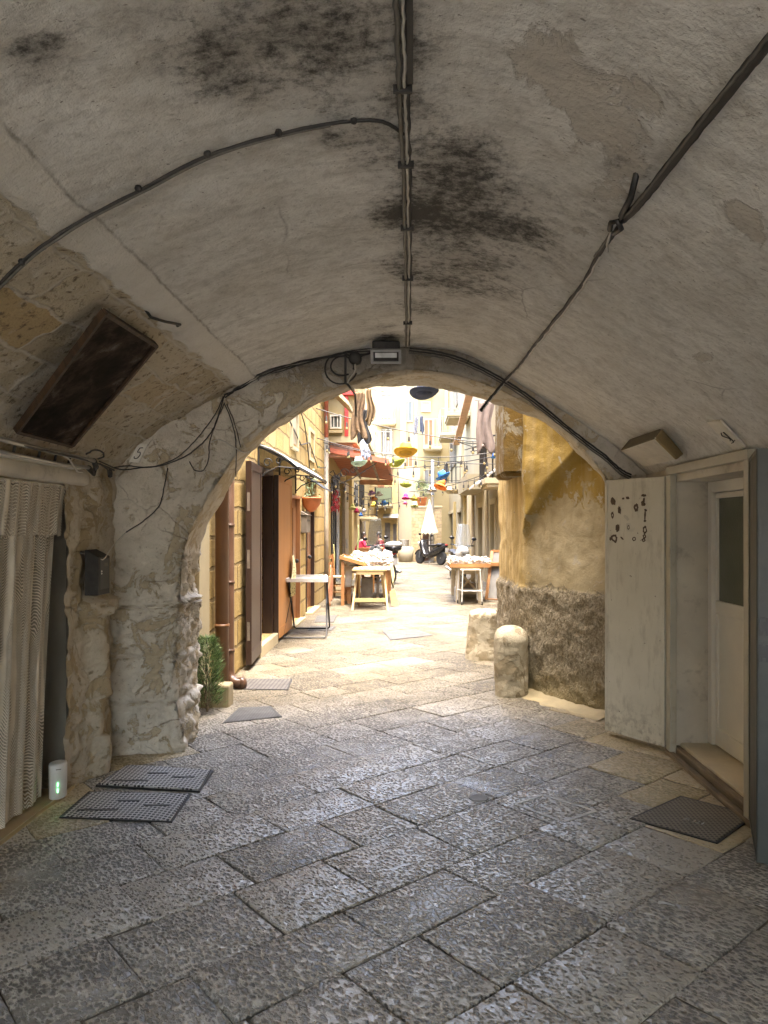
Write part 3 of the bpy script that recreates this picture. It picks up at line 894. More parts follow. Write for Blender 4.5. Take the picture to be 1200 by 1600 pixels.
M_RED = pm("red_paint", (0.55, 0.035, 0.03), 0.5)
M_PINKUNDER = pm("salmon_plaster", (0.50, 0.26, 0.17), 0.8)
M_TERRA = pm("terracotta", (0.40, 0.135, 0.055), 0.7)
M_WHITEPAINT = pm("white_paint", (0.66, 0.64, 0.58), 0.5)
M_RAIL = pm("pale_railing", (0.40, 0.36, 0.29), 0.5)
M_BLUEGLASS = pm("window_pane", (0.10, 0.11, 0.10), 0.12, 0.2, 2, 0.02)
M_LOUVER = pm("grey_louvre", (0.26, 0.24, 0.20), 0.6)

def wall(b, axis, c, th, a0, a1, z0, z1, holes=(), mi=0):
    """a wall in the plane axis=c, thickness th (signed), with rectangular openings"""
    As = sorted({a0, a1, *[h[0] for h in holes], *[h[1] for h in holes]})
    for i in range(len(As) - 1):
        lo, hi = As[i], As[i + 1]
        hs = sorted([(h[2], h[3]) for h in holes if h[0] <= lo and h[1] >= hi])
        z = z0
        for (q0, q1) in hs + [(z1, z1)]:
            if q0 > z:
                if axis == 'x': b.bx(min(c, c + th), max(c, c + th), lo, hi, z, q0, mi)
                else: b.bx(lo, hi, min(c, c + th), max(c, c + th), z, q0, mi)
            z = max(z, q1)
    return b

def panel(axis, c, d, a0, a1, z0, z1, b=None):
    """a box in front of (d>0 towards the lane) plane axis=c"""
    b = b or MB()
    lo, hi = min(c, c + d), max(c, c + d)
    if axis == 'x': b.bx(lo, hi, a0, a1, z0, z1)
    else: b.bx(a0, a1, lo, hi, z0, z1)
    return b

def window(parent, axis, c, d, a0, a1, z0, z1, fm=None, gm=None, nm="window", fw=0.07, bars=1):
    """frame standing d proud of plane c, pane inside it"""
    fm = fm or M_TRIM; gm = gm or M_BLUEGLASS
    b = MB()
    for (q0, q1, r0, r1) in ((a0, a1, z1 - fw, z1), (a0, a1, z0, z0 + fw), (a0, a0 + fw, z0 + fw, z1 - fw), (a1 - fw, a1, z0 + fw, z1 - fw)):
        panel(axis, c, d, q0, q1, r0, r1, b)
    for k in range(bars):
        m = a0 + (a1 - a0) * (k + 1) / (bars + 1)
        panel(axis, c, d * 0.7, m - fw * .25, m + fw * .25, z0 + fw, z1 - fw, b)
    f = b.build(nm, fm, parent)
    panel(axis, c, d * 0.4, a0 + fw * .6, a1 - fw * .6, z0 + fw * .6, z1 - fw * .6).build("pane", gm, f)
    return f

def balcony(parent, x0, x1, y0, y1, z, hgt=1.0, sides="-x+x-y+y", slab=0.16, rm=None, sm=None, gap=0.13, rad=0.014):
    """slab with a railing along the named sides"""
    s = MB(); s.bx(x0, x1, y0, y1, z - slab, z); s.bx(x0 + .05, x1 - .05, y0 + .05, y1 - .05, z - slab - .07, z - slab - .001)
    o = s.build("balcony", sm or M_TRIM, parent, bevel=0.01)
    r = MB()
    segs = []
    e = 0.03
    if "-y" in sides: segs.append(((x0 + e, y0 + e), (x1 - e, y0 + e)))
    if "+y" in sides: segs.append(((x0 + e, y1 - e), (x1 - e, y1 - e)))
    if "-x" in sides: segs.append(((x0 + e, y0 + e), (x0 + e, y1 - e)))
    if "+x" in sides: segs.append(((x1 - e, y0 + e), (x1 - e, y1 - e)))
    for p, q in segs:
        L = math.hypot(q[0] - p[0], q[1] - p[1]); n = max(2, int(L / gap))
        r.bar((*p, z + hgt), (*q, z + hgt), .04, .03); r.bar((*p, z + .09), (*q, z + .09), .03, .02)
        for k in range(n + 1):
            t = k / n; X = p[0] + (q[0] - p[0]) * t; Y = p[1] + (q[1] - p[1]) * t
            r.tube([(X, Y, z), (X, Y, z + hgt)], rad, 5)
    r.build("railing", rm or M_RAIL, o)
    return o

# ---- the tufa house on the left
XL = -1.83
house = thing("tufa_house", "house of yellow tufa blocks with brown and orange doors behind the left arch pier", "house", (XL, 10.0, 0))
b = MB()
wall(b, 'x', XL, -0.45, 5.76, 15.75, -0.05, 8.0, [(8.80, 9.85, 0.14, 2.30), (11.25, 12.25, 0.05, 2.05), (12.95, 14.05, 0.05, 2.05)])
b.build("wall", M_TUFA_X, house)
b = MB(); b.bx(-7.0, XL - 0.46, 5.76, 15.7, -0.05, 7.9); b.build("masonry", M_MASS, house)
panel('x', XL, 0.035, 6.30, 6.62, 0.0, 2.55).build("door_jamb", M_TRIM, house, bevel=.006)
b = MB(); b.tube([(XL + .085, 6.86, 0.0), (XL + .085, 6.86, 6.5)], 0.062, 16)
for z in (.62, 1.9, 3.4): b.lathe([(.068, z), (.068, z + .03)], 16, (XL + .085, 6.86, 0))
b.build("drainpipe", M_PIPE, house, smooth=True)
b = MB(); b.tube([(XL + .075, 7.16, 6.5), (XL + .075, 7.16, 0.17), (XL + .085, 7.15, 0.10), (XL + .13, 7.12, 0.055), (XL + .22, 7.06, 0.05)], 0.052, 14)
for z in (.34, 1.0, 1.55, 2.7): b.lathe([(.058, z), (.058, z + .028)], 14, (XL + .075, 7.16, 0))
b.lathe([(.062, -.02), (.062, .03)], 14, (XL + .205, 7.07, .05), M=Matrix.Rotation(D2R(60), 4, 'Z') @ Matrix.Rotation(D2R(90), 4, 'Y'))
b.build("drainpipe", M_PIPE2, house, smooth=True)
# first doorway: step, folded leaves, inner door
b = MB(); b.bx(XL - 0.40, XL + 0.07, 8.72, 9.88, -0.02, 0.135); b.build("step", M_TRIM, house, bevel=.012)
b = MB()
b.bx(XL - .12, XL + .01, 8.805, 8.87, 0.14, 2.29); b.bx(XL - .12, XL + .01, 9.78, 9.845, 0.14, 2.29); b.bx(XL - .12, XL + .01, 8.871, 9.779, 2.22, 2.29)
b.build("door_frame", M_DARKDOOR, house)
b = MB(); b.bx(XL - .34, XL - .30, 8.83, 9.83, 0.14, 2.28); b.build("inner_door", M_BLACK, house)
b = MB(); b.bx(XL - .29, XL - .27, 8.85, 9.05, 0.15, 2.2); b.build("net_curtain", pm("dingy_net", (0.5, 0.45, 0.33), 0.8), house)
def door_leaf(p0, p1, z0, z1, th, mat, nm, inset=None):
    a = Vector((*p0, 0)); c = Vector((*p1, 0)); L = (c - a).length
    ux = (c - a).normalized(); uy = Vector((-ux.y, ux.x, 0))
    M = Matrix(((ux.x, uy.x, 0, a.x), (ux.y, uy.y, 0, a.y), (0, 0, 1, 0), (0, 0, 0, 1)))
    bb = MB(); bb.bx(0, L, -th / 2, th / 2, z0, z1, M=M)
    for s in (1, -1):
        y0, y1 = (th / 2, th / 2 + .008) if s > 0 else (-th / 2 - .008, -th / 2)
        for (q0, q1, r0, r1) in ((0, L, z0, z0 + .14), (0, L, z1 - .09, z1), (0, .07, z0 + .14, z1 - .09), (L - .07, L, z0 + .14, z1 - .09)):
            bb.bx(q0, q1, y0, y1, r0, r1, M=M)
    return bb.build(nm, mat, house, bevel=.004), M, L
l1, M1, L1 = door_leaf((XL + .035, 8.78), (XL + .085, 7.99), 0.06, 2.26, 0.05, M_DARKDOOR, "door")
l1["label"] = "brown door leaf folded back, its lock edge towards the passage"
b = MB(); b.bx(L1, L1 + .012, -.03, .03, .06, 2.26, M=M1); e = b.build("lock_edge", M_DARKDOOR, l1)
for z in (0.42, 1.20, 1.82):
    b = MB(); b.bx(L1 + .012, L1 + .016, -.014, .014, z - .10, z + .10, M=M1); b.build("lock_plate", M_GREYDOOR, l1)
l2, M2, L2 = door_leaf((XL + .045, 9.87), (XL + .055, 10.93), 0.05, 2.24, 0.045, M_ORANGEDOOR, "door")
l2["label"] = "glossy orange wooden door leaf folded against the wall"
b = MB(); b.bx(-.012, -.001, -.03, .03, .05, 2.24, M=M2); b.build("leaf_edge", M_DARKDOOR, l2)
# second and third doors
for (y0, y1, k0, nm) in ((11.27, 12.23, 11.9, "a"), (12.97, 14.03, 13.45, "b")):
    b = MB(); b.bx(XL - .10, XL - .055, y0 + .05, y1 - .05, 0.05, 2.0); b.bx(XL - .055, XL - .04, y0 + .14, y0 + .46, .25, 1.85); b.bx(XL - .055, XL - .04, y0 + .54, y1 - .14, .25, 1.85)
    d = b.build("door", M_BROWNDOOR, house, bevel=.004)
    b = MB(); b.bx(XL - .11, XL + .015, y0 - .0, y0 + .045, .05, 2.045); b.bx(XL - .11, XL + .015, y1 - .045, y1, .05, 2.045); b.bx(XL - .11, XL + .015, y0 + .046, y1 - .046, 2.0, 2.045)
    b.build("door_frame", M_DARKDOOR if nm == "b" else M_BROWNDOOR, house)
    b = MB(); b.ball((XL + .005, k0, 1.0), .036, 10); b.tube([(XL - .04, k0, 1.0), (XL, k0, 1.0)], .014, 8); b.build("door_knob", M_BLACK, d, smooth=True)
b = MB(); b.bx(XL - .30, XL - .12, 11.26, 12.24, .05, 2.05); b.bx(XL - .30, XL - .12, 12.96, 14.04, .05, 2.05); b.build("door_backing", M_BLACK, house)
b = MB(); b.bx(XL - .02, XL + .12, 12.9, 14.1, -.02, .05); b.bx(XL - .02, XL + .09, 11.2, 12.3, -.02, .05); b.build("step", M_TRIM, house, bevel=.01)
# blind arched window, surround and loose cable on the upper wall
pts = [(XL + .012, 11.25 + .42 * t, 0) for t in (0, 1)]
b = MB()
prof = [(11.35, 2.85), (11.78, 2.85)] + [(11.565 + .215 * math.cos(t), 3.20 + .215 * math.sin(t)) for t in np.linspace(0, math.pi, 9)]
b.prism([(XL + .001, y, z) for y, z in prof], (0.012, 0, 0)); wi = b.build("arched_window", M_GREYW, house)
prof2 = [(11.27, 2.77), (11.86, 2.77)] + [(11.565 + .295 * math.cos(t), 3.20 + .295 * math.sin(t)) for t in np.linspace(0, math.pi, 11)]
b = MB()
for k in range(len(prof2) - 1):
    b.bar((XL + .02, *prof2[k]), (XL + .02, *prof2[k + 1]), .05, .05)
b.bar((XL + .02, *prof2[-1]), (XL + .02, *prof2[0]), .05, .05)
b.build("sill", M_TRIM, wi)
window(house, 'x', XL, .03, 13.3, 14.0, 2.75, 3.35, M_TRIM, M_TUFA_X, bars=0)
b = MB(); b.tube([Vector((XL + .03, y, z)) for y, z in ((9.6, 3.6), (10.4, 3.25), (11.2, 3.1), (12.2, 2.9), (13.2, 3.05), (14.4, 2.7), (15.7, 2.8))], .012, 6)
b.tube([Vector((XL + .03, y, z)) for y, z in ((12.0, 3.5), (12.6, 3.3), (13.0, 2.95), (13.2, 2.6))], .011, 6); b.build("cable", M_BLACK, house)

# ---- the café house beyond it
cafe = thing("cafe_house", "cream house with a projecting bay, coral underside and red post, above the terracotta awning", "house", (-1.9, 18, 0))
b = MB(); wall(b, 'x', -1.88, -.4, 15.9, 24.0, -.05, 9.0, [(17.55, 18.6, .2, 2.75), (19.0, 20.3, .2, 2.75)]); b.build("wall", M_YELL, cafe)
b = MB(); b.bx(-7, -2.29, 15.9, 24, -.05, 8.9); b.build("masonry", M_MASS, cafe)
b = MB(); b.tube([(-1.80, 15.82, 0), (-1.80, 15.82, 3.45)], .055, 12); b.build("drainpipe", M_BEIGEPIPE, cafe, smooth=True)
b = MB(); b.tube([(-1.80, 15.82, 3.46), (-1.80, 15.82, 6.0)], .05, 12); b.build("drainpipe", M_CORAL, cafe, smooth=True)["label"] = "coral painted upper length of drainpipe"
b = MB(); b.bx(-2.28, -2.24, 17.5, 20.4, .2, 2.75); b.build("dark_interior", M_BLACK, cafe)
b = MB()
b.bx(-1.90, -1.85, 17.58, 18.55, .22, .5)
for y in (17.58, 18.05, 18.52): b.bx(-1.90, -1.85, y, y + .06, .501, 2.7)
d = b.build("glazed_door", M_IRON, cafe); b = MB(); b.bx(-1.885, -1.87, 17.62, 18.53, .5, 2.7); b.build("pane", M_BLUEGLASS, d)
b = MB(); b.bx(-1.88, -1.80, 18.62, 18.80, .1, 2.85); b.build("door_jamb", M_WHITEPAINT, cafe)
b = MB(); b.bx(-1.87, -1.79, 20.35, 21.55, .15, 2.8); d = b.build("door", pm("beige_shutter", (0.44, 0.34, 0.22), 0.5), cafe, bevel=.01); b = MB(); b.bx(-1.79, -1.76, 20.7, 20.76, .95, 1.2); b.build("handle", M_STEEL, d)
b = MB(); b.bx(-1.87, -1.70, 21.6, 22.3, -.02, 3.2); b.build("pilaster", M_YELL, cafe)
b = MB(); b.bx(-1.86, -1.55, 17.0, 19.6, -.02, .18); b.bx(-1.86, -1.40, 16.6, 19.9, -.02, .085); b.build("step", M_TRIM, cafe, bevel=.01)
# projecting bay
b = MB(); b.bx(-1.879, -1.30, 17.0, 21.5, 3.62, 5.6); bay = b.build("bay", M_CREAM, cafe)
b = MB(); b.bx(-1.879, -1.24, 16.94, 21.6, 3.48, 3.62); b.build("sill", M_TRIM, bay)
b = MB(); b.prism([(-1.879, 17.0, 3.479), (-1.879, 21.5, 3.479), (-1.28, 21.5, 3.479), (-1.28, 17.0, 3.479)], (0, 0, -.02))
b.bx(-1.879, -1.33, 17.05, 17.4, 3.16, 3.458); b.build("underside", M_PINKUNDER, bay)
b = MB(); b.bx(-1.50, -1.42, 16.93, 16.999, 3.62, 4.55); b.bx(-1.879, -1.20, 16.85, 21.5, 4.56, 4.64); b.build("trim", M_RED, bay)
window(bay, 'y', 17.0, -.05, -1.84, -1.58, 3.80, 4.12, M_WHITEPAINT, M_BLUEGLASS, fw=.035, bars=2)
b = MB(); b.bx(-1.86, -1.56, 16.90, 16.999, 3.70, 3.76); b.build("ledge", M_TRIM, bay)
# cantilevered roof slab over the tufa house end
b = MB(); b.prism([(-1.88, 15.1, 4.62), (-1.25, 15.1, 4.02), (-1.25, 15.1, 4.10), (-1.88, 15.1, 4.75)], (0, 1.5, 0)); b.build("eave", M_TRIM, cafe)

# ---- houses where the lane bends
side = thing("side_house", "weathered house with small shuttered window behind the seated people", "house", (-2.0, 28, 0))
b = MB(); wall(b, 'x', -2.05, -.4, 24.1, 41.5, -.05, 5.2, [(25.2, 26.0, 0, 2.1)]); b.build("wall", M_CREAM, side)
b = MB(); b.bx(-7, -2.46, 24.1, 41.5, -.05, 5.1); b.build("masonry", M_MASS, side)
b = MB(); b.bx(-2.40, -2.35, 25.2, 26.0, 0, 2.1); b.build("door", M_GREYDOOR, side)
b = MB(); b.bx(-2.05, -1.7, 24.1, 41.3, 5.0, 5.2); b.build("cornice", M_TRIM, side)
b = MB(); b.bx(-3.6, -2.06, 29.6, 29.75, -.05, 4.2); b.build("return_wall", M_YELL, side)
w_ = window(side, 'x', -2.05, .05, 26.6, 27.9, 2.45, 3.15, M_WHITEPAINT, M_LOUVER)
balcony(side, -2.05, -1.75, 25.9, 28.6, 2.25, .9, "-x+x-y+y", .1, M_IRON, M_TRIM, .14, .012)
balcony(side, -2.05, -1.35, 29.8, 31.0, 1.95, .8, "-y+x", .1, M_IRON, M_TRIM, .14, .012)
b = MB(); b.bx(-2.04, -1.98, 30.2, 31.0, .0, 1.85); b.bx(-2.04, -1.98, 32.3, 33.1, .0, 1.9); b.build("door", M_GREYDOOR, side)

end = thing("end_house", "tall pale stucco house closing the lane, with laundry and a small high window", "house", (-.5, 42, 0))
b = MB(); wall(b, 'y', 42, .5, -6.5, 0.4, -.05, 9.9, [(-1.75, -1.35, 0, 2.3), (-1.05, -.70, 0, 2.2)]); b.build("wall", M_PALE, end)
b = MB(); wall(b, 'y', 41.6, .9, .41, 5.5, -.05, 10.7); b.build("wall", M_CREAM, end)
b = MB(); b.bx(-6.5, .4, 42.51, 48, -.05, 9.7); b.bx(.41, 5.5, 42.51, 48, -.05, 10.5); b.build("masonry", M_MASS, end)
b = MB(); b.bx(-1.75, -1.35, 42.3, 42.35, 0, 2.3); b.bx(-1.05, -.70, 42.3, 42.35, 0, 2.2); b.build("door", M_GREYDOOR, end)
b = MB(); b.bx(-6.5, .44, 41.85, 42.6, 9.9, 10.05); b.build("cornice", M_TRIM, end)
for x in (-1.95, -.55, .25):
    b = MB(); b.bx(x, x + .32, 41.86, 41.999, -.05, 9.8); b.build("pilaster", M_TRIM, end)
window(end, 'y', 41.6, -.06, .6, 1.15, 8.0, 8.6, M_TRIM, M_LOUVER, bars=0)
b = MB(); b.bx(.45, 1.3, 41.4, 41.6, 8.95, 9.05); b.build("ledge", M_TRIM, end)
window(end, 'y', 42, -.05, -1.75, -1.05, 5.7, 7.1, M_WHITEPAINT, M_LOUVER)
window(end, 'y', 42, -.05, -.38, .18, 4.9, 6.2, M_TRIM, M_BROWNDOOR)
window(end, 'y', 42, -.05, -3.0, -2.3, 4.6, 6.3, M_TRIM, M_LOUVER)
window(end, 'y', 41.6, -.06, .75, 1.35, 6.05, 7.6, M_TRIM, M_BROWNDOOR)
window(end, 'y', 41.6, -.06, .75, 1.35, 3.4, 4.8, M_TRIM, M_LOUVER)
window(end, 'y', 42, -.05, -1.7, -1.0, 7.7, 9.1, M_TRIM, M_LOUVER)
window(end, 'y', 42, -.05, -.40, .16, 7.5, 8.7, M_TRIM, M_BLUEGLASS)
balcony(end, -1.95, -.8, 41.3, 42.0, 7.45, 1.1, "-x+x-y", .14, M_RAIL, M_TRIM, .2, .02)
balcony(end, -3.3, -2.1, 41.3, 42.0, 4.5, 1.1, "-x+x-y", .16, M_IRON, M_TRIM, .2, .02)
balcony(end, -2.0, -.95, 41.2, 42.0, 5.35, 1.5, "-x+x-y", .5, M_RAIL, M_TRIM, .2, .02)
balcony(end, .72, 1.75, 40.7, 41.6, 6.0, 1.5, "-x+x-y", .16, M_RAIL, M_TRIM, .2, .018)

net = thing("balcony_house", "low ochre house front with a green screened balcony and doors below", "house", (-1.4, 37, 0))
b = MB(); wall(b, 'y', 37, .4, -2.05, -.62, -.05, 4.0, [(-1.27, -1.0, 0, 1.75), (-.86, -.68, 0, 1.7)]); b.build("wall", M_TUFA_Y, net)
b = MB(); b.bx(-2.05, -.62, 37.41, 41.8, -.05, 3.9); b.build("masonry", M_GREYW, net)
b = MB(); b.bx(-1.27, -1.0, 37.2, 37.25, 0, 1.75); b.bx(-.86, -.68, 37.2, 37.25, 0, 1.7); b.build("door", M_GREYDOOR, net)
o = balcony(net, -1.75, -.90, 35.9, 37, 2.68, .80, "-x+x-y", .14, M_IRON, M_TRIM, .12, .012)
b = MB(); b.bx(-1.66, -.93, 35.90, 35.915, 2.72, 3.44); b.bx(-.925, -.91, 35.93, 36.9, 2.72, 3.44); b.build("green_net", pm("green_netting", (0.14, 0.17, 0.10), 0.9, 0.35, 40), o)
b = MB(); b.bx(-1.62, -1.30, 36.93, 36.999, 2.70, 3.75); b.build("balcony_door", M_BROWNDOOR, net)
b = MB()
b.prism([(-1.35, 36.99, 2.16), (-1.35, 36.2, 1.98), (-1.35, 36.2, 2.0), (-1.35, 36.99, 2.19)], (.75, 0, 0)); b.build("door_canopy", M_LOUVER, net)

plain = thing("flaked_house", "grey flaked house side between the ochre house front and the rubble pillar", "house", (-.2, 38, 0))
b = MB(); wall(b, 'y', 38, .4, -.6, .5, -.05, 4.6); b.bx(-.6, .5, 38.41, 41.5, -.05, 4.5); b.build("wall", M_GREYW, plain)
b = MB(); b.bx(-.6, .5, 37.93, 38.0, -.02, .35); b.build("plinth", M_TRIM, plain)

# ---- right-hand row
row = thing("pale_house_row", "row of pale stucco houses with balconies along the right side of the lane", "house", (2.2, 25, 0))
RX = 2.2
def ry(px): return RX * F / (px - CX)
doors = [(ry(775.5), ry(768), 2.15), (ry(756.5), ry(749), 2.15), (ry(722.5), ry(716), 2.2), (ry(709), ry(702), 2.25)]
b = MB(); wall(b, 'x', RX, .5, 13.5, 41.5, -.05, 10.0, [(y0, y1, .02, z) for y0, y1, z in doors]); b.build("wall", M_PALE, row)
b = MB(); b.bx(RX + .51, 7.5, 13.5, 41.5, -.05, 9.9); b.bx(2.3, 7.5, 9.2, 13.4, -.05, 6.5); b.build("masonry", M_MASS, row)
for (y0, y1, z), m in zip(doors, (M_BLACK, M_GREYDOOR, M_GREYDOOR, M_BLACK)):
    panel('x', RX + .12, .06, y0 + .02, y1 - .02, .02, z - .02).build("door", m, row)
    b = MB()
    panel('x', RX, -.05, y0 - .16, y0, -.02, z + .14, b); panel('x', RX, -.05, y1, y1 + .16, -.02, z + .14, b); panel('x', RX, -.05, y0 + .001, y1 - .001, z, z + .14, b)
    b.build("door_surround", M_TRIM, row)
for px in (761, 735, 728, 712):
    y = ry(px); panel('x', RX, -.10, y - .35, y + .35, -.02, 2.75).build("pilaster", M_YELL if px in (728, 712) else M_TRIM, row)
b = MB(); b.tube([(RX - .08, ry(743), 0), (RX - .08, ry(743), 3)], .06, 10); b.build("drainpipe", M_BEIGEPIPE, row)
b = MB(); b.tube([(RX - .06, ry(765), 0), (RX - .06, ry(765), 3)], .03, 8)
b.build("drainpipe", M_BEIGEPIPE, row)
# big plain bay over the doors, brackets, balconies, shutters
b = MB(); b.bx(1.62, RX - .001, 21.0, 25.0, 2.62, 3.05); b.build("bay", M_PALE, row)
b = MB(); b.bx(1.55, RX - .001, 27.8, 31.5, 2.95, 3.12); b.build("ledge", M_TRIM, row)
balcony(row, 1.35, RX - .001, 27.0, 29.2, 5.75, 1.15, "-x-y+y", .15, M_RAIL, M_TRIM, .16, .016)
balcony(row, 1.38, RX - .001, 34.0, 36.5, 5.9, 1.1, "-x-y+y", .15, M_RAIL, M_TRIM, .16, .016)
balcony(row, 1.68, RX - .001, 16.6, 18.2, 2.65, .95, "-x-y+y", .13, M_IRON, M_TRIM, .14, .012)
balcony(row, 1.45, RX - .001, 29.6, 32.2, 3.30, .85, "-x-y+y", .13, M_IRON, M_TRIM, .14, .012)
for (px0, px1, y0, y1, m) in ((713, 704.5, 731, 680, M_LOUVER), (716, 709, 640, 600, M_LOUVER)):
    Ya, Yb = ry(px0), ry(px1); Ym = (Ya + Yb) / 2
    z0, z1 = EYE + (CY - y0) / F * Ym, EYE + (CY - y1) / F * Ym
    bb = MB(); n = int((z1 - z0) / .12)
    panel('x', RX, -.04, Ya, Yb, z0, z1, bb)
    for k in range(n): panel('x', RX - .041, -.03, Ya + .1, Yb - .1, z0 + k * .12, z0 + k * .12 + .07, bb)
    bb.build("shutter", m, row)
for (px, z0, z1) in ((758, 3.0, 4.4), (724, 3.6, 5.2), (737, 6.6, 8.3)):
    y = ry(px); window(row, 'x', RX, -.05, y - .4, y + .4, z0, z1, M_TRIM, M_BROWNDOOR)
# brown roller awning arm and folding drying racks on the wall
b = MB(); b.bar(at(736, 606, 19), at(713, 694, 24), .20, .07); b.build("brown_awning", pm("brown_awning_cloth", (0.46, 0.31, 0.19), 0.8), row)
b = MB()
for (xa, ya, xb, yb) in ((716, 683, 748, 686), (716, 691, 750, 694), (726, 703, 752, 695), (735, 706, 754, 702)):
    b.tube([at(xa, ya, 21), at(xb, yb, 21)], .014, 6)
b.tube([at(716, 683, 21), at(716, 691, 21), at(752, 702, 21)], .012, 6); b.tube([at(750, 686, 21), at(770, 684, 20.2)], .02, 6)
b.build("drying_rack", M_IRON, row)
b = MB(); b.prism([(1.60, 17.5, 2.55), (2.19, 17.5, 3.0), (2.19, 17.5, 3.05), (1.60, 17.5, 2.6)], (0, 3.0, 0)); b.build("door_canopy", M_WHITEPAINT, row)

# ---- rubble pillar with its brown panel
pil = thing("stone_pillar", "square pier of small yellow stones standing at the end of the lane behind the closed parasol", "pillar", (.72, 33.6, 0))
b = MB(); b.bx(.06, 1.40, 33.0, 34.4, -.05, 2.40); b.build("shaft", M_RUBBLE, pil)
b = MB(); b.bx(.03, 1.43, 32.97, 34.43, 2.401, 2.48); b.build("cap", M_TRIM, pil, bevel=.01)
b = MB(); b.bx(.55, 1.05, 32.94, 32.999, 0, 1.25); b.build("panel", M_DARKDOOR, pil)
b = MB(); b.bx(-.35, .05, 33.2, 33.8, -.02, .22); tag(b.build("stone_bench", M_TRIM, None, (-.15, 33.5, 0), bevel=.02), "low pale stone step beside the rubble pillar", "step")

# ---- the yellow house at the right of the arch
def m_yellowhouse():
    g = G("ochre_paint_over_render")
    p = g.pos(); X, Y, Z = g.sep(p)
    n1 = g.noise(p, 1.7, 6, 0.66); n2 = g.noise(p, 6, 7, .68, .4); n3 = g.noise(p, 34, 5, .7)
    st = g.noise(g.scale(p, (3, 3, .3)), 3.0, 6, .65)
    och = g.ramp(n1, [(0.3, (0.27, 0.175, 0.03)), (0.7, (0.40, 0.275, 0.075))])
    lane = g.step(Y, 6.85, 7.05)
    och = g.mix(g.math('MULTIPLY', lane, g.ramp(st, [(0.38, 0.9), (0.62, 0.1)])), och, (0.66, 0.51, 0.27))  # lane side coloured paler, for the stronger light that falls on it
    ren = g.ramp(n2, [(0.3, (0.36, 0.29, 0.16)), (0.7, (0.52, 0.44, 0.28))])
    ren = g.mix(g.ramp(n2, [(0.58, 0.0), (0.72, .5)]), ren, (0.24, 0.19, 0.11))
    # the paint has come off round the middle of the wall
    dx = g.math('MULTIPLY', g.math('SUBTRACT', X, 1.42), 1.5); dz = g.math('MULTIPLY', g.math('SUBTRACT', Z, 1.32), 1.25)
    rad = g.math('SQRT', g.math('ADD', g.math('MULTIPLY', dx, dx), g.math('MULTIPLY', dz, dz)))
    off = g.math('ADD', rad, g.math('ADD', g.math('MULTIPLY', g.math('SUBTRACT', n2, .5), 1.3), g.math('MULTIPLY', g.math('SUBTRACT', n1, .5), .9)))
    pl = g.math('MULTIPLY', g.step(off, .66, .56), g.math('SUBTRACT', 1.0, lane))
    c = g.mix(pl, och, ren)
    och_ = g.ramp(st, [(0.45, 0.0), (0.65, .5)])
    c = g.mix(g.math('MULTIPLY', och_, g.math('SUBTRACT', 1.0, pl)), c, (0.42, 0.32, 0.16))
    flake = g.ramp(n2, [(0.60, 0.0), (0.63, .85)])
    c = g.mix(g.math('MULTIPLY', flake, g.math('SUBTRACT', 1.0, lane)), c, (0.46, 0.41, 0.30))
    # rough cement dado
    zz = g.math('ADD', Z, g.math('ADD', g.math('MULTIPLY', g.math('SUBTRACT', n2, .5), .24), g.math('MULTIPLY', g.math('SUBTRACT', n3, .5), .12)))
    dado = g.step(zz, 1.01, .975)
    dv = g.noise(g.scale(p, (1, 1, .75)), 42, 5, .65, .4)
    dc = g.ramp(dv, [(0.3, (0.13, 0.105, 0.06)), (0.5, (0.27, 0.225, 0.15)), (0.72, (0.42, 0.365, 0.26))])
    dc = g.mix(g.step(Z, .35, .0), dc, (0.30, 0.24, 0.12), )
    c = g.mix(dado, c, dc)
    rl = g.noise(g.scale(p, (1, 1, .7)), 32, 5, .65, .4)
    h = g.math('ADD', g.math('MULTIPLY', g.math('MULTIPLY', dado, rl), 2.6), g.math('ADD', g.math('MULTIPLY', n2, .55), g.math('MULTIPLY', n3, .22)))
    h = g.math('SUBTRACT', h, g.math('MULTIPLY', pl, .25))
    return g.done(c, .85, g.bump(h, .9, .02), 0, Specular_IOR_Level=.25)
M_OCHRE = m_yellowhouse()
yel = thing("yellow_house", "ochre house wall with peeling paint and rough grey dado right of the passage", "house", (1.3, 6.6, 0))
PATH = [(2.05, 5.30), (1.62, 6.05), (1.35, 6.50), (1.10, 6.92), (1.05, 7.05), (1.015, 7.6), (.985, 8.25), (1.2, 8.32), (2.4, 8.6)]
def ypath(u):
    L = [0]
    for a, c in zip(PATH, PATH[1:]): L.append(L[-1] + math.hypot(c[0] - a[0], c[1] - a[1]))
    t = u * L[-1]
    return float(np.interp(t, L, [p[0] for p in PATH])), float(np.interp(t, L, [p[1] for p in PATH]))
def yfn(u, v):
    x, y = ypath(u); z = -.05 + (3.9 * v if v < .85 else 3.315 + (v - .85) / .15 * 2.7)
    p = Vector((x, y, z))
    n = Vector((-.86, -.5, 0)) if y < 6.98 else Vector((-1, -.03, 0))
    d = .02 * fract(p, 1.8, 4) + (.016 * fract(p, 11, 4) if z < .98 else .004 * fract(p, 9, 3))
    if z < .97: d += .022
    if y < 6.98:      # upper part corbels out along a curved line
        t = max(0, min(1, (x - 1.06) / .60)); zc = 1.30 + 1.15 * (1 - (1 - t) ** 2) ** .5 if t < 1 else 2.45
        zc = 1.28 + 1.1 * t ** .62
        s = max(0, min(1, (z - zc) / .05)); d += .085 * s * s * (3 - 2 * s) * min(1, (x - 1.05) / .08 if x > 1.05 else 0)
    return p + n * d
b = MB(); b.grid(190, 150, yfn); b.build("wall", M_OCHRE, yel, smooth=True)
b = MB(); b.bx(1.7, 2.3, 6.6, 8.2, -.05, 9.0); b.bx(1.65, 8, 6.4, 9.15, 3.3, 6.0); b.bx(2.3, 8, 5.95, 9.15, -.05, 3.29); b.build("masonry", M_MASS, yel)
b = MB()
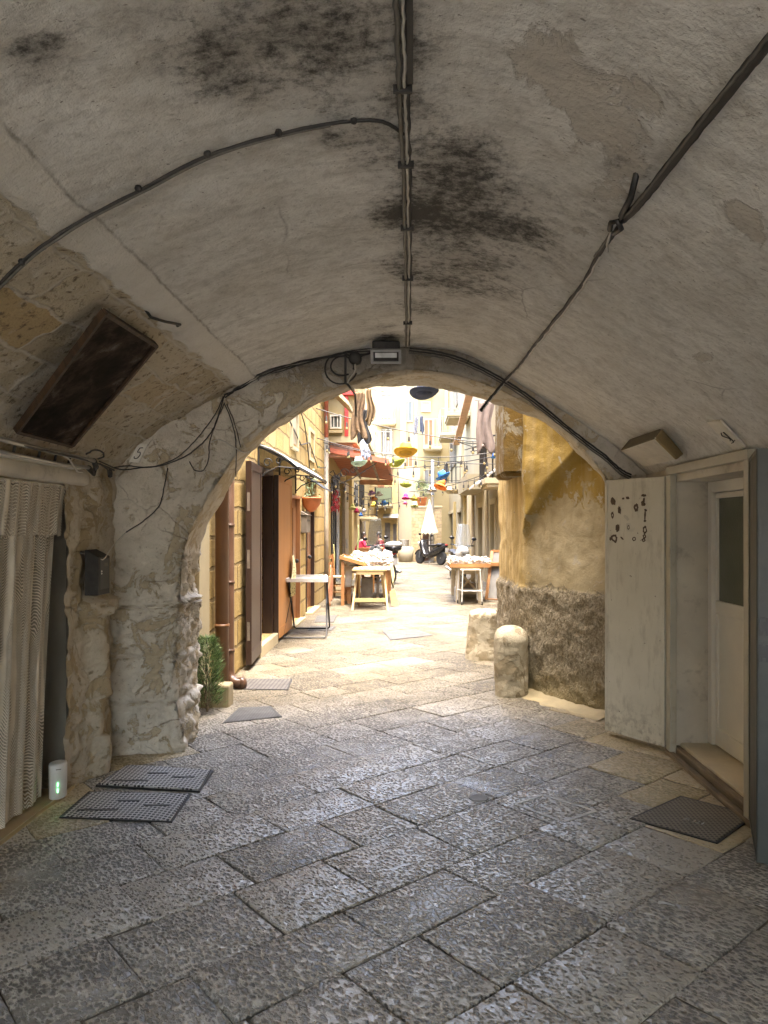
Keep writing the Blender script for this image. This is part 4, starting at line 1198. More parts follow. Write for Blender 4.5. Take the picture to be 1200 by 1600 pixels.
def flue(u, v):
    pass
b.bx(.875, 1.12, 6.93, 7.62, 2.06, 3.4)
b.prism([(.875, 6.93, 2.058), (1.12, 6.93, 2.058), (1.12, 7.62, 2.058), (.875, 7.62, 2.058)], (.03, .03, -.03))
b.build("flue", m_rough_plaster("peeling_ochre_flue", (0.17, 0.105, 0.025), (0.30, 0.265, 0.19), (0.08, 0.055, 0.03), .7, .44), yel, bevel=.012)
cx_ = 1.0
b = MB(); b.tube([at(803, 748, 7.32), at(807, 860, 7.32), at(813, 985, 7.32)], .011, 8)
for y in (800, 870, 930): b.ball(at(805 + (y - 800) * .04, y, 7.32), .017, 8)
b.build("conduit", M_BEIGEPIPE, yel, smooth=True)
ALB[0] = 1.0
# ================================================================ THINGS IN THE PASSAGE
M_CABLE = pm("dusty_black_cable", (0.035, 0.032, 0.028), 0.6, 0.4, 30)
M_CABLEG = pm("grey_cable", (0.13, 0.12, 0.10), 0.55, 0.3, 30)
M_CABLEW = pm("white_cable", (0.55, 0.52, 0.46), 0.5)

def wiggle(pts, amp, seed, n=6):
    rr = random.Random(seed)
    q = catmull([tuple(p) for p in pts], n)
    return [Vector(tuple(p)) + Vector((rr.uniform(-amp, amp), rr.uniform(-amp, amp), rr.uniform(-amp, amp) * .5)) for p in q]

def strand(parent, nm, pts, r, mat, seed=1, amp=.002, n=6, shift=(0, 0, 0)):
    b = MB(); b.tube([p + Vector(shift) for p in wiggle(pts, amp, seed, n)], r, 7)
    return b.build(nm, mat, parent, smooth=True)

def hit(x, y, o=.02):
    a, c_ = vault_hit(x, y, o), face_hit(x, y, o)
    return a if a.y < c_.y else c_

# cable bundle along the crown
P = [(624, -40), (626, 30), (628, 90), (629, 150), (632, 205), (634, 260), (635, 320), (637, 390), (637, 450), (637, 500), (636, 538)]
c = thing("ceiling_cable", "thick bundle of dusty cables running along the crown of the vault", "cable", vault_hit(634, 260))
pv = [vault_hit(x, y, .016) for x, y in P]
strand(c, "strand", pv, .008, M_CABLEG, 1, .003, shift=(-.010, 0, 0)); strand(c, "strand", pv, .005, M_CABLEW, 2, .003, shift=(.006, 0, .002)); strand(c, "strand", pv, .008, M_CABLE, 3, .003, shift=(.012, 0, .010))
b = MB(); pm_ = vault_hit(628, -30, .012); b.bar(vault_hit(640, -40, .012), vault_hit(641, 120, .012), .016, .02); b.build("conduit", M_CABLE, c)
for i, (x, y) in enumerate(((629, 130), (634, 250), (636, 350), (637, 430), (637, 500))):
    b = MB(); q = vault_hit(x, y, .016); b.bar(q - Vector((.028, 0, 0)), q + Vector((.028, 0, 0)), .010, .026); b.build("clip", M_CABLE, c)
# cable branching down to the left haunch
P = [(-30, 455), (20, 405), (60, 372), (130, 328), (210, 287), (320, 238), (430, 204), (510, 187), (570, 181), (602, 185), (630, 203)]
pv = [vault_hit(x, y, .028 if x < 240 else .014) for x, y in P]
c = thing("branch_cable", "pair of thin black cables curving across the left side of the vault to the crown", "cable", pv[5])
strand(c, "strand", pv, .006, M_CABLE, 5, .0012); strand(c, "strand", pv[:8], .005, M_CABLEG, 6, .001, shift=(.010, .004, -.002))
for x, y in ((28, 399), (212, 283), (322, 234), (434, 201), (552, 181)):
    b = MB(); q = vault_hit(x, y, .026 if x < 240 else .014); b.ball(q, .013, 8); b.build("clip", M_CABLE, c)
# thick cable on the right with its hook
P = [(1235, 15), (1195, 68), (1150, 122), (1085, 205), (1025, 282), (1000, 312), (980, 330), (962, 357), (940, 390), (912, 440), (880, 482), (850, 520), (830, 546)]
pv = [vault_hit(x, y, .035 if i < 8 else .022) for i, (x, y) in enumerate(P)]
pf = [hit(810, 571, .03), hit(790, 594, .04), hit(778, 608, .05), at(768, 620, 5.36), at(757, 633, 5.36), at(750, 642, 5.36)]
c = thing("hung_cable", "heavy black cable sagging along the right side of the vault down to the arch", "cable", pv[6])
strand(c, "strand", pv[:7], .015, M_CABLE, 8, .002); strand(c, "strand", pv[5:] + pf, .010, M_CABLE, 9, .003)
strand(c, "strand", pv[:9], .0045, M_CABLEG, 10, .002, shift=(-.016, 0, -.008)); strand(c, "strand", pv[8:] + pf, .006, M_CABLEW, 11, .004, shift=(.006, 0, -.008))
b = MB(); h0 = vault_hit(994, 268, -.01); h1 = vault_hit(982, 318, .05); b.tube([h0, h0.lerp(h1, .4) + Vector((0, 0, -.03)), h1], .011, 8); b.build("hook", M_DARKMETAL, c, smooth=True)
b = MB(); b.tube([vault_hit(x, y, .06) for x, y in ((966, 336), (968, 325), (978, 322), (984, 334), (972, 342))], .010, 7); b.build("clamp", M_DARKMETAL, c, smooth=True)
b = MB(); b.tube([vault_hit(x, y, .055) for x, y in ((975, 328), (966, 342), (960, 362), (961, 374))], .005, 6); b.build("tie", M_CABLEW, c, smooth=True)
# cables following the arch
P = [(352, 612), (376, 595), (405, 578), (440, 565), (480, 556), (520, 549), (560, 545), (592, 543)]
c = thing("arch_cable", "black cables pinned along the top left edge of the arch", "cable", face_hit(440, 566))
for k in range(3):
    strand(c, "strand", [hit(x, y + 2 + 4 * k, .022) for x, y in P], .0075 - .0015 * k, M_CABLE, 20 + k, .004)
P = [(640, 545), (672, 549), (705, 556), (735, 567), (765, 582), (800, 602), (840, 630), (880, 662), (915, 690), (945, 712), (968, 733), (985, 742)]
c = thing("arch_cable", "black cables drooping along the top right edge of the arch", "cable", face_hit(800, 602))
for k in range(3):
    strand(c, "strand", [hit(x, y + 4 * k, .022) for x, y in P], .007 - .0012 * k, M_CABLE if k < 2 else M_CABLEG, 30 + k, .003)
# loose wires at the left springing of the arch
c = thing("loose_wire", "tangle of loose black wires looping across the wall left of the arch", "wire", face_hit(345, 640))
F_ = face_hit
strand(c, "strand", [F_(352, 618, .02), F_(346, 640, .03), F_(336, 668, .03), F_(322, 690, .04), F_(296, 712, .05), F_(262, 727, .06), F_(225, 732, .06), vault_hit(175, 722, .07), vault_hit(140, 706, .08)], .0045, M_CABLE, 40)
strand(c, "strand", [F_(350, 620, .02), F_(338, 648, .03), F_(312, 684, .04), F_(280, 716, .05), F_(240, 731, .06), F_(205, 729, .06), vault_hit(165, 719, .07)], .0038, M_CABLE, 41)
strand(c, "strand", [F_(352, 630, .02), F_(340, 660, .03), F_(330, 690, .04), F_(328, 715, .03), F_(320, 735, .03), F_(306, 735, .03), F_(298, 722, .03)], .0036, M_CABLE, 42)
strand(c, "strand", [F_(352, 632, .02), F_(362, 655, .03), F_(370, 690, .03), F_(370, 745, .03)], .0036, M_CABLE, 43)
strand(c, "strand", [F_(355, 632, .02), F_(368, 662, .03), F_(378, 700, .03)], .003, M_CABLE, 46)
strand(c, "strand", [F_(332, 692, .04), F_(346, 688, .04), F_(364, 698, .04), F_(384, 708, .05), F_(398, 706, .08)], .004, M_CABLEW, 44)
c = thing("thin_wire", "thin pale wire trailing from the loose wires down to the black meter box", "wire", F_(250, 790))
strand(c, "strand", [F_(266, 732, .05), F_(258, 765, .03), F_(250, 792, .03), F_(225, 815, .03), F_(200, 832, .04)], .004, M_CABLE, 45)
strand(c, "strand", [F_(200, 832, .04), at(186, 842, 4.80), at(170, 862, 4.62), at(162, 874, 4.56), at(150, 872, 4.53), at(134, 866, 4.55), at(118, 862, 4.56)], .0035, M_CABLEW, 47)

# floodlight on the crown of the arch
fl = thing("floodlight", "square black floodlight with grey rim fixed at the crown of the arch", "floodlight", at(605, 556, 5.2))
b = MB(); b.bx(-.262, -.070, 5.06, 5.27, 2.755, 2.825); b.build("housing", M_CABLE, fl, bevel=.012)
b = MB(); b.bx(-.255, -.08, 5.28, 5.40, 2.80, 2.86); b.build("bracket", M_CABLE, fl)
Mx = Matrix.Translation((-.166, 5.06, 2.715)) @ Matrix.Rotation(D2R(38), 4, 'X')
b = MB()
for (x0, x1, z0, z1) in ((-.105, .105, -.052, -.036), (-.105, .105, .036, .052), (-.105, -.086, -.0359, .0359), (.086, .105, -.0359, .0359)):
    b.bx(x0, x1, -.012, .014, z0, z1, M=Mx)
b.build("rim", pm("grey_cast_metal", (0.36, 0.36, 0.35), 0.4), fl, bevel=.004)
b = MB(); b.bx(-.086, .086, .003, .010, -.036, .036, M=Mx); b.build("reflector", M_CABLE, fl)
b = MB(); b.bx(-.074, .074, -.004, .002, -.008, .026, M=Mx); b.build("diffuser", pm("white_diffuser", (0.72, 0.74, 0.74), 0.25), fl)
# junction box and coil
jb = thing("junction_box", "round black junction box with coiled cable beside the floodlight", "junction box", F_(555, 561, .03))
Mj = Matrix.Translation(F_(555, 561, .0)) @ Matrix.Rotation(D2R(90), 4, 'X')
b = MB(); b.lathe([(.046, -.01), (.046, .035), (.040, .045), (.018, .050), (.001, .050)], 20, M=Mj); b.build("box", M_CABLE, jb, smooth=True)
b = MB()
for (cx, cy, rx, ry, ph) in ((533, 577, 25, 24, .3), (535, 573, 18, 15, 1.0)):
    b.tube([F_(cx + rx * math.cos(t + ph), cy + ry * math.sin(t + ph), .02 + .01 * math.sin(t * 2)) for t in np.linspace(0, 5.6, 26)], .006, 6)
b.build("coil", M_CABLE, jb, smooth=True)
b = MB(); b.bar(F_(540, 552, .015), F_(540, 600, .015), .016, .012); b.build("strap", M_CABLE, jb)
strand(jb, "lead", [F_(556, 571, .04), F_(555, 583, .05), F_(547, 595, .05), F_(544, 601, .05), F_(550, 607, .06), F_(555, 615, .10)], .006, M_CABLEW, 50)
strand(jb, "lead", [F_(541, 600, .03), F_(548, 608, .06), at(555, 620, 5.5), at(556, 650, 5.75)], .008, M_CABLE, 51)
strand(jb, "lead", [F_(556, 562, .03), F_(570, 556, .03), F_(588, 550, .03)], .008, M_CABLE, 52)

def quad_frame(pts):
    """bilinear patch over four points"""
    A, B_, C_, D_ = pts
    return lambda u, v, n=0.0: (A.lerp(B_, u)).lerp(D_.lerp(C_, u), v) + (B_ - A).cross(D_ - A).normalized() * n
def slab_from(pts, th, b=None):
    b = b or MB(); n = (pts[1] - pts[0]).cross(pts[3] - pts[0]).normalized()
    toc = Vector((0, 0, EYE)) - pts[0]
    if n.dot(toc) > 0: n = -n
    b.prism(pts, n * th); return b
def toward(f):
    return 1 if (Vector((0, 0, EYE)) - f(.5, .5)).dot(f(.5, .5, 1) - f(.5, .5)) > 0 else -1

# old lamp box on the right springing
bk = [vault_hit(985, 687, .005), vault_hit(1033, 671, .005), vault_hit(1066, 709, .005), vault_hit(1018, 728, .005)]
fr = [at(971, 704, bk[0].y - .10), at(1023, 686, bk[1].y - .10), at(1055, 718, bk[2].y - .10), at(1007, 729, bk[3].y - .08)]
lb = thing("lamp_box", "old box lamp with cream face and brown sides under the right side of the vault", "lamp", fr[0])
slab_from(fr, .012).build("face", M_PLAIN, lb)
M_BROWNBOX = pm("browned_cardboard", (0.26, 0.19, 0.085), 0.75)
b = MB(); n_ = (fr[1] - fr[2]).normalized() * .0
b.prism([fr[1], bk[1], bk[2], fr[2]], (.012, 0, .003)); b.build("side", M_BROWNBOX, lb)
b = MB(); b.prism([fr[0], bk[0], bk[1], fr[1]], (0, .008, .008)); b.build("side", pm("dark_cardboard", (0.12, 0.10, 0.06), 0.8), lb)
# house number tiles
def strokes(f, lines, nn, parent, nm, mat, r=.003):
    s = toward(f)
    for ln in lines:
        b = MB(); b.tube([f(u, v, s * nn) for u, v in catmull(ln, 5)], r, 6); b.build(nm, mat, parent, smooth=True)
q = [F_(217, 693, .012), F_(232, 694, .012), F_(218, 723, .015), F_(203, 722, .015)]
t5 = thing("number_tile", "small cream tile with a dark figure 5 on the ashlar left of the arch", "house number", q[0])
slab_from(q, .010).build("tile", pm("cream_tile", (0.80, 0.77, 0.68), 0.35), t5)
f = quad_frame(q); strokes(f, [[(.72, .22), (.42, .24)], [(.42, .24), (.36, .46), (.62, .46), (.76, .60), (.64, .78), (.36, .80), (.26, .70)]], .003, t5, "digit", M_CABLE, .003)
q = [vault_hit(1106, 657, .012), vault_hit(1127, 655, .012), vault_hit(1167, 696, .012), vault_hit(1147, 700, .012)]
t2 = thing("number_tile", "chipped cream tile with scratched dark strokes above the white door", "house number", q[0])
slab_from(q, .010).build("tile", pm("dull_cream_tile", (0.66, 0.62, 0.53), 0.4), t2)
f = quad_frame(q); strokes(f, [[(.35, .40), (.25, .50), (.55, .62), (.45, .70)], [(.55, .38), (.60, .55), (.62, .74), (.40, .78)], [(.62, .74), (.80, .70)]], .003, t2, "digit", M_CABLE, .0028)

# dark painting hung against the left haunch
q = [vault_hit(157, 478, .03), vault_hit(238, 531, .03), vault_hit(100, 683, .06), vault_hit(12, 658, .06)]
pt = thing("old_painting", "large darkened painting in a thin brown frame hung high on the left haunch", "painting", q[2])
g = G("darkened_canvas"); p_ = g.pos()
n_ = g.noise(p_, 5.5, 7, .7, .3)
cv = g.ramp(n_, [(0.30, (0.012, 0.010, 0.008)), (0.47, (0.026, 0.020, 0.015)), (0.58, (0.06, 0.042, 0.030)), (0.70, (0.15, 0.13, 0.115))])
M_CANVAS = g.done(cv, 0.8, g.bump(n_, .3, .004), 0, Specular_IOR_Level=0.05)
slab_from(q, .02).build("canvas", M_CANVAS, pt)
b = MB()
for i in range(4):
    b.bar(q[i], q[(i + 1) % 4], .018, .03, up=tuple((q[1] - q[0]).cross(q[3] - q[0]).normalized()))
b.build("frame", wood("brown_frame", (0.10, 0.055, 0.025), (0.03, 0.02, 0.012), .7), pt)

# metal rack above the left doorway
def vb(x, y, o=.10): return vault_hit(x, y, o)
rk = thing("wall_rack", "bent dark metal rack with slats fixed above the curtained doorway", "rack", vb(60, 700))
b = MB(); b.tube([vb(-60, 650), vb(0, 668), vb(60, 684), vb(128, 701)], .012, 8); b.build("bar", M_STEEL, rk, smooth=True)
b = MB(); b.tube([vb(128, 701), vb(131, 712), vb(126, 724), vb(112, 731)], .017, 8); b.build("end_bar", M_CABLE, rk, smooth=True)
b = MB(); b.tube([vb(112, 731), vb(60, 724), vb(0, 712), vb(-60, 700)], .010, 8); b.build("bar", M_STEEL, rk, smooth=True)
b = MB(); b.bar(vb(-60, 690, .06), vb(105, 722, .06), .07, .012); b.build("slat", M_WHITE, rk)
for x in (4, 44, 70, 92):
    b = MB(); b.tube([vb(x, 670 + x * .26, .09), vb(x - 3, 690 + x * .24, .08), vb(x - 6, 712 + x * .17, .07)], .007, 6); b.build("crossbar", M_CABLE, rk, smooth=True)
strand(rk, "lead", [vb(68, 684), vb(84, 694, .12), vb(92, 712, .13), vb(96, 738, .12)], .005, M_CABLEW, 60)
strand(rk, "lead", [vb(-20, 662), vb(40, 678, .11), vb(100, 693, .11), vb(140, 708, .1), vb(160, 718, .1)], .006, M_CABLE, 61)
strand(rk, "lead", [vb(115, 690), vb(128, 683), vb(141, 686), vb(144, 694), vb(134, 698)], .005, M_CABLE, 62)
b = MB(); w0 = vault_hit(160, 738, .05); b.lathe([(.004, -.035), (.014, -.03), (.016, .0), (.006, .03)], 10, w0); tag(b.build("loose_plug", M_CABLE, None, w0, smooth=True), "small black plug dangling beside the metal rack", "plug")
strand(rk, "lead", [vb(140, 708, .09), vb(152, 720, .08), vb(158, 732, .06)], .004, M_CABLE, 63)
# iron hook on the vault
b = MB(); b.tube([vault_hit(226, 482, .0), vault_hit(230, 487, .03), vault_hit(250, 491, .04), vault_hit(275, 496, .04), vault_hit(272, 501, .03)], .007, 7)
tag(b.build("iron_hook", M_DARKMETAL, None, vault_hit(228, 484), smooth=True), "rusty bent iron hook set in the vault above the painting", "hook")

# string curtain
g = G("string_curtain")
U, V, W = g.sep(g.uv())
fold = g.math('SINE', g.math('ADD', g.math('MULTIPLY', U, 2 * math.pi * 5.0), g.math('MULTIPLY', g.noise(g.scale(g.obj(), (5, 5, .6)), 2, 2), 7.0)))
sc = g.math('ADD', g.math('MULTIPLY', V, 62.0), g.math('MULTIPLY', g.math('ABSOLUTE', fold), 3.2))
ln = g.math('FRACT', sc)
nz = g.noise(g.scale(g.obj(), (8, 8, 3)), 3, 4)
a = g.ramp(ln, [(0.0, 0.0), (0.30, 1.0), (0.55, 1.0), (0.85, 0.0)])
a = g.mix(g.ramp(fold, [(0.62, 0.0), (0.95, 1.0)]), a, 0.95)
a = g.mix(g.ramp(nz, [(0.45, 0.0), (0.8, 0.35)]), a, 1.0)
M_CURT = g.done(g.ramp(nz, [(0.3, (0.60, 0.53, 0.41)), (0.7, (0.74, 0.67, 0.54))]), 0.85, g.bump(ln, .25, .003), Alpha=a)
def drape(nm, parent, y0, y1, z0, z1, x, amp, taper=0.0, seed=3, folds=9):
    b = MB()
    nu, nv = 150, 40
    def fn(u, v):
        z = z1 + (z0 - z1) * v
        Y = y0 + (y1 - taper * v - y0) * u
        ph = 2 * math.pi * folds * u
        d = amp * (math.sin(ph) + .5 * math.sin(ph * 1.7 + seed + v)) * (.5 + .6 * v) + .02 * math.sin(3 * u + v * 2)
        return (x + d, Y + .012 * math.sin(ph * 2 + 1), z + (.012 * math.sin(ph) if v > .98 else 0))
    b.grid(nu, nv, fn)
    o = b.build(nm, M_CURT, parent, smooth=True)
    uvl = o.data.uv_layers.new(name="uv")
    uvs = [(i / nu * (y1 - y0) * 1.6, (j / nv) * (z1 - z0)) for j in range(nv + 1) for i in range(nu + 1)]
    for l in o.data.loops: uvl.data[l.index].uv = uvs[l.vertex_index]
    return o
cu = thing("string_curtain", "beige looped string curtain with a short valance hanging in the left doorway", "curtain", (-2.09, 3.6, 0.02))
drape("curtain", cu, 2.7, 4.30, 0.03, 1.76, -2.055, .026, .14)
drape("valance", cu, 2.7, 4.32, 1.50, 1.785, -2.015, .014, 0, 5, 14)
b = MB(); b.tube([(-2.03, 2.65, 1.788), (-2.03, 4.33, 1.788)], .012, 8); b.build("rod", M_WHITE, cu, smooth=True)

# white router on the marble threshold
rt = thing("router", "white cylindrical router with green lights standing by the curtain on the threshold", "router", (-2.0, 4.20, .018))
b = MB(); b.lathe([(.052, .018), (.056, .022), (.058, .20), (.054, .211), (.046, .214), (.001, .214)], 28, (-2.0, 4.20, 0), sx=.8)
b.build("body", pm("white_plastic", (0.62, 0.61, 0.57), 0.35, .04), rt, smooth=True)
M_LED = emis("green_led", (0.15, 1.0, 0.25), 0.5)
dv = Vector((-2.0, 4.20, 0)); dirc = (Vector((0, 0, 0)) - dv); dirc.z = 0; dirc.normalize()
for z in (.062, .070, .078, .095, .103, .111):
    b = MB(); b.ball(dv + Vector((dirc.x * .0500 + .002, dirc.y * .0570, z)) , .0042, 8, sc=(1, 1, .8)); b.build("indicator_light", M_LED, rt)
b = MB(); q0 = dv + Vector((dirc.x * .0505 + .006, dirc.y * .057, .188)); b.bar(q0 + Vector((-.012, -.006, 0)), q0 + Vector((.012, .006, 0)), .003, .005); b.build("mark", M_CABLEG, rt)
# black meter box in its niche
mb_ = thing("meter_box", "small black box with two pale buttons standing on the ledge of the rubble wall", "box", (-1.93, 4.6, 1.155))
b = MB(); b.prism([(-1.985, 4.51, 1.13), (-1.90, 4.51, 1.13), (-1.90, 4.51, 1.365), (-1.985, 4.51, 1.41)], (0, .17, 0)); b.build("case", M_CABLE, mb_, bevel=.004)
b = MB(); b.bx(-1.9005, -1.897, 4.53, 4.665, 1.165, 1.35); b.build("front_plate", pm("dark_grey_plastic", (0.045, 0.045, 0.04), 0.4), mb_)
for z in (1.262, 1.276):
    b = MB(); b.ball((-1.896, 4.545, z), .0055, 8); b.build("button", M_WHITE, mb_)
b = MB(); b.bx(-1.8968, -1.895, 4.59, 4.635, 1.305, 1.325); b.build("sticker", M_CABLEG, mb_)

# manhole covers
def m_cover(nm, base, dot, mode):
    g = G(nm); o = g.obj(); X, Y, Z = g.sep(o)
    if mode == 'arc':
        bend = g.math('MULTIPLY', g.math('MULTIPLY', X, X), 0.9)
        h = g.math('MULTIPLY', g.math('SINE', g.math('MULTIPLY', X, 2 * math.pi * 20)), g.math('SINE', g.math('MULTIPLY', g.math('ADD', Y, bend), 2 * math.pi * 17)))
        h = g.math('ADD', g.math('ABSOLUTE', h), -0.25)
        v = g.ramp(h, [(0.10, 0.0), (0.22, 1.0)])
    elif mode == 'grid':
        h = g.math('MULTIPLY', g.math('SINE', g.math('MULTIPLY', g.math('ADD', X, Y), 2 * math.pi * 22)), g.math('SINE', g.math('MULTIPLY', g.math('SUBTRACT', X, Y), 2 * math.pi * 22)))
        v = g.ramp(h, [(0.1, 0.0), (0.4, 1.0)])
    else:
        v = g.ramp(g.math('SINE', g.math('MULTIPLY', X, 2 * math.pi * 26)), [(0.2, 0.0), (0.5, 1.0)])
    n = g.noise(o, 6, 5, .7)
    c = g.mix(v, base, dot)
    c = g.mix(g.ramp(n, [(0.45, 0.0), (0.75, .5)]), c, tuple(a * .7 for a in base))
    return g.done(c, g.ramp(n, [(.3, .6), (.7, .85)]), g.bump(v, -.9, .004), 0.0)
def cover(nm, pts, z, th, mat, label, group=None, rim=None):
    cen = sum((Vector((x, y, 0)) for x, y in pts), Vector()) / 4
    t = thing(nm, label, "manhole cover", (cen.x, cen.y, 0), group)
    b = MB(); b.prism([(x, y, z - th) for x, y in pts], (0, 0, th))
    me = b.build("plate", mat, t, bevel=.003)
    o = MB()
    for i in range(4):
        a, c2 = Vector((*pts[i], 0)), Vector((*pts[(i + 1) % 4], 0)); out = lambda p: p + (p - cen).normalized() * .018
        o.prism([out(a) + Vector((0, 0, -.02)), out(c2) + Vector((0, 0, -.02)), c2 + Vector((0, 0, -.02)) + (c2 - cen).normalized() * .002, a + Vector((0, 0, -.02)) + (a - cen).normalized() * .002], (0, 0, .02 + min(z, .012) - .002))
    o.build("frame", rim or M_DARKMETAL, t)
    return t
M_COV1 = m_cover("dotted_cast_iron", (0.50, 0.485, 0.45), (0.02, 0.018, 0.016), 'arc')
cv1 = cover("manhole_cover", [(-1.82, 4.77), (-1.26, 4.67), (-1.24, 4.32), (-1.86, 4.42)], .018, .05, M_COV1, "dotted iron cover raised on its edge nearest the left pier")
cv2 = cover("manhole_cover", [(-1.86, 4.30), (-1.28, 4.27), (-1.26, 3.88), (-1.85, 3.94)], .010, .05, M_COV1, "dotted iron cover in front of the curtain and router")
for cvx, yy0, xx0 in ((cv1, 4.50, -1.53), (cv2, 4.06, -1.54)):
    for (dx, dy, L) in ((-.16, -.035, .22), (.14, .03, .14), (-.04, .10, .12)):
        b = MB(); b.bx(xx0 + dx - L / 2, xx0 + dx + L / 2, yy0 + dy - .010, yy0 + dy + .010, (.018 if cvx is cv1 else .010) - .002, (.018 if cvx is cv1 else .010) + .003); b.build("raised_bar", pm("worn_iron", (0.07, .066, .06), .5), cvx)
cv3 = cover("manhole_cover", [(1.55, 4.23), (1.83, 3.96), (1.50, 3.63), (1.18, 3.92)], .008, .04, m_cover("chequered_iron", (0.21, 0.185, 0.14), (0.06, 0.052, 0.04), 'grid'), "dark chequered iron cover below the white door")
f = quad_frame([Vector((1.37, 3.90, .008)), Vector((1.52, 3.76, .008)), Vector((1.60, 3.84, .008)), Vector((1.45, 3.98, .008))])
strokes(f, [[(.25, .35), (.32, .65), (.40, .35)], [(.28, .47), (.37, .47)], [(.5, .35), (.5, .65)], [(.56, .38), (.66, .38)], [(.61, .38), (.61, .66)], [(.72, .35), (.72, .62)]], .002, cv3, "letter", M_STEEL, .003)
M_COV2 = m_cover("ribbed_grey_iron", (0.075, 0.066, 0.058), (0.03, 0.027, 0.024), 'rib')
M_COV3 = m_cover("flat_grey_iron", (0.07, 0.066, 0.06), (0.04, 0.038, 0.035), 'grid')
cover("drain_grating", [(-1.75, 7.53), (-1.21, 7.50), (-1.17, 7.03), (-1.78, 7.05)], .007, .04, M_COV2, "ribbed grey iron grating at the foot of the brown drainpipes")
cover("manhole_cover", [(-1.45, 6.31), (-1.21, 6.36), (-1.06, 6.03), (-1.47, 5.84)], .007, .04, M_COV3, "grey iron cover set askew beside the green shrub")
cover("manhole_cover", [(-.39, 10.93), (.09, 11.06), (.31, 10.54), (-.27, 10.12)], .007, .04, M_COV3, "worn grey cover in the middle of the lane before the tables")
cover("manhole_cover", [(-1.62, 12.9), (-1.28, 12.9), (-1.24, 12.0), (-1.55, 12.0)], .007, .04, M_COV3, "grey cover beyond the folding tray table, nearer the tables", )
cover("manhole_cover", [(-1.55, 11.5), (-1.16, 11.5), (-1.18, 11.05), (-1.52, 11.05)], .007, .04, M_COV3, "grey cover behind the legs of the folding tray table")
M_PATCHD = pm("worn_iron_cap", (0.26, 0.245, 0.215), 0.8)
M_PATCH = pm("grey_mortar_border", (0.50, 0.48, 0.43), 0.7)
b = MB()
pq = [ground(805, 1257), ground(848, 1243), ground(930, 1268), ground(880, 1285)]
for i in range(4): b.bar(pq[i] + Vector((0, 0, .003)), pq[(i + 1) % 4] + Vector((0, 0, .002)), .022, .005)
st_ = tag(b.build("inspection_cover", M_PATCH, None, tuple(sum(pq, Vector()) / 4)), "square stone-filled inspection cover with a pale metal border in the passage floor", "manhole cover")
b = MB(); g0 = ground(828, 1243) * 0 + ground(748, 1247)
b.lathe([(.055, .0), (.055, .006), (.046, .008), (.001, .007)], 20, (g0.x, g0.y, -.003)); tag(b.build("round_cover", M_PATCHD, None, (g0.x, g0.y, 0)), "small round iron cap in the passage floor", "manhole cover")
# scrap of paper
b = MB(); s0 = ground(1041, 1417)
b.grid(4, 2, lambda u, v: (s0.x - .03 + .06 * u + .008 * v, s0.y + .012 - .02 * u + .018 * v, .006 + .005 * math.sin(u * 3 + v)))
tag(b.build("paper_scrap", pm("white_paper", (0.66, 0.66, 0.63), 0.8), None, (s0.x, s0.y, 0.004), solid=.001), "small white scrap of paper on the floor at the lower right", "paper")

# worn kerb of cement along the right wall and heaped at the left pier
M_FILLET = pm("yellow_cement", (0.27, 0.22, 0.125), 0.85, .2, 6, .4, 40)
b = MB()
PF = [(1.62, 5.98), (1.36, 6.44), (1.11, 6.86), (1.02, 7.05)]
def fil(u, v):
    L = u * 3; k = min(int(L), 2); t = L - k
    x = PF[k][0] + (PF[k + 1][0] - PF[k][0]) * t; y = PF[k][1] + (PF[k + 1][1] - PF[k][1]) * t
    w = .16 * (1 + .4 * fract(Vector((x, y, 0)), 5, 3))
    return (x + .03 - (w + .05) * v * .86, y + .02 - (w + .05) * v * .5, .055 * (1 - v) ** 2 + .002 + .006 * fract(Vector((x, y, v)), 8, 3) * (1 - v) - .02 * (v > .99))
b.grid(60, 8, fil); struct(b.build("cement_verge", M_FILLET, None, (1.3, 6.5, 0), smooth=True))

# guard stones
def guard(nm, label, cx, cy, rx, ry_, h, top, seed, taper):
    M_ = m_rough_plaster("guard_stone_" + str(seed), (0.50, 0.44, 0.32), (0.34, 0.28, 0.18), (0.13, 0.10, 0.06), .9, .47)
    b = MB(); n, m = 40, 30
    def fn(u, v):
        a = 2 * math.pi * u
        if v < .72: z = h * (1 - top) * v / .72; r = 1.0 - taper * v / .72
        else:
            t = (v - .72) / .28 * math.pi / 2; z = h * (1 - top) + h * top * math.sin(t); r = (1.0 - taper) * max(.002, math.cos(t)) ** .75
        e = 2.6 if seed == 2 else 2.2
        ca, sa = math.cos(a), math.sin(a); k = (abs(ca) ** e + abs(sa) ** e) ** (-1 / e)
        p = Vector((cx + rx * r * k * ca, cy + ry_ * r * k * sa, z - .02))
        d = (.010 if seed == 1 else .018) * fract(p + Vector((seed, 0, 0)), 4, 3) + .006 * fract(p, 18, 4)
        return p + Vector((ca, sa, .2)) * d
    b.grid(n, m, fn)
    return tag(b.build(nm, M_, None, (cx, cy, 0), smooth=True), label, "guard stone")
guard("guard_stone", "smooth rounded pale guard stone at the corner of the ochre house", .935, 6.86, .155, .16, .655, .24, 1, -.04)
guard("guard_stone", "blocky pale guard stone farther along the ochre house wall", .86, 8.75, .21, .20, .60, .10, 2, .22)

